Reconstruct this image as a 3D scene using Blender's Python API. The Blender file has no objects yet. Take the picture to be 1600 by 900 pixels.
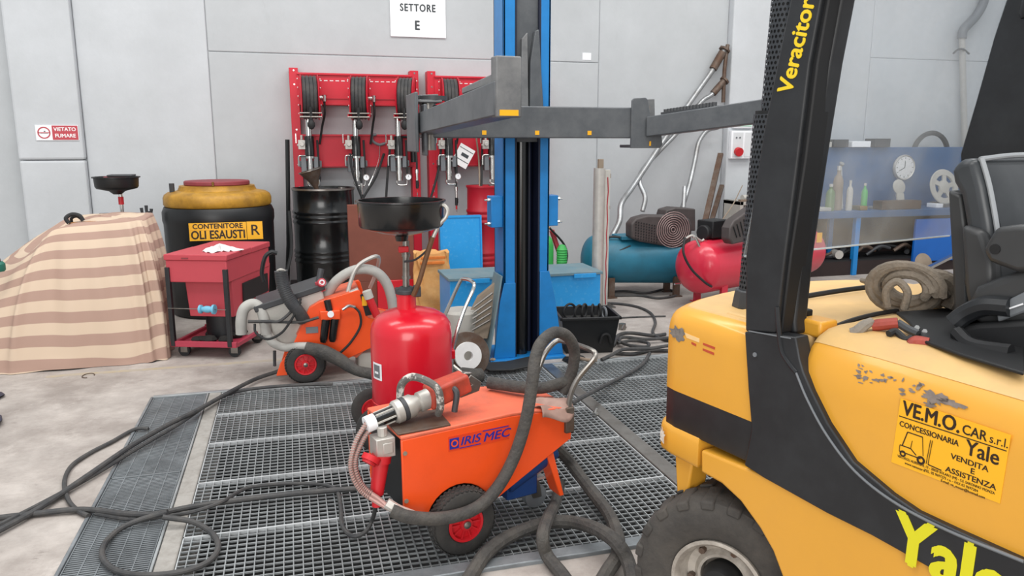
import bpy, bmesh, math, random
from mathutils import Vector, Matrix
random.seed(7)
PI = math.pi
scn = bpy.context.scene
COL = scn.collection

# ---------------------------------------------------------------- camera
cam_data = bpy.data.cameras.new('camera')
cam_data.sensor_width = 36.0
cam_data.lens = 27.0
cam_data.clip_start = 0.05
cam = bpy.data.objects.new('camera', cam_data)
COL.objects.link(cam)
cam.location = (0, 0, 1.5)
cam.rotation_euler = (math.radians(90 - 10.76), 0, math.radians(-15.9))
scn.camera = cam

# ---------------------------------------------------------------- light
world = bpy.data.worlds.new('overcast_hall')
scn.world = world
world.use_nodes = True
bg = world.node_tree.nodes['Background']
bg.inputs[0].default_value = (0.95, 0.97, 1.0, 1)
bg.inputs[1].default_value = 0.50

def skylight(name, loc, size_x, size_y, power, rot=(0, 0, 0), color=(1, 0.98, 0.95)):
    d = bpy.data.lights.new(name, 'AREA')
    d.shape = 'RECTANGLE'; d.size = size_x; d.size_y = size_y
    d.energy = power; d.color = color
    o = bpy.data.objects.new(name, d); COL.objects.link(o)
    o.location = loc; o.rotation_euler = rot
    return o
# roof lights running across the hall, and the open hall door behind the photographer
skylight('roof_light', (1.5, 4.6, 6.6), 12, 1.3, 330)
skylight('roof_light', (1.5, 0.6, 6.6), 12, 1.3, 330)
skylight('hall_door_light', (-3.0, -7.0, 3.0), 6, 5, 420, (math.radians(80), 0, math.radians(-20)))

scn.view_settings.view_transform = 'Standard'
scn.view_settings.look = 'None'
scn.view_settings.exposure = 0.35
scn.view_settings.gamma = 1.0
scn.view_settings.use_curve_mapping = False

# ---------------------------------------------------------------- materials
def lin(h):
    h = h.lstrip('#')
    out = []
    for i in (0, 2, 4):
        c = int(h[i:i+2], 16) / 255
        out.append(c / 12.92 if c <= 0.04045 else ((c + 0.055) / 1.055) ** 2.4)
    return out + [1.0]

def mat(name, hexc, rough=0.5, metal=0.0, var=0.06, scale=6.0, bump=0.0, bscale=60.0,
        dirt=None, damt=0.0, dscale=4.0, coat=0.0, rvar=0.0, spec=0.5, dsharp=0.12):
    m = bpy.data.materials.new(name); m.use_nodes = True
    nt = m.node_tree; N = nt.nodes; L = nt.links
    p = N['Principled BSDF']
    c = lin(hexc)
    p.inputs['Roughness'].default_value = rough
    p.inputs['Metallic'].default_value = metal
    p.inputs['Specular IOR Level'].default_value = spec
    p.inputs['Coat Weight'].default_value = coat
    p.inputs['Coat Roughness'].default_value = 0.12
    tc = N.new('ShaderNodeTexCoord')
    no = N.new('ShaderNodeTexNoise'); no.inputs['Scale'].default_value = scale
    no.inputs['Detail'].default_value = 6; no.inputs['Roughness'].default_value = 0.62
    L.new(tc.outputs['Object'], no.inputs['Vector'])
    rp = N.new('ShaderNodeValToRGB')
    rp.color_ramp.elements[0].position = 0.3; rp.color_ramp.elements[1].position = 0.7
    rp.color_ramp.elements[0].color = [x * (1 - var) for x in c[:3]] + [1]
    rp.color_ramp.elements[1].color = [min(1, x * (1 + var)) for x in c[:3]] + [1]
    L.new(no.outputs['Fac'], rp.inputs['Fac'])
    out = rp.outputs['Color']
    if dirt:
        n2 = N.new('ShaderNodeTexNoise'); n2.inputs['Scale'].default_value = dscale
        n2.inputs['Detail'].default_value = 9; n2.inputs['Roughness'].default_value = 0.7
        L.new(tc.outputs['Object'], n2.inputs['Vector'])
        r2 = N.new('ShaderNodeValToRGB')
        r2.color_ramp.elements[0].position = 0.62 - 0.3 * damt - dsharp
        r2.color_ramp.elements[1].position = 0.62 - 0.3 * damt + dsharp
        L.new(n2.outputs['Fac'], r2.inputs['Fac'])
        mu = N.new('ShaderNodeMath'); mu.operation = 'MULTIPLY'; mu.inputs[1].default_value = min(1, damt * 1.4)
        L.new(r2.outputs['Color'], mu.inputs[0])
        mx = N.new('ShaderNodeMix'); mx.data_type = 'RGBA'
        L.new(mu.outputs[0], mx.inputs[0]); L.new(out, mx.inputs[6])
        mx.inputs[7].default_value = lin(dirt)
        out = mx.outputs[2]
    L.new(out, p.inputs['Base Color'])
    if rvar:
        mr = N.new('ShaderNodeMapRange')
        mr.inputs[3].default_value = max(0.02, rough - rvar); mr.inputs[4].default_value = min(1, rough + rvar)
        L.new(no.outputs['Fac'], mr.inputs[0]); L.new(mr.outputs[0], p.inputs['Roughness'])
    if bump:
        n3 = N.new('ShaderNodeTexNoise'); n3.inputs['Scale'].default_value = bscale
        n3.inputs['Detail'].default_value = 5
        L.new(tc.outputs['Object'], n3.inputs['Vector'])
        b = N.new('ShaderNodeBump'); b.inputs['Strength'].default_value = bump; b.inputs['Distance'].default_value = 0.01
        L.new(n3.outputs['Fac'], b.inputs['Height']); L.new(b.outputs[0], p.inputs['Normal'])
    return m

M = {}
M['wall'] = mat('precast_concrete', '#bfc3c6', 0.85, var=0.05, scale=1.1, bump=0.12, bscale=25, dirt='#a9adaf', damt=0.5, dscale=1.6, dsharp=0.3)
M['wall_white'] = mat('precast_concrete_pale', '#c9cdd1', 0.85, var=0.05, scale=1.6, bump=0.12, bscale=30, dirt='#b2b6b8', damt=0.45, dscale=1.9, dsharp=0.3)
M['joint'] = mat('joint_mortar', '#8f9294', 0.9, var=0.1)
M['floor'] = mat('floor_concrete', '#b8b1ab', 0.75, var=0.16, scale=3.0, bump=0.25, bscale=40, dirt='#7d746e', damt=0.5, dscale=2.6, dsharp=0.15)
M['strip'] = mat('kerb_concrete', '#a9a6a1', 0.8, var=0.15, scale=9, dirt='#77736d', damt=0.5, dscale=9, bump=0.2)
M['pit'] = mat('pit_sludge', '#0a0b0c', 0.8, var=0.5, scale=7)
M['galv'] = mat('galvanised_steel', '#a9aeb0', 0.45, 0.4, var=0.12, scale=20, dirt='#6c6f70', damt=0.4, dscale=5)
M['galv_dark'] = mat('galvanised_steel_oily', '#8b9195', 0.5, 0.4, var=0.15, scale=14, dirt='#55595c', damt=0.4, dscale=4)
M['galv_edge'] = mat('galvanised_steel_bright', '#d3d7d9', 0.4, 0.2, var=0.1, scale=14, dirt='#8f9395', damt=0.3, dscale=6)
M['steel'] = mat('bare_steel', '#9b9893', 0.35, 0.85, var=0.12, scale=18, dirt='#5d5650', damt=0.4, dscale=9)
M['chrome'] = mat('bright_steel', '#c9c9c6', 0.22, 0.95, var=0.06)
M['rust_steel'] = mat('rusty_steel', '#6c625a', 0.6, 0.5, var=0.25, scale=14, dirt='#5a3c28', damt=0.5, dscale=10)
M['alu'] = mat('dull_aluminium', '#c2bfb9', 0.45, 0.5, var=0.1, scale=12)
M['lift_blue'] = mat('lift_blue_paint', '#1a7fc6', 0.38, var=0.05, scale=3, dirt='#155f96', damt=0.25, dscale=5)
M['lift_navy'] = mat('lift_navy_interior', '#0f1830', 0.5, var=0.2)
M['blue_light'] = mat('light_blue_paint', '#2497dc', 0.4, var=0.05, scale=4, dirt='#7fbde4', damt=0.12, dscale=30, dsharp=0.03)
M['blue_chest_top'] = mat('dusty_blue_paint', '#5f8290', 0.7, var=0.15, scale=5, dirt='#7d8a8c', damt=0.5, dscale=4)
M['arm'] = mat('arm_grey_paint', '#52565a', 0.42, var=0.12, scale=5, dirt='#6d6f70', damt=0.3, dscale=5)
M['arm_side'] = mat('arm_grey_worn', '#66686a', 0.5, var=0.15, scale=7, dirt='#8a8a88', damt=0.3, dscale=7)
M['black'] = mat('black_plastic', '#17191b', 0.42, var=0.15, scale=6)
M['black_gloss'] = mat('black_gloss_paint', '#121415', 0.25, var=0.15, scale=6, coat=0.3)
M['rubber'] = mat('black_rubber', '#222324', 0.7, var=0.2, scale=8)
M['hose'] = mat('hose_rubber', '#37383a', 0.65, var=0.2, scale=12, dirt='#5a5753', damt=0.35, dscale=14)
M['sleeve'] = mat('hose_textile_sleeve', '#3d3c3b', 0.85, var=0.25, scale=30, bump=0.5, bscale=90, dirt='#5c5852', damt=0.4, dscale=12)
M['yellow'] = mat('forklift_yellow', '#dea034', 0.36, var=0.04, scale=3, coat=0.25, dirt='#c48d35', damt=0.18, dscale=6)
M['yellow_dusty'] = mat('forklift_yellow_dusty', '#d9b273', 0.55, var=0.07, scale=4, dirt='#b99a6e', damt=0.4, dscale=3, rvar=0.1)
M['fork_black'] = mat('forklift_black', '#1b1d20', 0.45, var=0.1, scale=6, dirt='#2f3235', damt=0.3, dscale=9)
M['fork_dark'] = mat('forklift_dark_inner', '#141517', 0.6, var=0.2)
M['sticker_yellow'] = mat('sticker_yellow', '#f2b21d', 0.4, var=0.02)
M['text_yellow'] = mat('lettering_yellow', '#e8c81e', 0.45, var=0.02)
M['text_yellow_green'] = mat('lettering_lemon', '#d9d21c', 0.45, var=0.02)
M['text_black'] = mat('lettering_black', '#2a190a', 0.5, var=0.0)
M['text_grey'] = mat('lettering_charcoal', '#3b4144', 0.6, var=0.0)
M['text_white'] = mat('lettering_white', '#f2f2f2', 0.5, var=0.0)
M['text_blue'] = mat('lettering_blue', '#2d2c8e', 0.4, var=0.0)
M['white'] = mat('white_board', '#eef0f3', 0.5, var=0.02)
M['paper'] = mat('white_paper', '#e9e9e8', 0.8, var=0.05, scale=20)
M['red'] = mat('tank_red_paint', '#d3152a', 0.28, var=0.04, scale=4, coat=0.4)
M['red_rack'] = mat('rack_red_paint', '#c81e33', 0.45, var=0.06, scale=3)
M['red_dull'] = mat('trolley_red_paint', '#c04550', 0.55, var=0.07, scale=5, dirt='#a33b44', damt=0.3, dscale=5)
M['red_dark'] = mat('dark_red_paint', '#a32130', 0.5, var=0.08)
M['red_plastic'] = mat('red_plastic', '#c61f28', 0.4, var=0.05)
M['red_drum'] = mat('drum_red_paint', '#b31a2c', 0.4, var=0.07, scale=5)
M['maroon'] = mat('maroon_plastic', '#8e3b42', 0.6, var=0.1, dirt='#6d2b30', damt=0.35)
M['orange'] = mat('orange_paint', '#f0531c', 0.38, var=0.04, scale=4, coat=0.2, dirt='#c8421a', damt=0.15, dscale=6)
M['orange_top'] = mat('orange_paint_dusty', '#e0694a', 0.55, var=0.08, scale=8, dirt='#9b5a48', damt=0.35, dscale=9)
M['pale_chip'] = mat('bare_metal_chip', '#86807a', 0.5, 0.4, var=0.3, scale=60)
M['brown_board'] = mat('brown_oxide_paint', '#7c4536', 0.7, var=0.08, scale=4, dirt='#6a382c', damt=0.4, dscale=3)
M['tan_sack'] = mat('orange_kraft_sack', '#d6a569', 0.8, var=0.12, scale=6, dirt='#c07f3c', damt=0.4, dscale=7, bump=0.4, bscale=14)
M['oil_yellow'] = mat('oil_stained_yellow', '#c2912c', 0.5, var=0.12, scale=6, dirt='#6f4d18', damt=0.45, dscale=5)
M['white_tank'] = mat('greyed_white_plastic', '#c2c0b9', 0.55, var=0.1, scale=5, dirt='#98948c', damt=0.4, dscale=5)
M['grey_hose'] = mat('grey_ribbed_hose', '#a9a8a3', 0.55, var=0.1, scale=9)
M['grey_dark'] = mat('dark_grey_plastic', '#3b3d40', 0.5, var=0.12)
M['grey_mid'] = mat('mid_grey_plastic', '#6f7377', 0.5, var=0.1)
M['teal'] = mat('worn_teal_paint', '#2581a0', 0.45, var=0.15, scale=3, dirt='#1c3f45', damt=0.5, dscale=2.2, dsharp=0.25)
M['comp_red'] = mat('compressor_red_paint', '#cf2a42', 0.3, var=0.05, coat=0.3)
M['comp_grey'] = mat('belt_guard_grey', '#4c4645', 0.55, 0.2, var=0.15, scale=9)
M['grille'] = mat('grille_pink_wire', '#b39a98', 0.5, 0.3, var=0.1)
M['brass'] = mat('brass', '#a8864a', 0.35, 0.9)
M['green'] = mat('green_cylinder', '#3fae55', 0.45, var=0.08)
M['green_pale'] = mat('exit_sign_green', '#bfe3d0', 0.4, var=0.02)
M['bench_blue'] = mat('bench_blue_paint', '#2c5d8f', 0.55, var=0.12, scale=4, dirt='#1f4468', damt=0.4)
M['panel_blue'] = mat('bench_panel_blue', '#0f5fb4', 0.45, var=0.05)
M['glass'] = mat('glass_green', '#5d7a4b', 0.2, var=0.1)
M['coil'] = mat('dusty_rope_hose', '#8b8072', 0.9, var=0.15, scale=25, bump=0.4, bscale=120, dirt='#5b544b', damt=0.25, dscale=45)
M['rag'] = mat('grey_rag', '#8d867c', 0.95, var=0.2, scale=20, bump=0.5, bscale=50)
M['seat'] = mat('seat_vinyl', '#3a3d40', 0.33, var=0.1, scale=8, dirt='#474a4c', damt=0.3)
M['seat_plastic'] = mat('seat_side_plastic', '#3a3b3c', 0.4, var=0.1)
M['tyre'] = mat('tyre_rubber_dusty', '#3a3836', 0.85, var=0.2, scale=9, dirt='#5a554f', damt=0.4, dscale=6, bump=0.3)
M['tyre_dark'] = mat('tyre_rubber', '#2a2a2a', 0.8, var=0.2, scale=12, dirt='#4c4843', damt=0.35, dscale=10)
M['rim'] = mat('rim_cream_paint', '#b9b2a8', 0.55, 0.1, var=0.15, scale=14, dirt='#6a6158', damt=0.4, dscale=10)
M['pink_spring'] = mat('coated_spring', '#b58f88', 0.5, 0.4, var=0.1)
M['blue_spool'] = mat('pale_blue_plastic', '#6fb3cf', 0.5, var=0.05)
M['soil'] = mat('oily_black_debris', '#232220', 0.9, var=0.4, scale=14, bump=0.6, bscale=40)
M['wood'] = mat('grey_timber', '#8a7a6a', 0.8, var=0.2, scale=8)
M['tan'] = mat('dusty_tan', '#8b7d6d', 0.8, var=0.15)
M['navy_box'] = mat('navy_case', '#22263c', 0.5, var=0.1)

# ---------------------------------------------------------------- mesh tools
WM = {}          # world matrix of every object
def wm(o): return WM[o.name] if o else Matrix()

def basis(origin, right, up):
    r = Vector(right).normalized(); u = Vector(up).normalized()
    n = r.cross(u).normalized(); u = n.cross(r)
    m = Matrix((r, u, n)).transposed().to_4x4()
    m.translation = Vector(origin)
    return m

def smooth_path(pts, res=6, closed=False):
    P = [Vector(p) for p in pts]
    if len(P) < 3 or res < 2: return P
    out = []; n = len(P)
    rng = range(n) if closed else range(n - 1)
    for i in rng:
        p1 = P[i]; p2 = P[(i + 1) % n]
        p0 = P[i - 1] if (i > 0 or closed) else p1 + (p1 - p2)
        p3 = P[(i + 2) % n] if (i + 2 < n or closed) else p2 + (p2 - p1)
        for k in range(res):
            t = k / res
            out.append(0.5 * ((2 * p1) + (p2 - p0) * t + (2 * p0 - 5 * p1 + 4 * p2 - p3) * t * t + (3 * p1 - p0 - 3 * p2 + p3) * t ** 3))
    if not closed: out.append(P[-1])
    return out

class MB:
    def __init__(s, m=None): s.v = []; s.f = []; s.m = m or Matrix()
    def at(s, m): s.m = m; return s
    def add(s, vs, fs):
        b = len(s.v)
        s.v += [s.m @ Vector(v) for v in vs]
        s.f += [tuple(i + b for i in f) for f in fs]
        return s
    def box(s, x0, x1, y0, y1, z0, z1):
        return s.add([(x0,y0,z0),(x1,y0,z0),(x1,y1,z0),(x0,y1,z0),(x0,y0,z1),(x1,y0,z1),(x1,y1,z1),(x0,y1,z1)],
                     [(3,2,1,0),(4,5,6,7),(0,1,5,4),(1,2,6,5),(2,3,7,6),(3,0,4,7)])
    def hexa(s, b4, t4):
        return s.add(list(b4) + list(t4), [(3,2,1,0),(4,5,6,7),(0,1,5,4),(1,2,6,5),(2,3,7,6),(3,0,4,7)])
    def bar(s, p, q, w, h, up=(0,0,1)):
        p = Vector(p); q = Vector(q); d = (q - p).normalized(); u = Vector(up)
        if abs(d.dot(u)) > 0.98: u = Vector((0,1,0))
        r = d.cross(u).normalized() * w / 2; u = r.cross(d).normalized() * h / 2
        return s.hexa([p-r-u, p+r-u, p+r+u, p-r+u], [q-r-u, q+r-u, q+r+u, q-r+u])
    def prism(s, poly, a, b, axis='y'):
        n = len(poly)
        f = {'y': lambda u, v, t: (u, t, v), 'x': lambda u, v, t: (t, u, v), 'z': lambda u, v, t: (u, v, t)}[axis]
        vs = [f(u, v, a) for u, v in poly] + [f(u, v, b) for u, v in poly]
        ar = sum(poly[i][0]*poly[(i+1)%n][1] - poly[(i+1)%n][0]*poly[i][1] for i in range(n))
        fs = [(i, (i+1)%n, n+(i+1)%n, n+i) for i in range(n)]
        fs += [tuple(range(n-1, -1, -1)), tuple(range(n, 2*n))]
        flip = (ar < 0) != (axis == 'y') != (b < a)
        if flip: fs = [tuple(reversed(q)) for q in fs]
        return s.add(vs, fs)
    def ring(s, c, d, r, n):
        d = Vector(d).normalized()
        a = Vector((0,0,1)) if abs(d.z) < 0.9 else Vector((1,0,0))
        x = d.cross(a).normalized(); y = d.cross(x).normalized()
        return [Vector(c) + r * (x * math.cos(2*PI*i/n) + y * math.sin(2*PI*i/n)) for i in range(n)]
    def cyl(s, p, q, r, r2=None, n=20, caps=True):
        p = Vector(p); q = Vector(q); d = q - p
        r2 = r if r2 is None else r2
        vs = s.ring(p, d, r, n) + s.ring(q, d, r2, n)
        fs = [(i, n+i, n+(i+1)%n, (i+1)%n) for i in range(n)]
        if caps: fs += [tuple(range(n)), tuple(range(2*n-1, n-1, -1))]
        return s.add(vs, fs)
    def tube(s, pts, r, n=8, res=6, closed=False, smooth=True, flat=1.0):
        P = smooth_path(pts, res, closed) if smooth else [Vector(p) for p in pts]
        m = len(P)
        R = r if isinstance(r, (list, tuple)) else None
        def rad(i):
            if R is None: return r
            t = i / max(1, m-1) * (len(R)-1); k = min(int(t), len(R)-2); t -= k
            return R[k]*(1-t) + R[k+1]*t
        vs = []; prev = None
        for i in range(m):
            if closed: d = P[(i+1)%m] - P[i-1]
            else: d = P[min(i+1,m-1)] - P[max(i-1,0)]
            d.normalize()
            if prev is None:
                a = Vector((0,0,1)) if abs(d.z) < 0.9 else Vector((1,0,0))
                prev = d.cross(a).normalized()
            x = (prev - d * prev.dot(d)).normalized(); prev = x
            y = d.cross(x)
            vs += [P[i] + rad(i) * (x*math.cos(2*PI*k/n) + y*math.sin(2*PI*k/n)*flat) for k in range(n)]
        fs = []
        for i in range(m if closed else m-1):
            a = i*n; b = ((i+1)%m)*n
            fs += [(a+k, a+(k+1)%n, b+(k+1)%n, b+k) for k in range(n)]
        if not closed: fs += [tuple(range(n-1,-1,-1)), tuple(range((m-1)*n, m*n))]
        return s.add(vs, fs)
    def lathe(s, prof, n=32, m=None, ang=2*PI):
        old = s.m
        if m is not None: s.m = old @ m
        full = abs(ang - 2*PI) < 1e-6
        k = n if full else n + 1
        vs = []
        for r, z in prof:
            vs += [(r*math.cos(ang*i/n), r*math.sin(ang*i/n), z) for i in range(k)]
        fs = []
        for j in range(len(prof)-1):
            for i in range(n):
                a = j*k+i; b = j*k+(i+1)%k
                fs.append((a, b, b+k, a+k))
        s.add(vs, fs); s.m = old
        return s
    def grid(s, fn, nu, nv, closeu=False):
        ku = nu if closeu else nu + 1
        vs = [fn(i/nu, j/nv) for j in range(nv+1) for i in range(ku)]
        fs = []
        for j in range(nv):
            for i in range(nu):
                a = j*ku+i; b = j*ku+(i+1)%ku
                fs.append((a, b, b+ku, a+ku))
        return s.add(vs, fs)
    def ball(s, c, r, n=12, sq=(1,1,1)):
        c = Vector(c)
        return s.grid(lambda u, v: c + Vector((r*sq[0]*math.cos(2*PI*u)*math.sin(PI*v), r*sq[1]*math.sin(2*PI*u)*math.sin(PI*v), -r*sq[2]*math.cos(PI*v))), n, max(4, n//2), True)
    def obj(s, name, material, parent=None, world=False, smooth=True, bevel=0.0, seg=2, angle=35, subsurf=0, kind=None, solid=0.0):
        me = bpy.data.meshes.new(name)
        vs = s.v
        if world and parent:
            inv = wm(parent).inverted(); vs = [inv @ v for v in vs]
        me.from_pydata([tuple(v) for v in vs], [], s.f)
        me.validate()
        bm = bmesh.new(); bm.from_mesh(me); bmesh.ops.recalc_face_normals(bm, faces=bm.faces); bm.to_mesh(me); bm.free()
        return link_mesh(name, me, material, parent, smooth, bevel, seg, angle, subsurf, kind, solid)

def link_mesh(name, me, material, parent=None, smooth=True, bevel=0.0, seg=2, angle=35, subsurf=0, kind=None, solid=0.0):
    if smooth:
        me.polygons.foreach_set('use_smooth', [True]*len(me.polygons))
        if not subsurf: me.set_sharp_from_angle(angle=math.radians(angle))
    mm = M[material] if isinstance(material, str) else material
    if not me.materials: me.materials.append(mm)
    o = bpy.data.objects.new(name, me); COL.objects.link(o)
    if parent: o.parent = parent; WM[o.name] = wm(parent).copy()
    else: WM[o.name] = Matrix()
    if solid:
        q = o.modifiers.new('solid', 'SOLIDIFY'); q.thickness = solid
    if subsurf:
        q = o.modifiers.new('sub', 'SUBSURF'); q.levels = subsurf; q.render_levels = subsurf
    if bevel:
        q = o.modifiers.new('bevel', 'BEVEL'); q.width = bevel; q.segments = seg
        q.limit_method = 'ANGLE'; q.angle_limit = math.radians(40)
    if kind: o['kind'] = kind
    return o

def thing(name, label, cat, loc=(0,0,0), rz=0.0, group=None):
    o = bpy.data.objects.new(name, None); COL.objects.link(o)
    o.empty_display_size = 0.1
    o.location = loc; o.rotation_euler = (0, 0, rz)
    WM[o.name] = Matrix.Translation(Vector(loc)) @ Matrix.Rotation(rz, 4, 'Z')
    return tag(o, label, cat, group)
def tag(o, label, cat, group=None):
    o['label'] = label; o['category'] = cat
    if group: o['group'] = group
    return o
def struct(o):
    o['kind'] = 'structure'; return o

def lone(mb, name, material, label, cat, base=None, group=None, **kw):
    """a thing that is one mesh, with its origin at its base"""
    if base is None:
        xs = [v.x for v in mb.v]; ys = [v.y for v in mb.v]
        base = ((min(xs)+max(xs))/2, (min(ys)+max(ys))/2, min(v.z for v in mb.v))
    b = Vector(base)
    mb.v = [v - b for v in mb.v]
    o = mb.obj(name, material, None, **kw)
    o.location = b; WM[o.name] = Matrix.Translation(b)
    return tag(o, label, cat, group)

def text(s, size, material, parent, m, world=False, name='lettering', align='CENTER', bold=0.0, xs=1.0, extrude=0.0006, space=1.0, shear=0.0):
    cu = bpy.data.curves.new('txt', 'FONT')
    cu.body = s; cu.size = size; cu.align_x = align; cu.align_y = 'CENTER'
    cu.extrude = extrude; cu.space_character = space; cu.shear = shear
    cu.resolution_u = 3
    to = bpy.data.objects.new('txt', cu)
    me = bpy.data.meshes.new_from_object(to)
    bpy.data.objects.remove(to); bpy.data.curves.remove(cu)
    if bold:
        b_ = bmesh.new(); b_.from_mesh(me)
        src = list(b_.verts) + list(b_.edges) + list(b_.faces)
        for kk, (dx, dy) in enumerate(((bold, 0), (-bold, 0), (0, bold*0.7), (0, -bold*0.7))):
            g = bmesh.ops.duplicate(b_, geom=src)['geom']
            bmesh.ops.translate(b_, vec=(dx, dy, -0.00006*(kk+1)), verts=[v for v in g if isinstance(v, bmesh.types.BMVert)])
        b_.to_mesh(me); b_.free()
    mm = m @ Matrix.Diagonal((xs, 1, 1, 1))
    if world and parent: mm = wm(parent).inverted() @ mm
    me.transform(mm)
    me.materials.clear()
    me.name = name
    return link_mesh(name, me, material, parent, smooth=False)

def dup_tree(o, parent=None):
    c = o.copy(); COL.objects.link(c); c.parent = parent
    WM[c.name] = wm(o).copy()
    for ch in list(o.children): dup_tree(ch, c)
    return c
def chip(poly, y, material, name, parent, axis='y', world=False):
    mb = MB(); mb.prism(poly, y, y + 0.0012, axis); return mb.obj(name, material, parent, world=world, smooth=False)
def blob(cx, cz, rx, rz, n=22, jit=0.35, seed=1):
    r = random.Random(seed); out = []
    for i in range(n):
        a = 2*PI*i/n; k = 1 + r.uniform(-jit, jit)
        out.append((cx + rx*k*math.cos(a), cz + rz*k*math.sin(a)))
    return out

# ================================================================ the setting
PX0, PX1, PY0, PY1 = -0.86, 2.70, 2.47, 4.80      # the pit opening
YW = 8.1                                           # face of the rear wall

def fine_marks(m, hexc, scale, lo, hi, amt, stretch):
    nt = m.node_tree; N = nt.nodes; L = nt.links; p = N['Principled BSDF']
    src = p.inputs['Base Color'].links[0].from_socket
    tc = N.new('ShaderNodeTexCoord'); mp = N.new('ShaderNodeMapping'); mp.inputs['Scale'].default_value = stretch
    no = N.new('ShaderNodeTexNoise'); no.inputs['Scale'].default_value = scale; no.inputs['Detail'].default_value = 8; no.inputs['Roughness'].default_value = 0.75
    L.new(tc.outputs['Object'], mp.inputs[0]); L.new(mp.outputs[0], no.inputs['Vector'])
    mr = N.new('ShaderNodeMapRange'); mr.inputs[1].default_value = lo; mr.inputs[2].default_value = hi; mr.inputs[4].default_value = amt
    L.new(no.outputs['Fac'], mr.inputs[0])
    mx = N.new('ShaderNodeMix'); mx.data_type = 'RGBA'; L.new(mr.outputs[0], mx.inputs[0]); L.new(src, mx.inputs[6]); mx.inputs[7].default_value = lin(hexc)
    L.new(mx.outputs[2], p.inputs['Base Color'])
fine_marks(M['floor'], '#5d544e', 5.5, 0.60, 0.72, 0.75, (1.0, 2.2, 1))
fine_marks(M['floor'], '#cfc8c2', 3.0, 0.58, 0.75, 0.5, (1.6, 1, 1))
fine_marks(M['wall'], '#a3a6a7', 9.0, 0.60, 0.80, 0.45, (1, 1, 0.35))
fine_marks(M['wall_white'], '#b5b8ba', 9.0, 0.60, 0.80, 0.45, (1, 1, 0.35))
mb = MB()
T = -0.25
mb.box(-7, PX0, -6, YW+0.3, T, 0); mb.box(PX1, 12, -6, YW+0.3, T, 0)
mb.box(PX0, PX1, PY1, YW+0.3, T, 0); mb.box(PX0, PX1, -6, PY0, T, 0)
floor = struct(mb.obj('floor', 'floor', smooth=False))
mb = MB(); mb.box(PX0-0.2, PX1+0.2, PY0-0.2, PY1+0.2, -0.75, -0.7)
for a in ((PX0-0.2,PX0,PY0,PY1),(PX1,PX1+0.2,PY0,PY1),(PX0-0.2,PX1+0.2,PY0-0.2,PY0),(PX0-0.2,PX1+0.2,PY1,PY1+0.2)): mb.box(*a, -0.7, -0.25)
pit = struct(mb.obj('floor_pit', 'pit', smooth=False))
pit['label'] = 'dark oily service pit under the steel gratings'
# kerbs and steel strips between the gratings
o = struct(MB().box(-0.545, -0.475, PY0, PY1, -0.3, 0.004).obj('trim_1', 'strip', bevel=0.006)); o['label'] = 'pale concrete kerb beside the narrow grating'
o = struct(MB().box(-0.557, -0.547, PY0, PY1, -0.06, 0.008).obj('trim_2', 'galv', bevel=0.002)); o['label'] = 'bright steel edge of the concrete kerb'
o = struct(MB().box(1.575, 1.655, PY0, PY1, -0.3, 0.010).obj('trim_3', 'steel', bevel=0.003)); o['label'] = 'flat steel strip between two gratings'
o = struct(MB().box(-0.86, PX1, PY0-0.05, PY0+0.012, -0.06, 0.016).obj('trim_4', 'galv_dark', bevel=0.004)); o['label'] = 'dark steel edge beam of the pit'
o = struct(MB().box(-0.86, PX1, PY1-0.012, PY1+0.02, -0.06, 0.010).obj('trim_5', 'galv', bevel=0.003))
o = struct(MB().box(-0.872, -0.858, PY0, PY1, -0.06, 0.008).obj('trim_6', 'galv_dark', bevel=0.003))

def grating(x0, x1, y0, y1, px, py, label, wx=0.004, wy=0.005, m='galv', dx=0.012, dz=0.0):
    t = thing('floor_grating', label, 'grating', ((x0+x1)/2, (y0+y1)/2, -0.035), 0, 'steel gratings over the service pit')
    zt = dz
    fr = MB()
    g = 0.001; w = 0.0035
    fr.box(x0+g, x1-g, y0+g, y0+g+w, -0.014, zt+0.002); fr.box(x0+g, x1-g, y1-g-w, y1-g, -0.014, zt+0.002)
    fr.box(x0+g, x0+g+w, y0+g, y1-g, -0.014, zt+0.002); fr.box(x1-g-w, x1-g, y0+g, y1-g, -0.014, zt+0.002)
    fr.obj('frame', 'galv_edge' if m != 'galv_dark' else 'galv_dark', t, world=True, smooth=False)
    b = MB(); n = max(1, round((x1-x0)/px))
    for i in range(1, n):
        x = x0 + (x1-x0)*i/n; b.box(x-wx/2, x+wx/2, y0+g, y1-g, -dx, zt)
    b.obj('bearing_bars', m, t, world=True, smooth=False, kind='stuff')
    b = MB(); n = max(1, round((y1-y0)/py))
    for i in range(1, n):
        y = y0 + (y1-y0)*i/n; b.box(x0+g, x1-g, y-wy/2, y+wy/2, -0.008, zt-0.0015)
    b.obj('cross_bars', m, t, world=True, smooth=False, kind='stuff')
    return t
ys = [PY0+0.014, 2.97, 3.47, 3.95, 4.39, PY1-0.014]
names = ['first', 'second', 'third', 'fourth', 'fifth']
for i in range(5):
    grating(-0.472, 1.572, ys[i], ys[i+1], 0.034, 0.036,
            'square mesh steel grating under the orange carts, %s from the dark edge beam' % names[i])
for i in range(5):
    grating(1.658, PX1-0.005, ys[i], ys[i+1], 0.034, 0.036,
            'square mesh steel grating between flat strip and forklift, %s from the edge beam' % names[i])
for i, (a, b) in enumerate(((PY0+0.014, 3.63), (3.63, PY1-0.014))):
    grating(-0.856, -0.560, a, b, 0.062, 0.0155, 'narrow grating of close set bars by pale kerb, %s' % ['under the coiled loop of black hose', 'under two crossing black hoses'][i],
            wx=0.004, wy=0.007, m='galv_dark')

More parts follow.
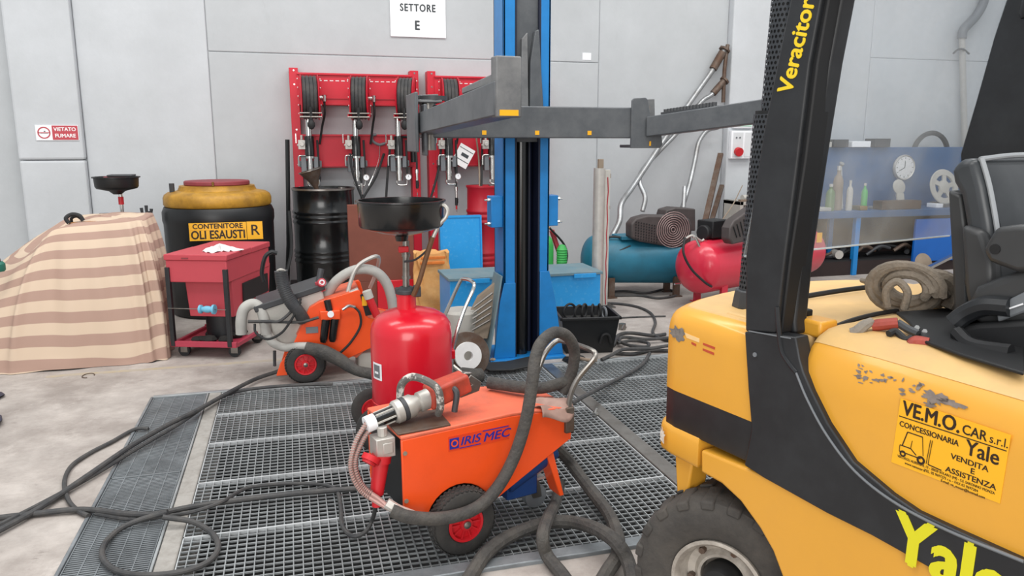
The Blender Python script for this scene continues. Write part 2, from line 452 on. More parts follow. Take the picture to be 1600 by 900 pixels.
# ---- rear wall: precast panels, columns and joints
mb = MB(); mb.box(-7, 12, YW+0.012, YW+0.3, 0, 6.5)
wall = struct(mb.obj('wall_back', 'wall', smooth=False))
def panel(x0, x1, z0, z1, y, m='wall', bev=0.008):
    o = MB().box(x0, x1, y, YW+0.07, z0, z1).obj('wall_panel', m, wall, bevel=bev, smooth=False); return o
zj = 2.345
panel(-7, -2.375, 0, 6.5, YW+0.004)
panel(-2.37, -1.83, 0, 1.335, YW-0.085, 'wall_white', 0.02); panel(-2.37, -1.83, 1.340, 6.5, YW-0.09, 'wall_white', 0.02)
panel(-1.827, -0.704, 0, 6.5, YW-0.01, 'wall_white', 0.012)
panel(-0.699, 3.289, 0.0, zj, YW); panel(-0.699, 3.289, zj+0.006, 6.5, YW)
panel(3.295, 4.86, 0, 6.5, YW)
panel(4.865, 5.75, 0, 6.5, YW-0.10, 'wall_white', 0.015)
panel(5.76, 6.82, 0, 6.5, YW)
panel(6.826, 12, 0, 2.50, YW); panel(6.826, 12, 2.506, 6.5, YW)
# pale repaired patches and small box on the joint
MB().box(3.10, 3.20, YW-0.003, YW, 2.375, 2.45).obj('wall_patch', 'white', wall, smooth=False)
# faint yellow line across the workshop floor
M['yline'] = mat('faded_yellow_line', '#b3a27d', 0.8, var=0.1, scale=8, dirt='#a89f92', damt=0.7, dscale=6)
o = struct(MB().box(-1.6, 0.4, 5.42, 5.47, 0.0, 0.0015).obj('trim_8', 'yline', smooth=False)); o['label'] = 'faded yellow floor line'

# ================================================================ two-post lift
L = thing('vehicle_lift_post', 'tall blue two-post vehicle lift column with grey swing arms on a yoke', 'vehicle lift', (1.53, 5.1, 0))
W = dict(world=True)
zt = 4.2
# C-shaped column: two flanges, web, side walls
MB().box(1.366, 1.446, 5.00, 5.02, 0.0, zt).box(1.366, 1.382, 5.00, 5.24, 0.0, zt).obj('column_flange', 'lift_blue', L, bevel=0.004, **W)
MB().box(1.622, 1.690, 5.00, 5.02, 0.0, zt).box(1.674, 1.690, 5.00, 5.24, 0.0, zt).obj('column_flange', 'lift_blue', L, bevel=0.004, **W)
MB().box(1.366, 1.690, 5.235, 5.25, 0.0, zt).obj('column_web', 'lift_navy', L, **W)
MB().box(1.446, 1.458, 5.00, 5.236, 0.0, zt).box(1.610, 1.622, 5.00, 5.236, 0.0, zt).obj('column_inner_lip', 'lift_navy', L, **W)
MB().box(1.26, 1.80, 4.93, 5.36, 0.0, 0.02).obj('base_plate', 'lift_blue', L, bevel=0.003, **W)
# flared foot plates
MB().prism([(1.446,0.02),(1.29,0.02),(1.335,0.42),(1.366,0.55),(1.446,0.55)], 4.985, 5.0).obj('foot_gusset', 'lift_blue', L, bevel=0.003, **W)
MB().prism([(1.622,0.02),(1.80,0.02),(1.735,0.42),(1.69,0.62),(1.622,0.62)], 4.985, 5.0).obj('foot_gusset', 'lift_blue', L, bevel=0.003, **W)
MB().hexa([(1.24,4.96,0.02),(1.252,4.96,0.02),(1.252,5.2,0.02),(1.24,5.2,0.02)], [(1.345,4.99,0.60),(1.357,4.99,0.60),(1.357,5.2,0.60),(1.345,5.2,0.60)]).obj('side_gusset', 'blue_chest_top', L, bevel=0.003, **W)
# bolted side brackets
for x0, x1 in ((1.285, 1.366), (1.690, 1.762)):
    b = MB().box(x0, x1, 5.02, 5.14, 0.93, 1.14).obj('side_bracket', 'lift_blue', L, bevel=0.004, **W)
    for z in (0.955, 1.115):
        xo = x0 if x0 < 1.4 else x1
        d = -1 if x0 < 1.4 else 1
        MB().cyl((xo, 5.05, z), (xo+0.02*d, 5.05, z), 0.012, n=6).cyl((xo+0.012*d, 5.05, z), (xo+0.04*d, 5.05, z), 0.006, n=8).obj('bolt', 'chrome', b, **W)
# hydraulic ram and the carriage
MB().cyl((1.515, 5.09, 0.02), (1.515, 5.09, 1.55), 0.048, n=24).obj('hydraulic_cylinder', 'black_gloss', L, **W)
MB().cyl((1.585, 5.13, 0.02), (1.585, 5.13, 1.55), 0.018, n=12).obj('hydraulic_pipe', 'lift_navy', L, **W)
MB().box(1.462, 1.612, 5.03, 5.16, 1.50, 4.0).obj('carriage_slide', 'arm', L, bevel=0.004, **W)
MB().prism([(1.478,1.72),(1.535,1.72),(1.525,2.20),(1.49,2.16)], 4.985, 5.03).obj('carriage_plate', 'arm_side', L, bevel=0.004, **W)
MB().prism([(1.54,1.72),(1.635,1.72),(1.60,2.22),(1.575,2.21),(1.545,2.02)], 4.975, 5.03).obj('carriage_plate', 'arm', L, bevel=0.004, **W)
# yoke
yk = MB().box(0.80, 2.24, 4.80, 4.965, 1.525, 1.725).obj('yoke_beam', 'arm', L, bevel=0.008, seg=3, **W)
for x in (1.185, 1.535, 1.895):
    MB().box(x-0.014, x+0.014, 4.7975, 4.7995, 1.545, 1.572).obj('yellow_marker', 'sticker_yellow', yk, smooth=False, **W)

# left arm, swung towards the photographer
P0 = Vector((0.80, 4.84)); P1 = Vector((0.928, 3.32))
d2 = (P1 - P0).normalized(); n2 = Vector((-d2.y, d2.x))
def arm_box(name, m, s0, s1, w, z00, z01, z10, z11, bev=0.006, o=P0, d=d2, n=n2, dw=0.0, parent=L):
    def c(s, k, z): q = o + d*s + n*(k*w/2 + dw); return (q.x, q.y, z)
    return MB().hexa([c(s0,-1,z00), c(s0,1,z00), c(s0,1,z01), c(s0,-1,z01)], [c(s1,-1,z10), c(s1,1,z10), c(s1,1,z11), c(s1,-1,z11)]).obj(name, m, parent, world=True, bevel=bev)
len1 = (P1-P0).length
al = arm_box('swing_arm', 'arm', 0.05, len1, 0.13, 1.545, 1.665, 1.612, 1.760)
arm_box('arm_end_post', 'arm_side', len1-0.06, len1+0.012, 0.118, 1.606, 1.865, 1.606, 1.865)
arm_box('yellow_marker', 'sticker_yellow', len1+0.012, len1+0.0135, 0.088, 1.613, 1.638, 1.613, 1.638, bev=0)
arm_box('arm_extension', 'arm_side', len1-0.55, len1-0.06, 0.085, 1.735, 1.765, 1.755, 1.80)
# pads and clevis of the left arm
MB().box(0.722, 0.742, 4.62, 4.98, 1.44, 1.79).obj('clevis_plate', 'arm', L, bevel=0.006, **W)
MB().box(0.772, 0.79, 4.60, 4.72, 1.42, 1.72).obj('clevis_plate', 'arm', L, bevel=0.006, **W)
MB().box(0.74, 0.90, 4.70, 4.98, 1.735, 1.75).prism([(0.745,1.745),(0.93,1.745),(0.925,1.80),(0.76,1.79)], 4.96, 4.975).obj('pivot_bracket', 'arm_side', L, bevel=0.003, **W)
MB().cyl((0.84, 4.84, 1.45), (0.84, 4.84, 1.76), 0.045, n=20).obj('pivot_pin', 'steel', L, **W)
g = MB()
for k in range(14):
    a = PI*0.05 + PI*0.9*k/13
    g.box(-0.008, 0.008, -0.006, 0.006, -0.014, 0.014)
    for v in range(8):
        i = len(g.v)-8+v; p = g.v[i]
        g.v[i] = Vector((0.86 + 0.085*math.cos(a) + p.x, 4.78 + 0.085*math.sin(a) + p.y, 1.765 + p.z))
g.cyl((0.86,4.78,1.750),(0.86,4.78,1.775), 0.082, n=24).obj('gear_ring', 'grey_dark', L, kind='stuff', **W)
# right arm
R0 = Vector((2.30, 4.86)); R1 = Vector((2.86, 4.15))
d3 = (R1-R0).normalized(); n3 = Vector((-d3.y, d3.x)); len2 = (R1-R0).length
arm_box('swing_arm', 'arm', 0.06, len2, 0.13, 1.535, 1.665, 1.625, 1.765, o=R0, d=d3, n=n3)
arm_box('arm_extension', 'arm', 0.45, len2+0.06, 0.09, 1.60, 1.69, 1.64, 1.75, o=R0, d=d3, n=n3)
MB().prism([(2.185,1.46),(2.185,1.77),(2.20,1.785),(2.285,1.79),(2.30,1.775),(2.335,1.62),(2.40,1.60),(2.42,1.48),(2.40,1.46)], 4.785, 4.80).obj('clevis_plate', 'arm', L, bevel=0.004, **W)
MB().prism([(2.29,1.62),(2.43,1.62),(2.42,1.79),(2.31,1.785)], 4.93, 4.95).obj('pivot_bracket', 'arm_side', L, bevel=0.004, **W)
MB().box(2.19, 2.40, 4.79, 4.98, 1.462, 1.482).obj('clevis_plate', 'arm', L, bevel=0.004, **W)
MB().cyl((2.31, 4.87, 1.46), (2.31, 4.87, 1.74), 0.045, n=20).obj('pivot_pin', 'steel', L, **W)
g = MB()
for k in range(16):
    s = 0.17 + 0.022*k; q = R0 + d3*s
    zz = 1.672 + 0.1*(s/len2)
    g.cyl((q.x, q.y, zz), (q.x, q.y, zz+0.022), 0.016, n=6)
q0 = R0 + d3*0.15; q1 = R0 + d3*0.56
g.bar((q0.x,q0.y,1.685), (q1.x,q1.y,1.72), 0.075, 0.014).obj('toothed_rack', 'grey_dark', L, kind='stuff', **W)
for x in (2.325, 2.41):
    MB().box(x-0.006, x+0.006, 4.782, 4.7845, 1.475 if x < 2.4 else 1.60, 1.505 if x < 2.4 else 1.63).obj('yellow_marker', 'sticker_yellow', L, smooth=False, **W)
q = R0 + d3*(len2-0.02)
MB().cyl((q.x,q.y,1.765), (q.x,q.y,1.80), 0.06, n=20).obj('lifting_pad', 'rubber', L, **W)

# ================================================================ hose reel racks on the wall
def rack(x0, x1, label, z_lo=0.10):
    t = thing('hose_reel_rack', label, 'rack', ((x0+x1)/2, 7.97, z_lo))
    y0, y1 = 7.955, 8.085
    for a in (x0, x1-0.085):
        up = MB().box(a, a+0.085, y0, y1, z_lo, 2.205).obj('upright', 'red_rack', t, bevel=0.004, **W)
        b = MB()
        for z in (2.18, 2.05, 1.62, 1.28, 1.06, 1.0, 0.94):
            b.cyl((a+0.045, y0-0.003, z), (a+0.045, y0+0.002, z), 0.009, n=8)
        b.obj('bolts', 'chrome', up, kind='stuff', **W)
    for z0, z1 in ((1.855, 2.16), (1.25, 1.575)):
        p = MB().box(x0+0.07, x1-0.07, y0-0.012, y1, z0, z1).box(x0+0.07, x1-0.07, y0-0.03, y0-0.012, z0, z0+0.02)
        p = p.box(x0+0.07, x1-0.07, y0-0.03, y0-0.012, z1-0.02, z1).obj('back_panel', 'red_rack', t, bevel=0.003, **W)
        if z1 > 2:
            s = MB(); n = int((x1-x0-0.3)/0.055)
            for k in range(n):
                x = x0 + 0.16 + 0.055*k
                s.box(x, x+0.034, y0-0.0145, y0-0.011, 2.085, 2.093)
            s.obj('slot_row', 'paper', p, smooth=False, kind='stuff', **W)
            MB().box(x0+0.07, x1-0.07, y0-0.02, y0-0.012, z0+0.06, z0+0.066).obj('crease', 'red_dark', p, smooth=False, **W)
        else:
            MB().box(x0+0.07, x1-0.07, y0-0.034, y0-0.03, z0+0.005, z0+0.016).obj('lower_lip', 'red_dark', p, smooth=False, **W)
    return t
rack(0.03, 1.285, 'red steel wall rack holding three hose reels behind the black drum')
rack(1.375, 2.63, 'red steel wall rack behind the blue lift column')

def reel(x, rz, label):
    t = thing('hose_reel', label, 'hose reel', (x, 7.72, 1.70), rz, 'black hose reels on the red racks')
    c = 0.215
    for s in (-1, 1):
        mx = Matrix.Translation((s*0.078, 0, c)) @ Matrix.Rotation(PI/2, 4, 'Y')
        MB().lathe([(0.05,-0.003),(0.205,-0.003),(0.212,0.004),(0.205,0.008),(0.05,0.008),(0.05,-0.003)], 32, mx).obj('side_plate', 'red_rack', t)
        MB().bar((s*0.098, 0.03, c+0.2), (s*0.098, 0.03, c-0.17), 0.05, 0.008, up=(1,0,0)).obj('bracket_arm', 'red_rack', t, bevel=0.002)
        b = MB()
        for k in range(5): b.cyl((s*0.10, 0.0, c+0.17-0.08*k), (s*0.108, 0.0, c+0.17-0.08*k), 0.007, n=6)
        b.obj('bolts', 'paper', t, kind='stuff')
    h = MB()
    for j in range(4):
        xx = -0.051 + 0.034*j
        for rr in (0.185, 0.155):
            h.tube([(xx, rr*math.cos(a*PI/12), c + rr*math.sin(a*PI/12)) for a in range(24)], 0.0175, n=6, closed=True, smooth=False)
    h.obj('hose_coil', 'hose', t, kind='stuff')
    mx = Matrix.Translation((0, 0, c)) @ Matrix.Rotation(PI/2, 4, 'Y')
    MB().lathe([(0,-0.075),(0.13,-0.075),(0.13,0.075),(0,0.075)], 24, mx).obj('drum_core', 'red_dark', t)
    MB().cyl((0.07,0,c),(0.15,0,c),0.018,n=10).cyl((0.135,0,c-0.035),(0.135,0,c+0.025),0.022,n=10).obj('swivel_fitting', 'chrome', t)
    MB().cyl((-0.10,-0.19,0.03),(0.10,-0.19,0.03),0.009,n=8).cyl((-0.10,-0.19,0.065),(0.10,-0.19,0.065),0.007,n=8).obj('guide_roller', 'steel', t)
    MB().bar((-0.098,0.03,0.06),(-0.098,-0.19,0.04),0.008,0.03).bar((0.098,0.03,0.06),(0.098,-0.19,0.04),0.008,0.03).obj('guide_arm', 'red_rack', t)
    MB().ball((0.0,-0.18,-0.04),0.036,10,(1,1,1.3)).cyl((0,-0.18,-0.01),(0,-0.19,0.12),0.016,n=8).obj('hose_stop', 'rubber', t)
    MB().box(-0.03,0.03,0.18,0.222,c-0.05,c+0.15).obj('wall_bracket', 'red_dark', t)
    MB().tube([(0.135,0,c-0.03),(0.135,0.02,c-0.15),(0.11,0.1,-0.05),(0.08,0.16,-0.22)], 0.0115, n=7).obj('supply_hose', 'rubber', t)
    return t
reel(0.205, 0.0, 'hose reel on the red rack above the pump with the tin funnel')
reel(0.672, -0.16, 'hose reel between two others in the middle of the three-reel rack')
reel(1.125, -0.28, 'hose reel turned aside, behind the pivot of the grey swing arm')
reel(1.555, -0.10, 'hose reel on the rack beside the blue lift column, above the white card')

def pump(x, label, gauge=True, valve=True):
    t = thing('oil_pump', label, 'pump', (x, 7.80, 1.12), 0, 'air operated oil pumps below the hose reels')
    MB().cyl((0,0,0.44),(0,0,0.60),0.030,n=16).cyl((0,0,0.60),(0,0,0.615),0.034,n=16).obj('upper_cylinder', 'chrome', t)
    MB().lathe([(0,0.245),(0.042,0.245),(0.046,0.25),(0.046,0.43),(0.042,0.437),(0,0.44)],20).obj('air_motor', 'black_gloss', t)
    MB().cyl((0,0,0.10),(0,0,0.245),0.026,n=16).cyl((0,0,0.0),(0,0,0.10),0.032,n=16).cyl((0,0,0.225),(0,0,0.245),0.045,n=16).cyl((0,0,0.07),(0,0,0.085),0.036,n=16).obj('pump_tube', 'chrome', t)
    MB().box(-0.10,0.11,0.04,0.143,0.14,0.20).box(-0.085,-0.035,-0.01,0.06,0.09,0.25).box(0.035,0.075,-0.01,0.06,0.13,0.24).obj('mounting_bracket', 'grey_mid', t, bevel=0.004)
    if valve:
        MB().box(-0.105,-0.035,-0.02,0.03,0.31,0.40).cyl((-0.07,-0.03,0.36),(-0.07,-0.05,0.36),0.022,n=12).cyl((-0.07,0,0.40),(-0.07,0,0.445),0.013,n=10).cyl((-0.115,0,0.35),(-0.03,0,0.35),0.012,n=10).obj('air_regulator', 'alu', t, bevel=0.004)
        MB().tube([(-0.04,-0.01,0.25),(-0.085,-0.02,0.25),(-0.105,-0.02,0.24),(-0.108,-0.02,0.19),(-0.108,-0.02,0.15)],0.008,n=8,res=4).obj('air_pipe', 'chrome', t)
        MB().box(-0.128,-0.118,-0.01,0.01,0.37,0.46).obj('valve_lever', 'chrome', t)
    MB().cyl((-0.025,0,-0.02),(-0.025,0,0.0),0.012,n=8).tube([(-0.025,0,0),(-0.025,0,-0.03),(0.0,0,-0.045),(0.06,-0.01,-0.045),(0.075,-0.01,-0.03),(0.075,-0.01,0.02)],0.009,n=8,res=3).obj('outlet_pipe', 'chrome', t)
    MB().cyl((0.08,0,0.0),(0.08,0,0.12),0.010,n=8).cyl((0.08,0,0.02),(0.08,0,0.05),0.015,n=8).cyl((0.08,0,0.12),(0.075,0,0.40),0.011,n=8).obj('delivery_hose', 'rubber', t)
    if gauge:
        mx = Matrix.Translation((0.085,-0.02,0.035)) @ Matrix.Rotation(PI/2,4,'X')
        g = MB().lathe([(0,0),(0.034,0),(0.034,0.022),(0.030,0.026),(0,0.026)],20,mx).obj('pressure_gauge', 'chrome', t)
        MB().lathe([(0,0.0265),(0.027,0.0265)],20,mx).obj('dial', 'white', g)
        MB().box(0.084,0.087,-0.0478,-0.0472,0.035,0.056).obj('needle', 'text_black', g)
    return t
pump(0.185, 'chrome and black oil pump above the tin funnel on the black drum', gauge=False)
pump(0.628, 'chrome and black oil pump with gauge under the middle reel of the three-reel rack')
pump(1.045, 'chrome and black oil pump with gauge below the turned hose reel')
pump(1.553, 'chrome and black oil pump with dangling gun beside the white card')
pump(2.01, 'chrome and black oil pump above the slim red drum')

# oil guns and their hoses
def gun(x, z, label):
    t = thing('oil_gun', label, 'oil gun', (x, 7.78, z-0.16), 0, 'oil dispensing guns hanging from hoses')
    MB().cyl((0,0,0.09),(0,0,0.20),0.012,n=10).cyl((0,0,0.17),(0,0,0.21),0.017,n=10).obj('hose_coupling', 'chrome', t)
    MB().cyl((0,0,0.02),(0,0,0.10),0.015,n=10).box(-0.008,0.018,-0.008,0.008,0.04,0.09).obj('gun_body', 'black', t)
    MB().cyl((0,0,-0.02),(0,0,0.03),0.009,n=8).obj('nozzle', 'red_plastic', t)
    MB().cyl((0,0,-0.05),(0,0,-0.02),0.005,n=8).obj('spout', 'chrome', t)
    MB().tube([(0,0,0.20),(0.004,0.02,0.30),(0.0,0.06,0.42)],0.010,n=7).obj('gun_hose', 'rubber', t)
gun(0.665, 1.05, 'black oil gun with red nozzle tip hanging between two crossing hoses')
gun(1.22, 1.18, 'black oil gun with red tip hanging near the gap between the two red racks')
gun(1.622, 1.0, 'black oil gun with red tip dangling below the white card')
lone(MB().cyl((1.205,7.88,1.60),(1.205,7.88,1.44),0.035,n=14).cyl((1.205,7.88,1.44),(1.205,7.88,1.30),0.030,n=14).cyl((1.205,7.88,1.60),(1.205,7.88,1.66),0.016,n=10).cyl((1.07,7.88,1.55),(1.20,7.88,1.55),0.012,n=8),
     'air_filter', 'black', 'small black bowl air filter beside turned hose reel pump', 'air filter')
hoses = [([(0.589, 7.74, 1.08), (0.545, 7.76, 1.173), (0.63, 7.74, 1.016), (0.741, 7.7, 0.733)], 'black hose crossing behind the wide drain basin, running down right'),
         ([(0.906, 7.86, 1.387), (0.816, 7.8, 1.168), (0.693, 7.76, 0.983), (0.543, 7.72, 0.736)], 'black hose with silver end crossing another, running down left'),
         ([(0.965, 7.8, 1.481), (0.931, 7.8, 1.198), (0.89, 7.76, 0.819)], 'straight black hose hanging below the third oil pump'),
         ([(1.485, 7.82, 1.481), (1.437, 7.8, 1.193), (1.307, 7.74, 0.811)], 'thin black hose slanting in front of the second rack'),
         ([(1.92, 7.85, 1.545), (1.912, 7.85, 1.317), (1.842, 7.6, 1.004)], 'black hose going down into the red drum')]
hoses[0] = ([(0.567, 7.79, 1.389), (0.578, 7.76, 1.235), (0.642, 7.74, 1.016), (0.754, 7.7, 0.733)], hoses[0][1])
for pts, lab in hoses:
    lone(MB().tube(pts, 0.0125, n=7), 'air_hose', 'rubber', lab, 'hose')
lone(MB().tube([(0.875, 7.9, 1.481), (0.853, 7.86, 1.324), (0.785, 7.8, 1.168)],0.004,n=6).tube([(0.784, 7.79, 1.169), (0.736, 7.78, 1.075)],0.011,n=8),
     'grease_lance', 'chrome', 'thin silver lance hanging from the clamp on the rack', 'lance')
lone(MB().tube([(0.84, 7.9, 1.575), (0.802, 7.9, 1.563), (0.8, 7.9, 1.513), (0.862, 7.9, 1.475), (0.927, 7.9, 1.487)],0.014,n=8),
     'hose_clamp', 'grey_mid', 'grey C-shaped clamp fixed to the red rack', 'clamp')
lone(MB().tube([(1.86, 7.88, 1.545), (1.878, 7.85, 1.318), (1.833, 7.62, 1.003)],0.009,n=6),'dip_tube','tan','pale tan tube standing in the red drum','tube')
# white card hanging on rack
cm = basis((1.705, 7.8, 1.359), (0.87,0,-0.5), (0.5,0,0.87))
cd = lone(MB(cm).box(-0.085,0.085,-0.105,0.105,-0.003,0.003), 'instruction_card', 'paper', 'creased white instruction card hanging askew on the rack', 'card')
MB(cm).box(-0.08,0.08,-0.05,-0.042,0.0031,0.004).box(-0.08,0.08,0.065,0.072,0.0031,0.004).box(-0.03,0.05,-0.005,0.03,0.0031,0.004).obj('print', 'text_grey', cd, world=True, smooth=False)
# blue drip cable and tin funnel standing in the drum
F0 = thing('tin_funnel', 'battered tin funnel standing in the black drum', 'funnel', (0.222, 7.52, 1.079))
f = Vector((0.222, 7.52, 1.079)); top = Vector((0.193, 7.5, 1.235))
ax = basis(f, (1,0,0), (0,1,0)); ax = Matrix.Translation(f) @ Matrix.Rotation(-0.28,4,'Y')
MB(ax).lathe([(0.012,-0.12),(0.022,0.0),(0.05,0.07),(0.105,0.16),(0.108,0.165),(0.10,0.16),(0.045,0.07),(0.016,0.0),(0.008,-0.12)],24).obj('cone', 'rust_steel', F0, **W)
MB(ax).lathe([(0.103,0.16),(0.112,0.163),(0.112,0.172),(0.103,0.17)],24).obj('rim', 'steel', F0, **W)

# ================================================================ drums and containers
def drum_profile(r, h):
    p = [(0,0.015),(r-0.015,0.015),(r-0.012,0),(r,0),(r,0.02),(r-0.006,0.03)]
    def rib(z): return [(r-0.006,z-0.022),(r+0.004,z-0.008),(r+0.004,z+0.008),(r-0.006,z+0.022)]
    for z in (h*0.26,h*0.31,h*0.36): p += rib(z)
    for z in (h*0.66,h*0.71,h*0.76): p += rib(z)
    p += [(r-0.006,h-0.03),(r,h-0.02),(r,h),(r-0.012,h),(r-0.016,h-0.015),(0,h-0.015)]
    return p
def drum(loc, r, h, m, name, label):
    t = thing(name, label, 'drum', loc)
    MB().lathe(drum_profile(r, h), 48).obj('body', m, t, angle=50)
    MB().lathe([(r-0.004,h-0.016),(r+0.005,h-0.014),(r+0.005,h+0.002),(r-0.010,h+0.003)],48).obj('top_rim', 'steel' if m == 'black_gloss' else m, t)
    MB().cyl((r*0.6,0,h-0.014),(r*0.6,0,h+0.004),0.035,n=16).obj('bung', 'steel', t)
    return t
MB_ = MB().box(-0.35,0.35,-0.30,0.30,0.0,0.14)
MB_.v = [v + Vector((0.289,7.62,0)) for v in MB_.v]
lone(MB_, 'spill_pallet', 'black', 'low black spill pallet carrying the black oil drum', 'pallet', bevel=0.01)
drum((0.289,7.62,0.14), 0.292, 0.93, 'black_gloss', 'oil_drum', 'glossy black ribbed oil drum standing before the red rack')
drum((1.87,7.66,0.0), 0.165, 1.065, 'red_drum', 'oil_drum', 'slim red drum standing between blue cabinet door and lift column')
lone(MB().tube([(-0.017, 7.88, 1.524), (-0.037, 7.88, 1.019), (-0.058, 7.86, 0.518), (-0.09, 7.84, 0.137)],0.022,n=10,smooth=False), 'black_tube', 'black', 'upright thin black tube leaning beside the black oil drum', 'tube')
lone(MB().tube([(-0.034, 7.55, 0.859), (-0.034, 7.4, 0.514), (-0.096, 7.2, 0.308), (-0.155, 7.0, 0.2)],0.016,n=8), 'drain_hose', 'rubber', 'limp black hose hanging beside the black oil drum', 'hose')

# waste oil container
OC = thing('waste_oil_container', 'black round waste oil container with stained yellow top and red lid', 'container', (-0.635,7.32,0))
MB().lathe([(0,0),(0.43,0),(0.445,0.02),(0.455,0.30),(0.462,0.80),(0.470,0.83),(0.470,0.90),(0.45,0.945),(0.40,0.955),(0,0.955)],64).obj('body', 'black', OC, angle=40)
MB().lathe([(0.40,0.945),(0.44,0.95),(0.452,0.965),(0.452,1.02),(0.44,1.05),(0.41,1.07),(0.33,1.085),(0.315,1.115),(0.315,1.125),(0.24,1.128),(0,1.128)],64).obj('top_cap', 'oil_yellow', OC, angle=40)
lid = MB().lathe([(0,1.128),(0.268,1.128),(0.275,1.135),(0.275,1.158),(0.268,1.166),(0.20,1.168),(0,1.165)],48).obj('screw_lid', 'maroon', OC, angle=40)
MB().cyl((-0.01,-0.28,1.13),(-0.01,-0.28,1.165),0.010,n=8).obj('lid_latch', 'brass', lid)
MB().cyl((-0.36,-0.10,1.07),(-0.36,-0.10,1.15),0.022,n=10).obj('vent_pipe', 'grey_dark', OC)
sp = MB().box(-0.838,-0.386,6.838,6.845,0.690,0.838).obj('warning_plate', 'sticker_yellow', OC, smooth=False, **W)
rp = MB().box(-0.382,-0.256,6.838,6.845,0.690,0.840).obj('letter_plate', 'sticker_yellow', OC, smooth=False, **W)
text('CONTENITORE', 0.058, 'text_black', sp, basis((-0.612,6.8368,0.808),(1,0,0),(0,0,1)), world=True, bold=0.0018, xs=0.98)
text('OLI', 0.098, 'text_black', sp, basis((-0.826,6.8368,0.735),(1,0,0),(0,0,1)), world=True, bold=0.003, xs=0.80, align='LEFT')
text('ESAUSTI', 0.098, 'text_black', sp, basis((-0.396,6.8368,0.735),(1,0,0),(0,0,1)), world=True, bold=0.003, xs=0.80, align='RIGHT')
text('R', 0.125, 'text_black', rp, basis((-0.318,6.8368,0.765),(1,0,0),(0,0,1)), world=True, bold=0.0012)
MB().box(-0.838,-0.386,6.8365,6.838,0.779,0.781).obj('rule', 'sticker_yellow', sp, smooth=False, **W)

# small black cup with brushes by the container
BC = thing('brush_cup', 'small black cup of black handles beside the waste oil container', 'cup', (-1.208, 7.2, 0.797))
b = Vector((-1.208, 7.2, 0.797))
MB(Matrix.Translation(b)).lathe([(0,-0.85),(0.02,-0.85),(0.022,0.0),(0.045,0.07),(0.04,0.07),(0.02,0.0)],16).obj('cup', 'black', BC, **W)
for dx, hh in ((-0.03,0.15),(0.0,0.17),(0.03,0.14),(0.015,0.12)):
    MB().tube([b+Vector((dx*0.5,0,0.02)), b+Vector((dx*1.1,0,0.09)), b+Vector((dx*1.3,0,hh))], [0.006,0.010,0.014], n=8).obj('handle', 'grey_dark', BC, **W)
BC.location.z -= 0.0

# drain basin stand behind the draped cloth
DS = thing('oil_drain_stand', 'black round drain basin on a chrome pole behind the striped cloth', 'drain stand', (-1.31,6.64,0))
MB().lathe([(0,1.10),(0.03,1.10),(0.06,1.125),(0.145,1.145),(0.155,1.16),(0.160,1.225),(0.172,1.228),(0.172,1.236),(0.155,1.236),(0.148,1.16),(0,1.145)],40).obj('basin', 'black', DS, angle=45)
MB().cyl((0.02,0,0.5),(0.02,0,1.12),0.014,n=12).obj('pole', 'chrome', DS)
MB().cyl((0.02,0,1.02),(0.02,0,1.08),0.02,n=12).obj('collar', 'red_plastic', DS)
MB().box(-0.05,0.13,-0.08,0.08,1.238,1.252).obj('strainer_plate', 'grey_dark', DS, bevel=0.004)
MB().box(-0.08,0.10,-0.05,0.07,1.228,1.2375).obj('drip_tray', 'maroon', DS, bevel=0.003)
MB().cyl((0.02,0,0.0),(0.02,0,0.55),0.15,n=28).obj('reservoir', 'black', DS)
MB().box(-0.12,0.03,-0.12,-0.10,0.94,0.965).obj('handle_bar', 'navy_box', DS, bevel=0.004)

# brown sheet cabinet, blue door, sack
BR = thing('brown_board', 'tall brown painted board behind the drain basin', 'board', (0.74,6.95,0))
MB().box(0.462,1.04,6.92,6.98,0.26,0.955).obj('board', 'brown_board', BR, bevel=0.004, **W)
MB().box(0.70,1.04,6.90,6.96,0.0,0.265).obj('red_skirt', 'red', BR, bevel=0.004, **W)
MB().box(0.46,0.70,6.92,6.98,0.0,0.26).obj('foot_panel', 'brown_board', BR, bevel=0.004, **W)
BD = thing('metal_sheet', 'light blue sheet metal panel leaning behind the paper sack', 'metal sheet', (1.58,7.4,0))
MB().prism([(7.36,0.0),(7.40,0.0),(7.45,0.79),(7.41,0.79)],1.375,1.795,'x').obj('sheet','blue_light',BD,bevel=0.006,**W)
MB().prism([(7.352,0.0),(7.362,0.0),(7.412,0.79),(7.402,0.79)],1.375,1.392,'x').prism([(7.352,0.0),(7.362,0.0),(7.412,0.79),(7.402,0.79)],1.778,1.795,'x').prism([(7.401,0.77),(7.411,0.77),(7.412,0.79),(7.402,0.79)],1.375,1.795,'x').obj('folded_edge','blue_light',BD,**W)
SK = MB()
def sack(u, v):
    a = 2*PI*u; k = 1 - 0.30*v**3
    sx = 0.155*(abs(math.cos(a))**0.55)*(1 if math.cos(a) > 0 else -1)
    sy = 0.10*k*(abs(math.sin(a))**0.7)*(1 if math.sin(a) > 0 else -1)
    w = 0.010*math.sin(7*a+9*v) + 0.008*math.sin(13*v+3*a)
    return (1.18+sx*(1+0.06*math.sin(PI*v))+w, 6.80+sy+w, 0.53*v + 0.015*math.sin(5*a)*v)
SK.grid(sack, 40, 20, True)
n = len(SK.v); SK.v.append(Vector((1.18,6.80,0.52))); base = 20*40
SK.f += [(base+i, base+(i+1)%40, n) for i in range(40)]
sk = lone(SK, 'paper_sack', 'tan_sack', 'crumpled orange tan paper sack between brown board and blue chest', 'sack')
MB().box(1.06,1.28,6.685,6.70,0.43,0.455).box(1.07,1.29,6.69,6.70,0.475,0.50).obj('folded_band', mat('sack_print', '#c9702c', 0.8, var=0.2, scale=15), sk, world=True, bevel=0.004)

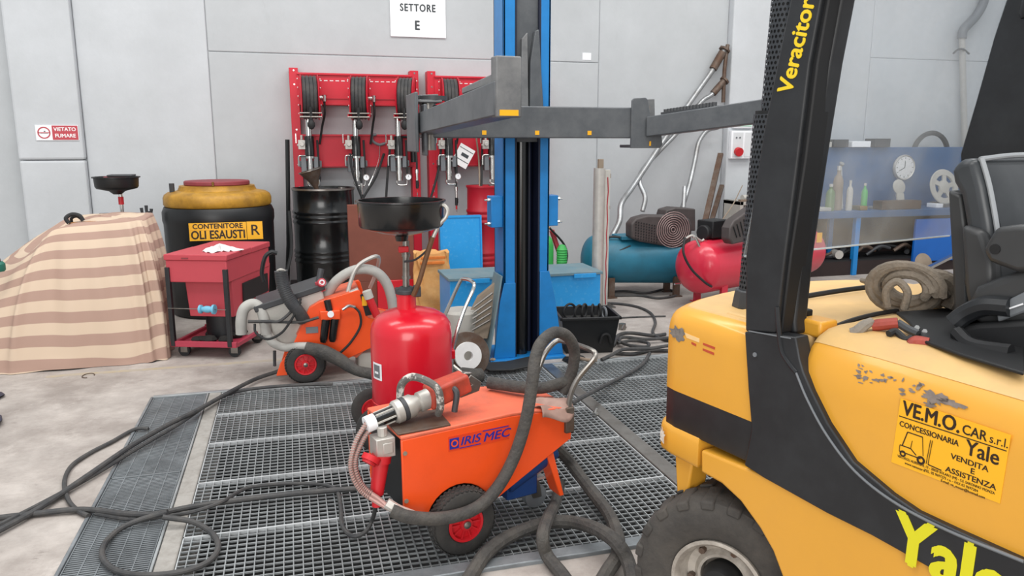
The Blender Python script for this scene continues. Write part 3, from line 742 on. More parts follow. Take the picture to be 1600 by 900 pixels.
# blue tool chest behind the lift column
CH = thing('blue_chest', 'long low blue metal chest with dusty lid behind lift column', 'chest', (1.95,6.3,0))
MB().box(1.20,2.52,6.06,6.52,0.0,0.385).obj('body','blue_light',CH,bevel=0.004,**W)
ld = MB().box(1.185,2.535,6.045,6.53,0.385,0.41).obj('lid','blue_chest_top',CH,bevel=0.004,**W)
for x in (1.43, 2.37):
    MB().box(x-0.1,x+0.1,6.035,6.046,0.362,0.398).obj('lid_lip','blue_light',ld,bevel=0.002,**W)
MB().cyl((1.98,6.058,0.2),(1.98,6.045,0.2),0.015,n=12).obj('lock','chrome',CH,**W)

# green gas cylinder with hoses, red bar
GC = thing('gas_cylinder', 'small green gas cylinder behind the blue chest', 'gas cylinder', (2.816, 8.136, 0.0))
g = Vector((2.37,7.15,0)); GC.location = g; WM[GC.name] = Matrix.Translation(g)
MB().lathe([(0,0),(0.085,0),(0.09,0.02),(0.09,0.50),(0.075,0.56),(0.04,0.60),(0.03,0.62),(0,0.62)],28).obj('bottle','green',GC)
MB().cyl((0,0,0.62),(0,0,0.70),0.02,n=10).cyl((-0.05,0,0.67),(0.05,0,0.67),0.012,n=8).obj('valve','brass',GC)
GC2 = thing('gas_cylinder', 'slim ribbed green bottle next to the gas cylinder', 'gas cylinder', (2.535,7.10,0))
MB().lathe([(0,0),(0.05,0),(0.05,0.3)]+[(0.05+0.004*(k%2),0.3+0.012*k) for k in range(14)]+[(0.03,0.50),(0,0.51)],20).obj('bottle','green',GC2)
lone(MB().bar((2.461, 7.2, 0.638), (2.619, 7.25, 0.237), 0.03, 0.04), 'red_bar', 'red_dull', 'leaning dull red bar beside green gas cylinder', 'bar')
lone(MB().tube([(2.42,7.15,0.67), (2.584, 7.2, 0.506), (2.626, 7.2, 0.375), (2.587, 7.2, 0.214), (2.52,7.22,0.012), (2.70,7.25,0.012)],0.011,n=7), 'gas_hose', 'rubber', 'black hose bending from the green gas cylinder', 'hose')

# tall white and silver post standing free
PO = thing('steel_post', 'tall pale steel tube post with red edging strip', 'post', (2.69,6.5,0))
MB().cyl((-0.02,0,0),(-0.02,0,1.27),0.052,n=28).obj('tube','alu',PO)
MB().box(0.025,0.075,-0.03,0.03,0,1.255).obj('rail','white_tank',PO,bevel=0.003)
r = MB()
for k in range(9): r.bar((0.052+0.004*(-1)**k,-0.032,0.02+0.13*k),(0.052-0.004*(-1)**k,-0.032,0.02+0.13*(k+1)),0.008,0.004)
r.obj('red_strip','red_dark',PO)
MB().box(-0.035,0.012,-0.02,0.02,1.27,1.35).obj('top_bracket','tan',PO,bevel=0.004)
MB().box(0.07,0.088,-0.015,0.015,1.18,1.22).box(0.07,0.086,-0.015,0.015,0.9,0.93).obj('clip','tan',PO,bevel=0.002)
MB().box(-0.12,0.12,-0.12,0.12,0,0.012).obj('base_plate','steel',PO)

# signs on the wall
SG = lone(MB().box(1.035,1.60,YW-0.016,YW-0.004,2.545,2.96), 'sector_sign', 'white', 'white wall sign reading SETTORE E above the hose reels', 'sign', bevel=0.002)
text('SETTORE', 0.10, 'text_grey', SG, basis((1.315,YW-0.0165,2.825),(1,0,0.004),(0,0,1)), world=True, bold=0.004, xs=0.78, space=1.18)
text('E', 0.125, 'text_grey', SG, basis((1.305,YW-0.0165,2.655),(1,0,0),(0,0,1)), world=True, bold=0.005, xs=0.85)
yy = YW-0.09
NS = lone(MB().box(-2.205,-1.855,yy-0.008,yy-0.002,1.515,1.652), 'no_smoking_sign', 'white', 'small red and white sign reading VIETATO FUMARE on concrete column', 'sign')
MB().box(-2.07,-1.86,yy-0.0095,yy-0.008,1.520,1.647).obj('red_field','red_dull',NS,world=True,smooth=False)
text('VIETATO', 0.046, 'text_white', NS, basis((-1.965,yy-0.0102,1.613),(1,0,0),(0,0,1)), world=True, bold=0.0012, xs=0.98)
text('FUMARE', 0.046, 'text_white', NS, basis((-1.965,yy-0.0102,1.556),(1,0,0),(0,0,1)), world=True, bold=0.0012, xs=1.0)
MB(basis((-2.137,yy-0.0088,1.583),(1,0,0),(0,0,1))).lathe([(0.043,0),(0.053,0),(0.053,0.0012),(0.043,0.0012),(0.043,0)],28).box(-0.047,0.047,-0.004,0.004,0,0.0012).obj('prohibition_ring','red_dull',NS,world=True)
for v in NS.children[-1].data.vertices: pass
MB(basis((-2.137,yy-0.0086,1.583),(1,0,0),(0,0,1))).box(-0.028,0.022,-0.006,0.004,0,0.0009).box(0.024,0.032,-0.006,0.004,0,0.0009).box(0.0,0.012,0.008,0.016,0,0.0009).obj('cigarette','text_grey',NS,world=True,smooth=False)

# ================================================================ forklift
FK = thing('forklift_truck', 'yellow and black forklift truck seen from its side, rear wheel on grating edge', 'forklift', (1.087, 1.742, 0), math.atan2(-0.9707, 0.2402))
def offset_poly(poly, d):
    n = len(poly); out = []
    ar = sum(poly[i][0]*poly[(i+1)%n][1]-poly[(i+1)%n][0]*poly[i][1] for i in range(n))
    sg = 1 if ar > 0 else -1
    for i in range(n):
        a = Vector(poly[i-1]); b = Vector(poly[i]); c = Vector(poly[(i+1)%n])
        e1 = (b-a).normalized(); e2 = (c-b).normalized()
        n1 = Vector((-e1.y,e1.x))*sg; n2 = Vector((-e2.y,e2.x))*sg
        k = (n1+n2); k = k/ max(0.4, k.dot(n1))
        out.append((b.x+k.x*d, b.y+k.y*d))
    return out
def loft(mb, poly, levels):
    n = len(poly); vs = []
    for z, d in levels: vs += [(x, y, z) for x, y in offset_poly(poly, d)]
    fs = [(j*n+i, j*n+(i+1)%n, (j+1)*n+(i+1)%n, (j+1)*n+i) for j in range(len(levels)-1) for i in range(n)]
    fs += [tuple(range(n-1,-1,-1)), tuple(range((len(levels)-1)*n, len(levels)*n))]
    return mb.add(vs, fs)
cw = [(-0.085,0.0),(-0.19,0.0),(-0.235,0.008),(-0.260,0.032),(-0.283,0.075),(-0.318,0.16),(-0.345,0.26),(-0.366,0.38),(-0.376,0.50),(-0.370,0.62),(-0.348,0.726),(-0.305,0.84),(-0.25,0.93),(-0.19,0.99),(-0.085,1.0)]
cwl = [(0.16,0.0)] + cw[1:-1] + [(0.16,1.0)]
top_lv = [(0.790,0),(0.965,0.0),(0.985,0.003),(1.002,0.009),(1.016,0.019),(1.026,0.033),(1.030,0.05)]
cwo = loft(MB(), cwl, top_lv).obj('counterweight', 'yellow', FK, angle=50)
loft(MB(), offset_poly(cwl, 0.02)[0:], [(1.029,0.03),(1.034,0.034)]).obj('top_cover', 'yellow_dusty', cwo, angle=50)
loft(MB(), cwl, [(0.675,0.006),(0.680,0.002),(0.795,0.001),(0.797,0.008)]).obj('black_band', 'fork_black', FK, angle=50)
fl = [(-0.078,-0.006)] + [(x-0.012, y-0.004) for x, y in cw[1:-1]] + [(-0.078,1.0)]
loft(MB(), fl, [(0.588,0.012),(0.594,0.004),(0.604,0.0),(0.664,0.0),(0.676,0.004),(0.684,0.014)]).obj('lower_bumper', 'yellow', FK, angle=50)
# chipped paint
chip(blob(-0.186,0.962,0.030,0.020,seed=3), -0.0011, 'pale_chip', 'paint_chip', FK)
chip([(-0.16,0.970),(-0.10,0.966),(-0.10,0.955),(-0.15,0.957)], -0.0009, mat('worn_paint', '#e9c48a', 0.6, var=0.1), 'paint_chip', FK)
for a, b, z in ((-0.085,-0.04,0.958),(-0.085,-0.042,0.942),(-0.13,-0.112,0.950)):
    chip([(a,z),(b,z-0.002),(b,z-0.009),(a,z-0.006)], -0.0011, mat('red_scrape', '#b5482a', 0.6), 'paint_chip', FK)
chip(blob(-0.225,0.640,0.010,0.022,seed=8), -0.0112, mat('white_primer', '#c9bfb4', 0.7, var=0.3, scale=80), 'paint_chip', FK)
# chassis skirt with wheel arch
sk = [(-0.067, 0.654), (-0.063, 0.588), (0.016, 0.586), (0.087, 0.564), (0.157, 0.519), (0.202, 0.478), (0.237, 0.425), (0.268,0.34), (0.275,0.2), (1.35,0.2), (1.35,0.66), (0.2,0.668)]
MB().prism(sk, -0.008, 0.05).obj('side_skirt', 'yellow', FK, bevel=0.008, seg=3)
MB().prism([(-0.215,0.60),(-0.135,0.60),(-0.155,0.44),(-0.195,0.44)], 0.03, 0.10).obj('axle_bracket', 'yellow', FK, bevel=0.006)
MB().box(0.30,1.35,0.05,0.95,0.20,0.80).box(-0.20,0.32,0.28,0.72,0.24,0.70).obj('chassis', 'fork_dark', FK)
MB().box(-0.03,0.03,0.22,0.78,0.25,0.32).obj('steer_axle', 'fork_dark', FK)
# curved black side frame that carries the overhead guard leg
fr = [(0.075, 1.026), (0.098,0.88), (0.117,0.779), (0.10,0.673), (0.166, 0.664), (0.358, 0.652), (0.474, 0.651), (0.607, 0.642), (0.66,0.640), (1.35,0.632),
      (1.35,0.742), (0.768, 0.744), (0.648, 0.746), (0.568, 0.749), (0.509, 0.763), (0.412, 0.8), (0.339, 0.866), (0.289, 0.929), (0.262, 0.968), (0.249, 0.996), (0.233, 1.047), (0.188, 1.042), (0.172, 1.042)]
MB().prism(fr, -0.016, 0.03).obj('side_frame', 'fork_black', FK, bevel=0.004)
# raised bead along the frame edge
def off_in(p, d): return (p[0]-d*0.8, -0.015, p[1]-d*0.6)
bead = [(0.173, 1.108), (0.184, 1.047), (0.197, 1.002), (0.223, 0.976), (0.243, 0.962)]
MB().tube([(x,-0.015,z) for x,z in bead], 0.006, n=8).obj('frame_bead', 'fork_black', FK)
bead = [(0.243, 0.962), (0.281, 0.905), (0.34, 0.839), (0.418, 0.782), (0.514, 0.75), (0.633, 0.739), (0.776, 0.743)]
MB().tube([(x,-0.016,z) for x,z in bead], 0.0035, n=6).obj('frame_bead', 'grey_mid', FK)
MB().bar((0.09, -0.017, 1.031), (0.221, -0.017, 1.041), 0.002, 0.003).obj('frame_seam', 'grey_mid', FK)
MB().cyl((0.115,-0.0155,0.975),(0.115,-0.019,0.975),0.006,n=10).obj('rivet', 'grey_mid', FK)
# guard leg (near): outer box and inner channel
lo = [(0.075, 1.026), (0.062, 1.218), (0.077, 1.379), (0.097, 1.533), (0.124, 1.68), (0.151, 1.818), (0.235,2.16), (0.335,2.16), (0.235, 1.806), (0.215, 1.672), (0.201, 1.459), (0.184, 1.233), (0.172, 1.042)]
leg = MB().prism(lo, -0.014, 0.045).obj('guard_leg', 'fork_black', FK, bevel=0.006, seg=3)
ch_ = [(0.139, 1.032), (0.147, 1.227), (0.17, 1.458), (0.184, 1.676), (0.205, 1.812), (0.33,2.16), (0.36,2.16), (0.246, 1.806), (0.228, 1.672), (0.214, 1.459), (0.191, 1.233), (0.179, 1.041)]
MB().prism(ch_, 0.0, 0.06).obj('guard_channel', 'fork_dark', FK, bevel=0.004)
ch2 = [(0.141, 1.028), (0.145, 1.224), (0.17, 1.458), (0.187, 1.677), (0.204, 1.815), (0.36,2.16), (0.39,2.16), (0.251, 1.808), (0.232, 1.674), (0.21, 1.459), (0.19, 1.229), (0.185, 1.07), (0.192, 1.036)]
MB().prism(ch2, 0.035, 0.085).obj('guard_channel', 'fork_black', FK, bevel=0.010, seg=3)
text('Veracitor', 0.062, 'text_yellow', leg, basis((0.155,-0.0148,1.612),(0.235,0,0.972),(-0.972,0,0.235)), align='LEFT', bold=0.0018, xs=0.86)
# far guard leg and roof rails
far = [(x, z) for x, z in [(0.013, 1.465), (0.043, 1.619), (0.075, 1.803), (0.099, 1.907), (0.28,2.16), (0.46,2.16), (0.251, 1.885), (0.217, 1.611), (0.205, 1.427), (0.243, 1.095), (0.08, 1.069), (0.032, 1.346)]]
MB().prism(far, 0.95, 1.02).obj('guard_leg', 'fork_black', FK, bevel=0.006)
MB().box(0.2,1.5,-0.014,0.06,2.14,2.20).box(0.2,1.5,0.95,1.02,2.14,2.20).obj('roof_rail', 'fork_black', FK, bevel=0.01)
for k in range(6):
    MB().box(0.30+0.2*k,0.34+0.2*k,0.05,0.96,2.15,2.19).obj('roof_bar', 'fork_black', FK, bevel=0.004)
MB().lathe([(0,-0.02),(0.03,-0.015),(0.035,0.0),(0.03,0.05),(0,0.055)],16,Matrix.Translation((0.19,0.93,1.86))).obj('work_light', 'black', FK)
# rear polycarbonate window
pm = bpy.data.materials.new('scratched_polycarbonate'); pm.use_nodes = True
nt = pm.node_tree; N = nt.nodes; N.remove(N['Principled BSDF'])
tr = N.new('ShaderNodeBsdfTransparent'); tr.inputs[0].default_value = (0.93,0.95,0.97,1)
df = N.new('ShaderNodeBsdfDiffuse'); df.inputs[0].default_value = (0.75,0.78,0.80,1)
gl = N.new('ShaderNodeBsdfGlossy'); gl.inputs['Roughness'].default_value = 0.15
m1 = N.new('ShaderNodeMixShader'); m2 = N.new('ShaderNodeMixShader'); m2.inputs[0].default_value = 0.05
tc = N.new('ShaderNodeTexCoord'); no = N.new('ShaderNodeTexNoise'); no.inputs['Scale'].default_value = 5; no.inputs['Detail'].default_value = 6
mr = N.new('ShaderNodeMapRange'); mr.inputs[1].default_value = 0.35; mr.inputs[2].default_value = 0.75; mr.inputs[3].default_value = 0.10; mr.inputs[4].default_value = 0.30
lk = nt.links
lk.new(tc.outputs['Object'], no.inputs['Vector']); lk.new(no.outputs['Fac'], mr.inputs[0]); lk.new(mr.outputs[0], m1.inputs[0])
lk.new(tr.outputs[0], m1.inputs[1]); lk.new(df.outputs[0], m1.inputs[2]); lk.new(m1.outputs[0], m2.inputs[1]); lk.new(gl.outputs[0], m2.inputs[2])
lk.new(m2.outputs[0], N['Material Output'].inputs['Surface'])
M['poly'] = pm
wnd = MB().hexa([(-0.034,0.08,1.199),(-0.034,1.02,1.199),(-0.030,1.02,1.199),(-0.030,0.08,1.199)],[(0.13,0.08,2.12),(0.13,1.02,2.12),(0.134,1.02,2.12),(0.134,0.08,2.12)]).obj('rear_window', 'poly', FK, smooth=False)
MB().bar((-0.032,0.085,1.198),(-0.032,1.015,1.198),0.006,0.004).obj('window_edge', mat('window_edge', '#c9d0d2', 0.4, var=0.02), wnd)
# hood: rear cover plate, mid plate, front hood sides
MB().box(-0.080,0.212,0.07,0.99,0.99,1.040).obj('hood_plate', 'yellow_dusty', FK, bevel=0.010, seg=3)
MB().box(-0.088,-0.078,0.05,0.98,0.99,1.030).obj('hood_seal', 'rubber', FK)
MB().tube([(-0.084,0.30,1.046),(-0.084,0.55,1.05),(-0.08,0.80,1.048)],0.008,n=6).obj('hood_strap', 'rubber', FK)
sec = [(0.0,0.66),(0.0,0.80),(0.0,0.93),(0.003,0.965),(0.012,0.998),(0.028,1.026),(0.05,1.047),(0.08,1.060),(0.12,1.065),(0.30,1.066),(0.99,1.066),(1.0,0.9)]
def hood(xs, sec):
    def f(u, v):
        i = min(int(round(v*(len(xs)-1))), len(xs)-1); j = int(round(u*(len(sec)-1)))
        x, ins, dz = xs[i]; y, z = sec[j]
        return (x, y + ins*(1 if y < 0.5 else -1), z - ins*(0.8 if z > 0.97 else 0) + dz*(1 if z > 0.9 else 0))
    return MB().grid(f, len(sec)-1, len(xs)-1)
XS = [(0.232,0.028,0.0),(0.236,0.012,0.0),(0.246,0.004,0.0),(0.262,0.0,0.0),(0.42,0,0.0),(0.58,0,-0.004),(0.75,0,-0.008),(1.0,0,-0.012),(1.35,0,-0.02)]
hd = hood(XS, sec[:9] + [(0.125,1.05),(0.126,0.9)]).obj('hood_side', 'yellow', FK, angle=60)
hood(XS[:6], sec[8:]).obj('front_hood', 'yellow', FK, angle=60)
sec2 = [(0.0,0.66),(0.0,0.80),(0.0,0.93),(0.003,0.965),(0.012,0.998),(0.028,1.026),(0.05,1.045),(0.075,1.055),(0.10,1.055),(0.115,1.045),(0.118,0.9)]
sec3 = [(0.034,1.0335),(0.05,1.0482),(0.08,1.0612),(0.12,1.0662),(0.30,1.0672),(0.985,1.0672)]
tan_top = hood(XS[1:6], [(0.12,1.0662)] + sec3[4:]).obj('hood_dust', 'yellow_dusty', hd, angle=60)
sec4 = sec3[:4]
hood(XS[1:], sec4).obj('hood_dust', 'yellow_dusty', hd, angle=60)
MB().tube([(0.219, 0.11, 1.043), (0.215,0.2,1.056), (0.214,0.3,1.062), (0.21,0.42,1.060), (0.208,0.9,1.05)], 0.006, n=6).obj('hood_gap_seal', 'rubber', FK)
MB().box(0.165,0.235,0.07,0.135,1.03,1.072).obj('hood_latch', 'yellow', FK, bevel=0.008, seg=3)
MB().box(0.140,0.163,0.075,0.13,1.03,1.085).obj('latch_stop', 'fork_dark', FK, bevel=0.004)
MB().box(0.115,0.15,0.10,0.15,1.04,1.062).obj('latch_stop', 'yellow', FK, bevel=0.004)
# worn paint on hood flank
for s, (cx, cz, rx, rz_) in enumerate(((0.455,1.000,0.018,0.010),(0.418,1.005,0.012,0.007),(0.395,1.004,0.006,0.006))): pass
wear = mat('worn_grey_primer', '#7a6f68', 0.7, var=0.25, scale=60)
def secy(z):
    for (ya, za), (yb, zb) in zip(sec[1:], sec[2:]):
        if za <= z <= zb: return ya + (yb-ya)*(z-za)/max(1e-6, zb-za)
    return 0.0
def chip2(poly):
    n = len(poly)
    cxx = sum(q[0] for q in poly)/n; czz = sum(q[1] for q in poly)/n
    ringm = [((q[0]+cxx)/2, (q[1]+czz)/2) for q in poly]
    vs = [(x, secy(z)-0.0012, z) for x, z in poly] + [(x, secy(z)-0.0012, z) for x, z in ringm] + [(cxx, secy(czz)-0.0012, czz)]
    fs = [(i, (i+1)%n, n+(i+1)%n, n+i) for i in range(n)] + [(n+i, n+(i+1)%n, 2*n) for i in range(n)]
    return MB().add(vs, fs).obj('paint_chip', wear, FK, smooth=False)
chip2(blob(0.563,0.990,0.026,0.011,n=26,jit=0.4,seed=5)); chip2(blob(0.600,0.990,0.026,0.006,n=22,jit=0.4,seed=6)); chip2(blob(0.56,0.975,0.014,0.006,n=18,jit=0.5,seed=9))
rr = random.Random(11)
for k in range(34):
    x = rr.uniform(0.375,0.53); z = 1.003 - (x-0.37)*0.03 + rr.uniform(-0.026,0.010)
    chip2(blob(x,z,rr.uniform(0.002,0.009),rr.uniform(0.001,0.005),n=8,jit=0.5,seed=k))
# dealer sticker
stk = MB().prism([(0.499, 0.972), (0.72, 0.966), (0.716, 0.828), (0.492, 0.827)], -0.0012, -0.0002).obj('dealer_sticker', 'sticker_yellow', FK, smooth=False)
def st(s, size, x, z, bold=0.0, xs=1.0, align='CENTER', shear=0.0):
    text(s, size, 'text_black', stk, basis((x,-0.0016,z),(1,0,-0.012),(0.012,0,1)), align=align, bold=bold, xs=xs, extrude=0.0003, shear=shear)
st('VE.M.O.', 0.043, 0.567, 0.952, 0.0013, 0.84)
st('CAR', 0.028, 0.655, 0.948, 0.0005, 0.86); st('s.r.l.', 0.025, 0.701, 0.947, 0.0, 0.85)
MB().box(0.500,0.716,-0.0018,-0.0012,0.9325,0.9345).obj('rule', 'text_black', stk, smooth=False)
st('CONCESSIONARIA', 0.0165, 0.565, 0.917, 0.0004, 0.9)
st('Yale', 0.043, 0.674, 0.914, 0.0008, 0.86)
st('VENDITA', 0.016, 0.652, 0.886, 0.0003, 1.1); st('E', 0.016, 0.660, 0.871, 0.0003, 1.1); st('ASSISTENZA', 0.016, 0.657, 0.856, 0.0003, 1.12)
st('VIA DEGLI ALBERGHI, 13 - 20020 SOLARO (MI) - S.S. SARONNO MONZA', 0.0075, 0.605, 0.845, 0.0, 0.84)
st('TEL. 02 9697275 r.a. - FAX 02 9697204', 0.0075, 0.620, 0.8365, 0.0, 0.9)
st('www.vemocar.it', 0.0075, 0.545, 0.8365, 0, 0.9); st('E-mail: ve_mocar@hotmail.com', 0.0075, 0.645, 0.8285, 0, 0.9)
ic = MB()
def il(a, b, w=0.0022): ic.bar((a[0],-0.0015,a[1]),(b[0],-0.0015,b[1]),0.0006,w)
for a, b in (((0.522,0.905),(0.555,0.905)),((0.522,0.905),(0.513,0.872)),((0.555,0.905),(0.560,0.866)),((0.508,0.872),(0.532,0.872)),((0.532,0.872),(0.534,0.890)),((0.532,0.872),(0.545,0.862)),((0.508,0.858),(0.555,0.858)),((0.508,0.872),(0.508,0.858)),((0.572,0.905),(0.568,0.852)),((0.576,0.905),(0.572,0.852)),((0.572,0.852),(0.600,0.850))): il(a, b)
for x, z, r_ in ((0.516,0.855,0.007),(0.556,0.855,0.009)):
    ic.lathe([(r_*0.5,0),(r_,0),(r_,0.0006),(r_*0.5,0.0006),(r_*0.5,0)],16,basis((x,-0.0013,z),(1,0,0),(0,0,1)))
ic.obj('truck_drawing', 'text_black', stk, smooth=False, kind='stuff')
text('Yale', 0.152, 'text_yellow_green', FK, basis((0.527,-0.0168,0.676),(1,0,-0.02),(0.02,0,1)), align='LEFT', bold=0.0065, xs=0.88)
# rear wheel
def tyre(parent, x, y0, y1, r, nm='rear_wheel', steer=0.0):
    mx = Matrix.Translation((x,(y0+y1)/2,r)) @ Matrix.Rotation(steer,4,'Z') @ Matrix.Rotation(PI/2,4,'X')
    h = (y1-y0)/2; rr_ = r*0.49
    ty = MB().lathe([(rr_,-h*0.75),(rr_+0.02,-h*0.9),(r*0.72,-h),(r*0.84,-h*0.98),(r*0.93,-h*0.86),(r*0.965,-h*0.6),(r*0.965,h*0.6),(r*0.93,h*0.86),(r*0.84,h*0.98),(r*0.72,h),(rr_+0.02,h*0.9),(rr_,h*0.75)],64,mx).obj(nm, 'tyre', parent)
    lug = MB()
    n = 20
    for side in (-1,1):
        for k in range(n):
            a = 2*PI*(k + (0.5 if side > 0 else 0))/n; da = 2*PI/n*0.27
            def c(aa, rad, w): return mx @ Vector((rad*math.cos(aa), rad*math.sin(aa), w*side))
            lug.hexa([c(a-da,r*0.86,h*0.99),c(a+da,r*0.86,h*0.99),c(a+da,r*0.96,h*0.05),c(a-da,r*0.96,h*0.05)],
                     [c(a-da*0.9,r*0.955,h*0.95),c(a+da*0.9,r*0.955,h*0.95),c(a+da*0.9,r,h*0.05),c(a-da*0.9,r,h*0.05)])
    lug.obj('tread_lugs', 'tyre', ty, bevel=0.006, kind='stuff')
    rm = MB().lathe([(rr_+0.004,h*0.78),(rr_+0.006,h*0.90),(rr_-0.004,h*0.92),(rr_-0.014,h*0.80),(rr_-0.022,h*0.35),(r*0.33,h*0.30),(r*0.28,h*0.42),(r*0.25,h*0.42),(r*0.24,h*0.1),(0,h*0.1)],48,mx).obj('rim', 'rim', ty)
    MB().lathe([(0,h*0.2),(r*0.2,h*0.2),(r*0.22,h*0.5),(r*0.17,h*0.85),(0,h*0.9)],24,mx).obj('hub', 'fork_dark', ty)
    for k in range(6):
        a = 2*PI*k/6+0.2
        MB(mx).cyl((r*0.36*math.cos(a),r*0.36*math.sin(a),h*0.28),(r*0.36*math.cos(a),r*0.36*math.sin(a),h*0.5),0.010,n=6).obj('wheel_nut', 'rust_steel', rm)
    return ty
tyre(FK, -0.032, -0.012, 0.188, 0.266, steer=0.44); tyre(FK, 0.0, 0.775, 0.965, 0.28, 'rear_wheel', steer=0.44)
tyre(FK, 1.42, -0.02, 0.22, 0.34, 'front_wheel')
# perforated exhaust guard
def perforated(name, c, r, z0, z1, lean, parent, m, nu=26, pitch=0.0135, hole=0.34, a0=0.0, a1=2*PI):
    mb = MB(); nv = int((z1-z0)/pitch)
    def P(u, v):
        a = a0 + (a1-a0)*u/nu; z = z0 + pitch*v; s = (z-z0)
        return (c[0]+lean[0]*s+r*math.cos(a), c[1]+lean[1]*s+r*math.sin(a), z)
    for j in range(nv):
        sh = 0.5*(j%2)
        for i in range(nu):
            cu, cv = i+0.5+sh, j+0.5
            q = [(0.5,0),(0.5,0.5),(0,0.5),(-0.5,0.5),(-0.5,0),(-0.5,-0.5),(0,-0.5),(0.5,-0.5)]
            vs = [P(cu+a, cv+b) for a, b in q] + [P(cu+hole*math.cos(k*PI/4), cv+hole*math.sin(k*PI/4)) for k in range(8)]
            mb.add(vs, [(k,(k+1)%8,8+(k+1)%8,8+k) for k in range(8)])
    return mb.obj(name, m, parent, smooth=True, kind='stuff')
M['pipe_guard'] = mat('guard_grey', '#3a3e43', 0.5, 0.2, var=0.1)
perforated('exhaust_guard', (-0.100,0.205), 0.045, 1.075, 1.585, (0.018,0.02), FK, 'pipe_guard')
perforated('exhaust_guard', (-0.085,0.225), 0.038, 1.58, 2.15, (0.03,0.02), FK, 'pipe_guard', nu=22)
MB().cyl((-0.10,0.205,1.03),(-0.091,0.215,1.583),0.041,n=20).cyl((-0.085,0.225,1.584),(-0.068,0.236,2.15),0.034,n=20).obj('exhaust_pipe', 'fork_dark', FK)
MB().cyl((-0.104,0.205,1.032),(-0.104,0.205,1.085),0.060,0.052,n=10).obj('exhaust_collar', 'grey_dark', FK, bevel=0.004)
# narrow perforated strip beside the guard
MB().hexa([(-0.028,0.195,1.40),(-0.022,0.195,1.40),(-0.022,0.225,1.40),(-0.028,0.225,1.40)],[(0.005,0.205,2.15),(0.011,0.205,2.15),(0.011,0.235,2.15),(0.005,0.235,2.15)]).obj('guard_strip', 'grey_mid', FK)
# ---- seat
M['piping'] = mat('silver_piping', '#a9adb0', 0.35, 0.2, var=0.05)
ST = [(0.362, 1.432), (0.367, 1.45), (0.385, 1.461), (0.417, 1.466), (0.441, 1.403), (0.462, 1.333), (0.474, 1.288), (0.488, 1.234), (0.503, 1.178), (0.415, 1.16), (0.416, 1.239), (0.408, 1.313), (0.389, 1.379), (0.369, 1.407)]
seat = MB().prism(ST, 0.32, 0.86).obj('seat_backrest', 'seat', FK, bevel=0.022, seg=4, angle=60)
# backrest cushion bulging forward between the piping
def cush(u, v):
    y = 0.355 + 0.47*u; e = math.sin(PI*min(1,max(0,u)))**0.35; z = 1.215 + 0.245*v
    x0 = 0.085 + 0.045*(1-v)*1.6
    return (x0 + 0.05*e*(0.55+0.45*math.sin(PI*v)), y, z)
xf, zf = (0.417, 1.466); xg, zg = (0.488, 1.234)
def cush(u, v):
    y = 0.345 + 0.49*u; e = math.sin(PI*u)**0.4
    b = xg + (xf-xg)*v; z = zg + 0.012 + (zf-zg-0.03)*v
    return (b + 0.012 + 0.030*e*math.sin(PI*(0.12+0.8*v)), y, z)
MB().grid(cush, 16, 12).obj('back_cushion', 'seat', FK, angle=60)
pp = [(x+0.006, 0.335, z) for x, z in ((0.417, 1.464), (0.441, 1.403), (0.462, 1.333), (0.474, 1.288), (0.488, 1.234))]
MB().tube(pp + [], 0.006, n=8).obj('seat_piping', 'piping', FK)
MB().tube([(xf+0.004,0.335,zf-0.004),(xf+0.006,0.5,zf+0.004),(xf+0.006,0.84,zf)], 0.006, n=8).obj('seat_piping', 'piping', FK)
MB().tube([(xg+0.03,0.36,zg+0.045),(xg+0.045,0.5,zg+0.042),(xg+0.045,0.82,zg+0.042)], 0.006, n=8).obj('seat_piping', 'piping', FK)
sh = [(0.348, 1.389), (0.384, 1.378), (0.402, 1.297), (0.425, 1.132), (0.442, 1.089), (0.4, 1.049), (0.381, 1.187)]
MB().prism(sh, 0.34, 0.84).obj('back_shell', 'seat_plastic', FK, bevel=0.008, seg=2)
low = [(0.41, 1.314), (0.461, 1.304), (0.49, 1.242), (0.504, 1.149), (0.455, 1.095), (0.436, 1.16)]
MB().prism(low, 0.30, 0.345).obj('side_shell', 'seat_plastic', FK, bevel=0.014, seg=3)
arm = [(0.498, 1.27), (0.519, 1.32), (0.562, 1.33), (0.658, 1.336), (0.68, 1.251), (0.574, 1.23), (0.514, 1.244)]
ar_ = MB().prism(arm, 0.24, 0.30).obj('armrest', 'seat_plastic', FK, bevel=0.012, seg=3)
hx, hz = (0.522, 1.274)
MB().cyl((hx+0.004,0.238,hz),(hx+0.004,0.25,hz),0.011,n=16).obj('pivot_hole', 'fork_dark', ar_)
cu_ = [(0.469, 1.151), (0.48, 1.183), (0.529, 1.213), (0.601, 1.251), (0.713, 1.282), (0.729, 1.157), (0.592, 1.118), (0.486, 1.097)]
MB().prism(cu_, 0.26, 0.88).obj('seat_cushion', 'seat_plastic', FK, bevel=0.02, seg=4, angle=60)
lb = [(0.536, 1.15), (0.589, 1.19), (0.677, 1.252), (0.688, 1.208), (0.594, 1.147), (0.545, 1.116)]
lbo = MB().prism(lb, 0.246, 0.262).obj('seat_side_trim', 'grey_mid', FK, bevel=0.004)
MB().bar((0.567, 0.244, 1.151), (0.593, 0.244, 1.166), 0.002, 0.0035).obj('trim_mark', 'white', lbo)
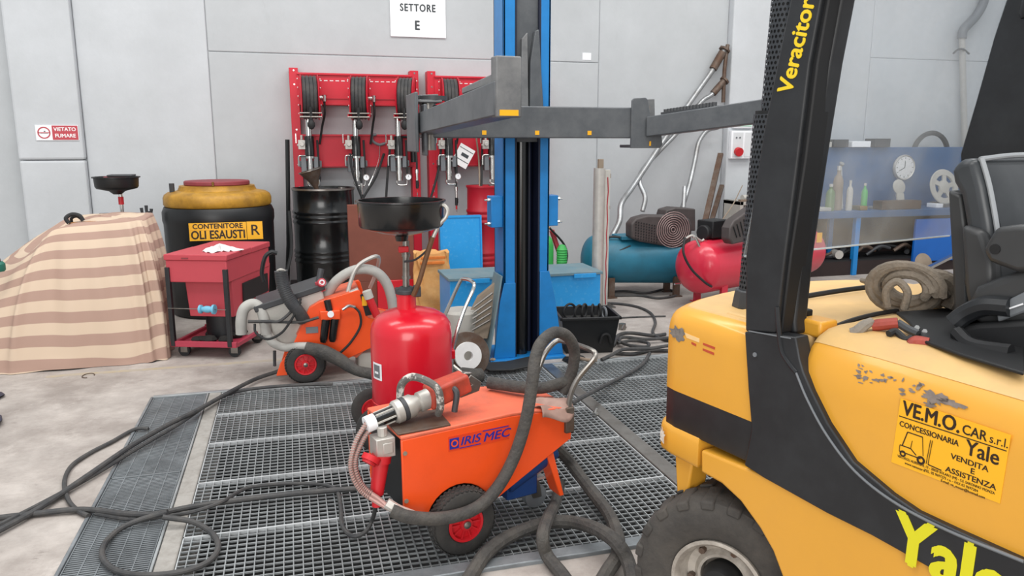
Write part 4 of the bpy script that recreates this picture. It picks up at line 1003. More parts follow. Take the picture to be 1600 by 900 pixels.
# seat base, floor and black clutter under the seat
MB().box(0.47,1.1,0.13,0.90,0.85,1.062).obj('seat_base', 'fork_dark', FK, bevel=0.02, seg=2)
MB().prism([(0.252, 0.334), (0.302, 0.53), (0.398, 0.651), (0.702, 0.055), (0.565, 0.082), (0.467, 0.117), (0.338, 0.257)], 1.066, 1.074, 'z').obj('seat_mount_plate', 'fork_dark', FK, bevel=0.003)
MB().prism([(0.453, 1.085), (0.511, 1.108), (0.736, 1.167), (0.749, 1.067), (0.61, 1.052), (0.517, 1.047), (0.466, 1.058)], 0.24, 0.86).obj('seat_suspension', 'fork_dark', FK, bevel=0.012, seg=2)
MB().tube([(0.455, 0.24, 1.096), (0.475, 0.25, 1.121), (0.515, 0.25, 1.146), (0.567, 0.25, 1.153)], 0.022, n=10).obj('seat_slide', 'fork_black', FK)
MB().tube([(0.487, 0.2, 1.086), (0.535, 0.18, 1.07), (0.613, 0.18, 1.075)], 0.016, n=8).obj('seat_rail', 'fork_dark', FK)
MB().tube([(0.552, 0.13, 1.05), (0.596, 0.13, 1.044)], 0.004, n=6, smooth=False).obj('release_rod', 'chrome', FK)
for p in ((0.397, 0.2, 1.077), (0.416, 0.2, 1.072)):
    MB().cyl((p[0],p[1],p[2]),(p[0]+0.005,p[1]-0.012,p[2]+0.004),0.006,n=6).obj('plate_bolt', 'chrome', FK)

# ================================================================ orange hydraulic cart (front)
def small_wheel(parent, c, r, w, axis_rot, rimc='red_plastic', spokes=10, tread=True, nm='wheel'):
    """pneumatic trolley wheel; axle along local y after axis_rot (about z)"""
    mx = Matrix.Translation(c) @ Matrix.Rotation(axis_rot, 4, 'Z') @ Matrix.Rotation(PI/2, 4, 'X')
    h = w/2; q = r*0.50
    ty = MB().lathe([(q,-h*0.6),(q*1.15,-h*0.95),(r*0.78,-h),(r*0.92,-h*0.8),(r,-h*0.35),(r,h*0.35),(r*0.92,h*0.8),(r*0.78,h),(q*1.15,h*0.95),(q,h*0.6)],48,mx).obj(nm, 'tyre_dark', parent)
    if tread:
        b = MB(); n = 40
        for k in range(n):
            for j in range(4):
                a = 2*PI*(k+0.5*(j%2))/n; z = (-0.6+0.4*j)*h
                rr = r*(1.0 if abs(z) < h*0.4 else 0.965)
                u = mx @ Vector((rr*math.cos(a), rr*math.sin(a), z))
                d = (mx.to_3x3() @ Vector((math.cos(a), math.sin(a), 0))); t = mx.to_3x3() @ Vector((-math.sin(a), math.cos(a), 0)); s_ = mx.to_3x3() @ Vector((0,0,1))
                e = PI*r/n*0.85; f = h*0.20; g = 0.0035
                b.hexa([u-t*e, u-s_*f, u+t*e, u+s_*f], [u-t*e*0.8+d*g, u-s_*f*0.8+d*g, u+t*e*0.8+d*g, u+s_*f*0.8+d*g])
        b.obj('tread_blocks', 'tyre_dark', ty, kind='stuff', smooth=False)
    for sgn in (1,-1):
        rm = MB(mx).lathe([(q*1.10,sgn*h*0.90),(q*1.06,sgn*h*1.0),(q*0.92,sgn*h*0.98),(q*0.86,sgn*h*0.55),(q*0.40,sgn*h*0.62),(q*0.36,sgn*h*1.05),(0,sgn*h*1.05)],32).obj('rim', rimc, ty)
        if sgn > 0:
            for k in range(spokes):
                a = 2*PI*k/spokes
                MB(mx).bar((q*0.38*math.cos(a),q*0.38*math.sin(a),h*0.72),(q*0.92*math.cos(a),q*0.92*math.sin(a),h*0.72),0.006,h*0.2,up=(0,0,1)).obj('spoke', rimc, rm)
            MB(mx).lathe([(0,h*1.05),(q*0.22,h*1.05),(q*0.22,h*1.2),(q*0.12,h*1.28),(0,h*1.28)],16).obj('axle_cap', 'steel', rm)
    return ty
CT = thing('hydraulic_cart', 'orange two-wheeled hydraulic power cart with black hose over its handle', 'hydraulic cart', (0.536, 2.553, 0), math.atan2(0.2419, 0.9703))
y0, y1 = 0.045, 0.40
body = [(-0.208,0.474),(-0.206,0.196)] 
arch = [(-0.095,0.165)]
for k in range(13):
    a = PI*(1.12 - 0.9*k/12); arch.append((0.012+0.132*math.cos(a), 0.128+0.132*math.sin(a)))
side = body + [(-0.155,0.185)] + [p for p in arch[1:] if p[1] > 0.165] + [(0.165,0.16),(0.50,0.335),(0.512,0.462),(0.24,0.482)]
MB().prism(side, y0, y0+0.012).obj('side_panel', 'orange', CT, bevel=0.003)
MB().prism(side, y1-0.012, y1).obj('side_panel', 'orange', CT, bevel=0.003)
MB().prism([(-0.208,0.474),(0.24,0.482),(0.512,0.462),(0.512,0.474),(0.24,0.495),(-0.208,0.487)], y0, y1).obj('top_cover', 'orange_top', CT, bevel=0.004)
MB().prism([(0.50,0.335),(0.512,0.462),(0.520,0.462),(0.508,0.335)], y0, y1).obj('front_plate', 'orange', CT, bevel=0.002)
MB().box(-0.20,-0.19,y0+0.012,y1-0.012,0.20,0.47).obj('rear_plate', 'black', CT)
MB().box(-0.165,0.20,y0+0.05,y1-0.05,0.155,0.40).obj('power_unit', 'fork_dark', CT)
for x, z in ((-0.196,0.425),(-0.196,0.245)):
    MB().cyl((x,y0-0.004,z),(x,y0+0.002,z),0.008,n=10).obj('panel_screw', 'tan', CT)
pl = MB().box(-0.028,0.225,y0-0.0014,y0-0.0002,0.396,0.452).obj('name_plate', mat('plate_red_orange', '#d8401c', 0.4), CT, smooth=False)
text('IRIS', 0.044, 'text_blue', pl, basis((0.018,y0-0.0018,0.424),(1,0,0.01),(0,0,1)), align='LEFT', bold=0.0008, shear=0.25, xs=1.2)
text('MEC', 0.046, 'text_blue', pl, basis((0.112,y0-0.0018,0.420),(1,0,0.01),(0,0,1)), align='LEFT', bold=0.0008, shear=0.25, xs=1.25)
MB().box(-0.024,0.014,y0-0.0024,y0-0.0014,0.403,0.444).obj('emblem', 'text_blue', pl, smooth=False)
MB().lathe([(0.009,0),(0.014,0),(0.014,0.0006),(0.009,0.0006),(0.009,0)],20,basis((-0.004,y0-0.0026,0.424),(1,0,0),(0,0,1))).obj('emblem_ring', 'orange', pl)
MB().box(0.016,0.104,y0-0.0022,y0-0.0014,0.399,0.4025).box(0.112,0.222,y0-0.0022,y0-0.0014,0.446,0.4495).obj('plate_stripe', 'text_blue', pl, smooth=False, kind='stuff')
small_wheel(CT, (0.012,0.020,0.128), 0.128, 0.075, 0.0)
small_wheel(CT, (0.012,0.430,0.128), 0.128, 0.075, 0.0)
MB().cyl((0.012,0.06,0.128),(0.012,0.39,0.128),0.010,n=10).obj('axle', 'steel', CT)
# blue motor, front foot and caster
MB().cyl((0.24,0.14,0.20),(0.46,0.14,0.30),0.075,n=20).box(0.26,0.40,0.12,0.34,0.10,0.23).obj('motor', mat('motor_blue', '#1d3f78', 0.5, var=0.15), CT, bevel=0.005)
MB().hexa([(0.47,0.06,0.095),(0.49,0.06,0.095),(0.49,0.14,0.095),(0.47,0.14,0.095)],[(0.40,0.06,0.30),(0.43,0.06,0.315),(0.43,0.14,0.315),(0.40,0.14,0.30)]).obj('front_foot', 'orange', CT, bevel=0.003)
MB().box(0.33,0.45,0.14,0.26,0.145,0.155).tube([(0.34,0.17,0.17),(0.39,0.15,0.175),(0.45,0.16,0.19)],0.016,n=8).obj('caster_plate', 'alu', CT)
cs = MB().cyl((0.435,0.185,0.052),(0.435,0.225,0.052),0.050,n=24).obj('caster', 'grey_mid', CT)
MB().hexa([(0.415,0.175,0.05),(0.455,0.175,0.05),(0.455,0.181,0.05),(0.415,0.181,0.05)],[(0.38,0.175,0.145),(0.44,0.175,0.145),(0.44,0.181,0.145),(0.38,0.181,0.145)]).hexa([(0.415,0.229,0.05),(0.455,0.229,0.05),(0.455,0.235,0.05),(0.415,0.235,0.05)],[(0.38,0.229,0.145),(0.44,0.229,0.145),(0.44,0.235,0.145),(0.38,0.235,0.145)]).obj('caster_fork', 'steel', cs)
# tubular push handle
hp = [(0.498, 0.05, 0.421), (0.506, 0.05, 0.512), (0.541, 0.05, 0.58), (0.611, 0.05, 0.644), (0.638, 0.07, 0.664), (0.639, 0.12, 0.673), (0.643, 0.3, 0.664), (0.624, 0.34, 0.655), (0.575, 0.345, 0.609), (0.537, 0.345, 0.535), (0.49,0.345,0.47)]
MB().tube(hp, 0.0115, n=10, res=5).obj('push_handle', 'steel', CT)
MB().box(0.475,0.515,0.03,0.07,0.37,0.475).obj('handle_bracket', 'rust_steel', CT, bevel=0.004)
MB().grid(lambda u,v: (0.36+0.15*u+0.008*math.sin(9*v), 0.02+0.11*v+0.01*math.sin(7*u), 0.487+0.014*math.sin(5*u+6*v)-0.06*max(0,0.25-v)*4*(0.4+0.6*math.sin(3*u))), 14, 12).obj('torn_tape', mat('grey_tape', '#9a7d72', 0.6, var=0.2, scale=20), CT, solid=0.002)
# hose from the tool round the wheel and over the handle
big = [(-0.268, 0.0, 0.248), (-0.215, -0.03, 0.222), (-0.101, -0.045, 0.194), (0.026, -0.045, 0.196), (0.127, -0.03, 0.243), (0.209, -0.02, 0.347), (0.261, -0.02, 0.487), (0.294, -0.01, 0.628), (0.323, 0.02, 0.698), (0.367, 0.05, 0.747), (0.451, 0.09, 0.771), (0.534, 0.12, 0.74), (0.583, 0.14, 0.674), (0.588, 0.15, 0.6), (0.574, 0.16, 0.545), (0.543, 0.165, 0.488)]
MB().tube(big, 0.0235, n=12, res=5).obj('hydraulic_hose', 'sleeve', CT)
MB().tube([(0.556, 0.165, 0.508), (0.555,0.165,0.532), (0.47,0.18,0.519), (0.40,0.22,0.519), (0.34,0.29,0.521), (0.30,0.345,0.522)], [0.020,0.024,0.024,0.025,0.025,0.026], n=12, res=5).obj('hose_end_sleeve', 'sleeve', CT)
MB().tube([(-0.279, 0.02, 0.269), (-0.245, 0.0, 0.243), (-0.201, -0.025, 0.221)], 0.019, n=10).obj('hose_ferrule', 'alu', CT)
for off in (0.0, 0.024):
    hz = [(-0.288, 0.15, 0.532), (-0.341, 0.14, 0.465), (-0.37, 0.12, 0.383), (-0.35, 0.09, 0.307), (-0.301, 0.05, 0.264), (-0.265, 0.01, 0.243)]
    hz = [(x+off*1.2*(1-k/5), y, z-off*0.25*(1-k/5)+ (off*0.5 if 1<k<5 else 0)) for k,(x,y,z) in enumerate(hz)]
    P = smooth_path(hz, 7)
    MB().tube(P, 0.0085, n=8, smooth=False).obj('tool_hose', 'pink_spring', CT)
    sp = MB(); acc = 0
    path = smooth_path(hz, 40)[: int(40*3.6)]
    coil = []; n = len(path)
    for i, p in enumerate(path):
        d = (path[min(i+1,n-1)]-path[max(i-1,0)]).normalized()
        x = d.cross(Vector((0,1,0))).normalized(); y = d.cross(x)
        a = i*2*PI/4.0
        coil.append(p + 0.0105*(x*math.cos(a)+y*math.sin(a)))
    sp.tube(coil, 0.0018, n=4, smooth=False).obj('spring_guard', 'steel', CT)
# cut-off plate and the cutting tool lying on the cart
TL = thing('hydraulic_cutter', 'red and silver hydraulic cutting tool lying on the orange cart', 'power tool', (CT.matrix_basis @ Vector((0,0,0))), CT.rotation_euler.z)
m0 = CT.matrix_basis.copy()
TL.location = m0 @ Vector((-0.08,0.16,0.49)); WM[TL.name] = Matrix.Translation(TL.location) @ Matrix.Rotation(CT.rotation_euler.z,4,'Z')
mw = Matrix.Translation(Vector((0.536,2.553,0))) @ Matrix.Rotation(CT.rotation_euler.z,4,'Z')
def ctb(): return MB(mw)
ctb().hexa([(-0.215,0.06,0.489),(-0.015,0.05,0.489),(0.01,0.22,0.489),(-0.20,0.27,0.489)],[(-0.215,0.06,0.495),(-0.015,0.05,0.498),(0.01,0.22,0.498),(-0.20,0.27,0.495)]).obj('base_plate','rust_steel',TL,world=True,bevel=0.002)
A = Vector((-0.30,0.15,0.515)); B = Vector((0.10,0.17,0.600)); ad = (B-A).normalized()
def q(s): return A + ad*s
ctb().cyl(q(0.0), q(0.035), 0.030, n=20).obj('end_collar','white',TL,world=True)
gr = ctb().cyl(q(0.03), q(0.115), 0.027, n=20).obj('grip_sleeve','black_gloss',TL,world=True)
for k in range(6):
    a = 2*PI*k/6; u = Vector((0,math.cos(a),math.sin(a)))
    ctb().bar(q(0.036)+u*0.028, q(0.11)+u*0.028, 0.005, 0.006).obj('grip_rib','white_tank',gr,world=True)
ctb().lathe([(0,0),(0.036,0),(0.043,0.008),(0.043,0.030),(0.038,0.032),(0.038,0.045),(0.043,0.047),(0.043,0.075),(0.036,0.085),(0.030,0.10),(0.038,0.105),(0.038,0.145),(0,0.145)],28,
            Matrix.Translation(q(0.11)) @ Vector((0,0,1)).rotation_difference(ad).to_matrix().to_4x4()).obj('cylinder_body','alu',TL,world=True)
ctb().cyl(q(0.143), q(0.158), 0.0440, n=24).obj('band','grey_dark',TL,world=True)
ctb().hexa([q(0.25)+Vector((0,-0.05,-0.035)),q(0.25)+Vector((0,0.05,-0.035)),q(0.25)+Vector((0,0.05,0.045)),q(0.25)+Vector((0,-0.05,0.045))],
           [q(0.43)+Vector((0,-0.04,-0.03)),q(0.43)+Vector((0,0.04,-0.03)),q(0.41)+Vector((0,0.04,0.045)),q(0.41)+Vector((0,-0.04,0.045))]).obj('tool_head',mat('worn_red_paint','#b8422f',0.55,var=0.15,scale=20,dirt='#7a3a2c',damt=0.4,dscale=14),TL,world=True,bevel=0.012,seg=3)
ctb().prism([(0.075,0.55),(0.155,0.565),(0.165,0.60),(0.12,0.635),(0.10,0.615),(0.125,0.595),(0.08,0.58)],0.15,0.175).prism([(0.06,0.60),(0.11,0.635),(0.13,0.64),(0.10,0.645),(0.04,0.63)],0.155,0.18).obj('jaw','steel',TL,world=True,bevel=0.003)
hl = [q(0.29)+Vector((-0.02,-0.055,-0.055)), q(0.28)+Vector((-0.01,-0.075,-0.01)), q(0.26)+Vector((0,-0.07,0.055)), q(0.22)+Vector((0,-0.035,0.095)), q(0.19)+Vector((0,0.02,0.10)), q(0.165)+Vector((0,0.05,0.07)), q(0.16)+Vector((0,0.055,0.01))]
ctb().tube(hl, 0.0145, n=10).obj('carry_handle',mat('taped_handle','#c9c5be',0.6,var=0.3,scale=40,dirt='#2c2a28',damt=0.6,dscale=22,dsharp=0.03),TL,world=True)
ctb().tube([q(0.33)+Vector((0,-0.02,0.03)), q(0.35)+Vector((0,-0.05,0.0)), q(0.34)+Vector((0,-0.05,-0.07))],0.012,n=8).obj('trigger','grey_dark',TL,world=True)
# red mains plug and socket at the cart end
PG = thing('mains_plug', 'red industrial mains plug with round cap at the cart end', 'plug', (0,0,0))
p = mw @ Vector((-0.265,0.10,0.24)); PG.location = p; WM[PG.name] = Matrix.Translation(p)
ctb().cyl((-0.262,0.11,0.385),(-0.285,0.10,0.27),0.030,0.024,n=20).cyl((-0.258,0.11,0.41),(-0.263,0.11,0.385),0.036,n=20).cyl((-0.285,0.10,0.27),(-0.288,0.10,0.225),0.016,n=14).obj('plug_body','red_plastic',PG,world=True)
ctb().cyl((-0.312,0.085,0.405),(-0.300,0.09,0.42),0.034,n=20).cyl((-0.318,0.083,0.398),(-0.312,0.085,0.405),0.026,n=20).obj('round_cap','red_plastic',PG,world=True)
ctb().box(-0.285,-0.215,0.085,0.16,0.405,0.475).box(-0.262,-0.225,0.08,0.085,0.42,0.46).cyl((-0.25,0.12,0.475),(-0.25,0.12,0.51),0.018,n=10).obj('socket_housing','alu',PG,world=True,bevel=0.004)
rg = [(-0.30+0.012*math.sin(k*0.5), 0.24+0.085*math.cos(2*PI*k/16), 0.34+0.085*math.sin(2*PI*k/16)) for k in range(16)]

# ================================================================ red waste oil tank with drain basin
TK = thing('oil_drain_tank', 'glossy red wheeled oil drain tank with wide black basin on pole', 'oil drain tank', (0.545, 3.78, 0))
R_ = 0.205
MB().lathe([(0,0.03),(0.15,0.03),(0.19,0.05),(R_,0.09),(R_,0.555),(0.198,0.60),(0.175,0.635),(0.13,0.662),(0.06,0.680),(0,0.684)],64).obj('tank','red',TK,angle=60)
MB().lathe([(R_+0.0005,0.205),(R_+0.003,0.21),(R_+0.0005,0.215)],64).obj('weld_seam','red',TK)
MB().cyl((-0.02,0,0.675),(-0.02,0,0.755),0.048,n=24).obj('neck','red',TK)
MB().lathe([(0.03,0.75),(0.055,0.755),(0.055,0.775),(0.03,0.79),(0.02,0.79)],20,Matrix.Translation((-0.02,0,0))).box(-0.075,-0.03,-0.02,0.02,0.765,0.785).obj('neck_collar','grey_dark',TK,bevel=0.003)
MB().cyl((-0.02,0,0.785),(-0.015,0,1.02),0.017,n=14).cyl((-0.018,0,0.83),(-0.018,0,0.842),0.022,n=14).cyl((-0.016,0,0.94),(-0.016,0,0.955),0.022,n=14).obj('pole','steel',TK)
MB().box(-0.055,-0.005,-0.03,0.0,0.965,0.995).obj('ball_valve','red_plastic',TK,bevel=0.004)
MB().tube([(-0.03,-0.03,0.92),(0.02,-0.05,0.93),(0.07,-0.05,0.965),(0.105,-0.03,1.0)],0.006,n=6).obj('drain_line','grey_dark',TK)
bs = MB().lathe([(0.0,1.02),(0.028,1.02),(0.034,1.045),(0.12,1.065),(0.185,1.085),(0.200,1.092),(0.206,1.10),(0.211,1.212),(0.220,1.215),(0.220,1.222),(0.205,1.222),(0.199,1.10),(0.10,1.08),(0,1.065)],56,Matrix.Translation((-0.035,0.0,0))).obj('basin','black_gloss',TK,angle=45)
lev = [(0.552, 3.72, 0.753), (0.579, 3.7, 0.826), (0.612, 3.69, 0.937), (0.647, 3.68, 1.047)]
MB().tube(lev, 0.013, n=8).obj('wooden_lever',mat('lever_brown','#6b4a2e',0.6,var=0.2,scale=20),TK,world=True)
MB().tube([(0.647, 3.68, 1.041), (0.679, 3.68, 1.103), (0.712, 3.68, 1.139), (0.722, 3.68, 1.176), (0.702, 3.69, 1.201), (0.666, 3.7, 1.198), (0.642, 3.71, 1.182)], 0.010, n=8).obj('suction_lance','alu',TK,world=True)
MB().box(-0.01,0.05,-0.05,-0.02,0.745,0.80).tube([(0.546, 3.72, 0.74), (0.531, 3.71, 0.72), (0.579, 3.71, 0.721)],0.016,n=8) if 0 else None
MB(Matrix.Translation((0.545,3.78,0))).box(0.01,0.045,-0.07,-0.02,0.745,0.80).obj('valve_block','grey_dark',TK,world=True,bevel=0.006)
# push handle on the right
hp = [(0.754, 3.82, 0.149), (0.761, 3.82, 0.387), (0.783, 3.82, 0.506), (0.831, 3.83, 0.638), (0.886, 3.84, 0.752), (0.888, 3.88, 0.779), (0.869, 3.98, 0.777), (0.853, 4.02, 0.756), (0.802, 4.02, 0.653), (0.75, 4.0, 0.554)]
MB().tube(hp, 0.010, n=8, res=4).obj('push_handle','chrome',TK,world=True)
MB().box(0.195,0.222,-0.02,0.06,0.40,0.445).obj('handle_lug','red',TK,bevel=0.003)
# oval badge on the tank
bd = MB(); ba = math.radians(200)
def badge(u, v):
    a = math.radians(194) + math.radians(22)*u; z = 0.345 + 0.085*v
    return (0.2065*math.cos(a), 0.2065*math.sin(a), z)
bo = bd.grid(badge,8,4).obj('badge','white',TK)
def badge2(u, v):
    a = math.radians(197) + math.radians(15)*u; z = 0.355 + 0.065*v
    return (0.2072*math.cos(a), 0.2072*math.sin(a), z)
MB().grid(badge2,8,4).obj('badge_print','grey_mid',bo)
def badge3(u, v):
    a = math.radians(200) + math.radians(9)*u; z = 0.375 + 0.012*v
    return (0.2078*math.cos(a), 0.2078*math.sin(a), z)
MB().grid(badge3,6,2).obj('badge_print','white',bo)
MB().box(-0.23,-0.10,-0.12,0.06,0.06,0.13).obj('wheel_bracket','red',TK,bevel=0.004)
for y in (-0.16,0.14):
    small_wheel(TK, (-0.19,y,0.115), 0.115, 0.04, 0.0, rimc='red_plastic', spokes=6, tread=False)
MB().cyl((-0.19,-0.16,0.115),(-0.19,0.14,0.115),0.010,n=8).obj('axle','steel',TK)
MB().cyl((0.14,0,0.0),(0.14,0,0.05),0.03,n=16).obj('foot','black',TK)

# ================================================================ orange dust extractor cart (behind)
OX = thing('suction_cart', 'orange and white suction cart with grey hoses tilted on red wheels', 'suction cart', (0.15, 4.95, 0))
yp = 4.90
poly = [(-0.155, 0.027), (-0.102, 0.001), (-0.053, 0.027), (-0.001, 0.124), (0.118, 0.14), (0.197, 0.108), (0.298, 0.126), (0.435, 0.18), (0.569, 0.226), (0.614, 0.339), (0.43, 0.385), (0.388, 0.559), (0.376, 0.573), (0.135, 0.511), (0.07, 0.474), (0.01, 0.349), (-0.055, 0.216), (-0.126, 0.126)]
poly = [(x, max(z,0.045)) for x, z in poly]
MB().prism(poly, yp, yp+0.02).obj('side_panel','orange',OX,world=True,bevel=0.004)
MB().prism([(x+0.03, z) for x, z in poly], yp+0.36, yp+0.38).obj('side_panel','orange',OX,world=True,bevel=0.004)
MB().prism(poly[9:15]+[(-0.02,0.30),(0.35,0.12)], yp+0.02, yp+0.36).obj('housing','orange_top',OX,world=True)
# tilted white collecting bin
bA = Vector((0.13, 5.08, 0.264)); up = Vector((-0.24,0,0.97)); rt = Vector((0.97,0,0.24))
bm_ = basis((-0.001, 5.12, 0.229), (0.96,0.0,0.28), (-0.28,0.0,0.96))
bn = MB(bm_).hexa([(-0.11,-0.02,-0.15),(0.20,-0.02,-0.15),(0.20,-0.02,0.15),(-0.11,-0.02,0.15)],[(-0.17,0.30,-0.17),(0.25,0.30,-0.17),(0.25,0.30,0.17),(-0.17,0.30,0.17)]).obj('collecting_bin','white_tank',OX,world=True,bevel=0.02,seg=3)
MB(bm_).box(-0.185,0.265,0.285,0.325,-0.18,0.18).obj('bin_rim','grey_dark',bn,world=True,bevel=0.006)
# hoses
def oh(pts, r, m, nm, n=12): return MB().tube(pts, r, n=n, res=6).obj(nm, m, OX, world=True)
oh([(0.159, 5.05, 0.476), (0.245, 5.02, 0.612), (0.368, 5.0, 0.685), (0.489, 4.98, 0.675), (0.569, 4.98, 0.582), (0.602, 4.98, 0.43), (0.593, 5.0, 0.339)], 0.033, 'grey_hose', 'suction_hose')
oh([(-0.352, 4.98, 0.313), (-0.347, 4.98, 0.404), (-0.323, 4.98, 0.476), (-0.268, 4.98, 0.502), (-0.224, 4.97, 0.464), (-0.206, 4.95, 0.381), (-0.202, 4.95, 0.31)], 0.034, 'grey_hose', 'suction_hose')
oh([(-0.201, 4.95, 0.318), (-0.17, 4.93, 0.259), (-0.094, 4.92, 0.222), (-0.016, 4.86, 0.24), (0.042, 4.84, 0.241)], 0.026, 'grey_hose', 'suction_hose')
oh([(0.034, 4.83, 0.236), (0.137, 4.8, 0.207), (0.232, 4.78, 0.156), (0.325, 4.74, 0.093), (0.418, 4.68, 0.077), (0.493, 4.64, 0.066)], [0.038,0.046,0.042,0.034,0.036,0.045], 'sleeve', 'hose_sleeve')
oh([(-0.09, 4.88, 0.717), (-0.083, 4.88, 0.633), (-0.05, 4.87, 0.54), (-0.0, 4.87, 0.464), (0.028, 4.9, 0.398)], [0.034,0.036,0.038,0.038,0.042], 'hose', 'corrugated_hose', 14)
rb = MB()
for k in range(22):
    t = k/22; P = smooth_path([(-0.09, 4.88, 0.717), (-0.083, 4.88, 0.633), (-0.05, 4.87, 0.54), (-0.0, 4.87, 0.464)], 8)
    i = int(t*(len(P)-2)); d = (P[i+1]-P[i]).normalized()
    rb.cyl(P[i]-d*0.004, P[i]+d*0.004, 0.041, n=14)
rb.obj('hose_ribs','grey_dark',OX,world=True,kind='stuff')
oh([(-0.109, 4.88, 0.722), (-0.089, 4.85, 0.734), (-0.064, 4.88, 0.716), (-0.091, 4.91, 0.7), (-0.109, 4.88, 0.722)], 0.008, 'white_tank', 'torn_cuff', 6)
oh([(-0.212, 5.3, 0.586), (-0.22, 5.3, 0.651), (-0.194, 5.3, 0.749), (-0.152, 5.3, 0.782), (-0.116, 5.3, 0.772)], 0.014, 'black', 'bin_handle', 8)
# tubular handle at the upper right
oh([(0.297, 4.96, 0.494), (0.334, 4.96, 0.618), (0.386, 4.96, 0.72), (0.491, 4.97, 0.773), (0.531, 5.08, 0.734), (0.514, 5.2, 0.612), (0.481, 5.25, 0.516)], 0.013, 'alu', 'push_handle', 8)
MB().bar((0.195, 4.93, 0.498), (0.378, 4.93, 0.571), 0.05, 0.02).obj('handle_bracket','alu',OX,world=True,bevel=0.003)
# filter regulator
oh([(0.018, 4.9, 0.514), (-0.103, 4.86, 0.415), (-0.179, 4.88, 0.407), (-0.302, 4.92, 0.406)], 0.010, 'hose', 'air_line', 8)
oh([(0.121, 4.86, 0.417), (0.012, 4.86, 0.395), (-0.142, 4.9, 0.396), (-0.305, 4.96, 0.393)], 0.009, 'hose', 'air_line', 8)
oh([(-0.264, 4.9, 0.392), (-0.259, 4.88, 0.339), (-0.193, 4.86, 0.299), (-0.107, 4.85, 0.336), (-0.045, 4.85, 0.414), (0.001, 4.85, 0.492), (0.019, 4.86, 0.546)], 0.008, 'rubber', 'air_line', 8)
MB().box(*[v for v in (0.13,0.255,4.86,4.90,0.395,0.455)]).obj('regulator_body','orange',OX,world=True,bevel=0.006)
MB().cyl((0.195,4.845,0.435),(0.195,4.86,0.435),0.020,n=18).obj('pressure_gauge','white',OX,world=True)
for x in (0.165,0.222):
    MB().lathe([(0,-0.15),(0.018,-0.15),(0.024,-0.13),(0.026,0.0),(0,0.0)],16,Matrix.Translation((x+0.0,4.872,0.40)) @ Matrix.Rotation(0.16,4,'Y')).obj('filter_bowl','black_gloss',OX,world=True)
MB().cyl((0.19,4.88,0.45),(0.178,4.88,0.52),0.022,n=14).obj('regulator_knob','black',OX,world=True)
oh([(0.269, 4.86, 0.458), (0.309, 4.86, 0.48), (0.349, 4.86, 0.47)], 0.010, 'chrome', 'quick_coupling', 8)
oh([(0.341, 4.86, 0.474), (0.375, 4.85, 0.429), (0.375, 4.85, 0.345), (0.311, 4.85, 0.244), (0.237, 4.86, 0.171)], 0.008, 'rubber', 'air_line', 8)
MB().box(0.04,0.115,4.895,4.90,0.31,0.35).obj('rating_plate','grey_mid',OX,world=True)
MB().prism([(0.385,0.54),(0.44,0.555),(0.475,0.41),(0.415,0.40)],4.895,4.91).obj('switch_plate','black',OX,world=True)
MB().box(0.395,0.425,4.885,4.897,0.47,0.53).obj('warning_label','sticker_yellow',OX,world=True)
MB().cyl((0.44,4.87,0.52),(0.485,4.87,0.40),0.026,n=14).obj('red_plug','red_plastic',OX,world=True)
MB().cyl((0.425,4.87,0.57),(0.44,4.87,0.52),0.030,n=14).obj('plug_collar','white_tank',OX,world=True)
MB().cyl((0.152, 4.98, 0.561), (0.135, 4.98, 0.625), 0.026, n=16).cyl((0.146, 4.96, 0.615), (0.153, 4.92, 0.63), 0.026, n=16).obj('red_valve','red_dull',OX,world=True)
MB().cyl((0.135, 4.98, 0.625), (0.155, 5.0, 0.703), 0.020, n=14).obj('valve_lever','grey_dark',OX,world=True)
MB().lathe([(0.010,0.003),(0.018,0.003),(0.018,0.006),(0.010,0.006),(0.010,0.003)],16,basis((0.153, 4.92, 0.63),(1,0,0),(0,0,1))).obj('valve_ring','white',OX,world=True)
wc = Vector((0.027, 4.87, 0.071)); OXw = OX.location
small_wheel(OX, (wc.x-0.15, 4.86-4.95, 0.125), 0.125, 0.07, 0.0)
small_wheel(OX, (wc.x-0.15+0.02, 5.32-4.95, 0.125), 0.125, 0.07, 0.0)
MB().cyl((wc.x,4.87,0.125),(wc.x+0.02,5.3,0.125),0.010,n=8).obj('axle','steel',OX,world=True)
MB().cyl((-0.159, 4.98, 0.19), (-0.164, 4.98, 0.089), 0.010, n=8).obj('stand_leg','grey_dark',OX,world=True)
MB().box(0.36,0.50,4.95,5.2,0.0,0.14).obj('rear_foot','white_tank',OX,world=True,bevel=0.01)

# ================================================================ striped cloth over a machine
CLm = bpy.data.materials.new('striped_tarpaulin'); CLm.use_nodes = True
nt = CLm.node_tree; N = nt.nodes; lk = nt.links; p = N['Principled BSDF']; p.inputs['Roughness'].default_value = 0.8
at = N.new('ShaderNodeAttribute'); at.attribute_name = 'stripe'
fr = N.new('ShaderNodeMath'); fr.operation = 'FRACT'; lk.new(at.outputs['Fac'], fr.inputs[0])
gt = N.new('ShaderNodeMapRange'); gt.inputs[1].default_value = 0.49; gt.inputs[2].default_value = 0.51; lk.new(fr.outputs[0], gt.inputs[0])
g2 = N.new('ShaderNodeMapRange'); g2.inputs[1].default_value = 0.0; g2.inputs[2].default_value = 0.02; lk.new(fr.outputs[0], g2.inputs[0])
sb = N.new('ShaderNodeMath'); sb.operation = 'SUBTRACT'; lk.new(g2.outputs[0], sb.inputs[0]); lk.new(gt.outputs[0], sb.inputs[1])
mx = N.new('ShaderNodeMix'); mx.data_type = 'RGBA'; lk.new(sb.outputs[0], mx.inputs[0])
mx.inputs[6].default_value = lin('#cbb6a0'); mx.inputs[7].default_value = lin('#a78a7c')
lk.new(mx.outputs[2], p.inputs['Base Color'])
CL = MB(); NU, NV = 160, 48
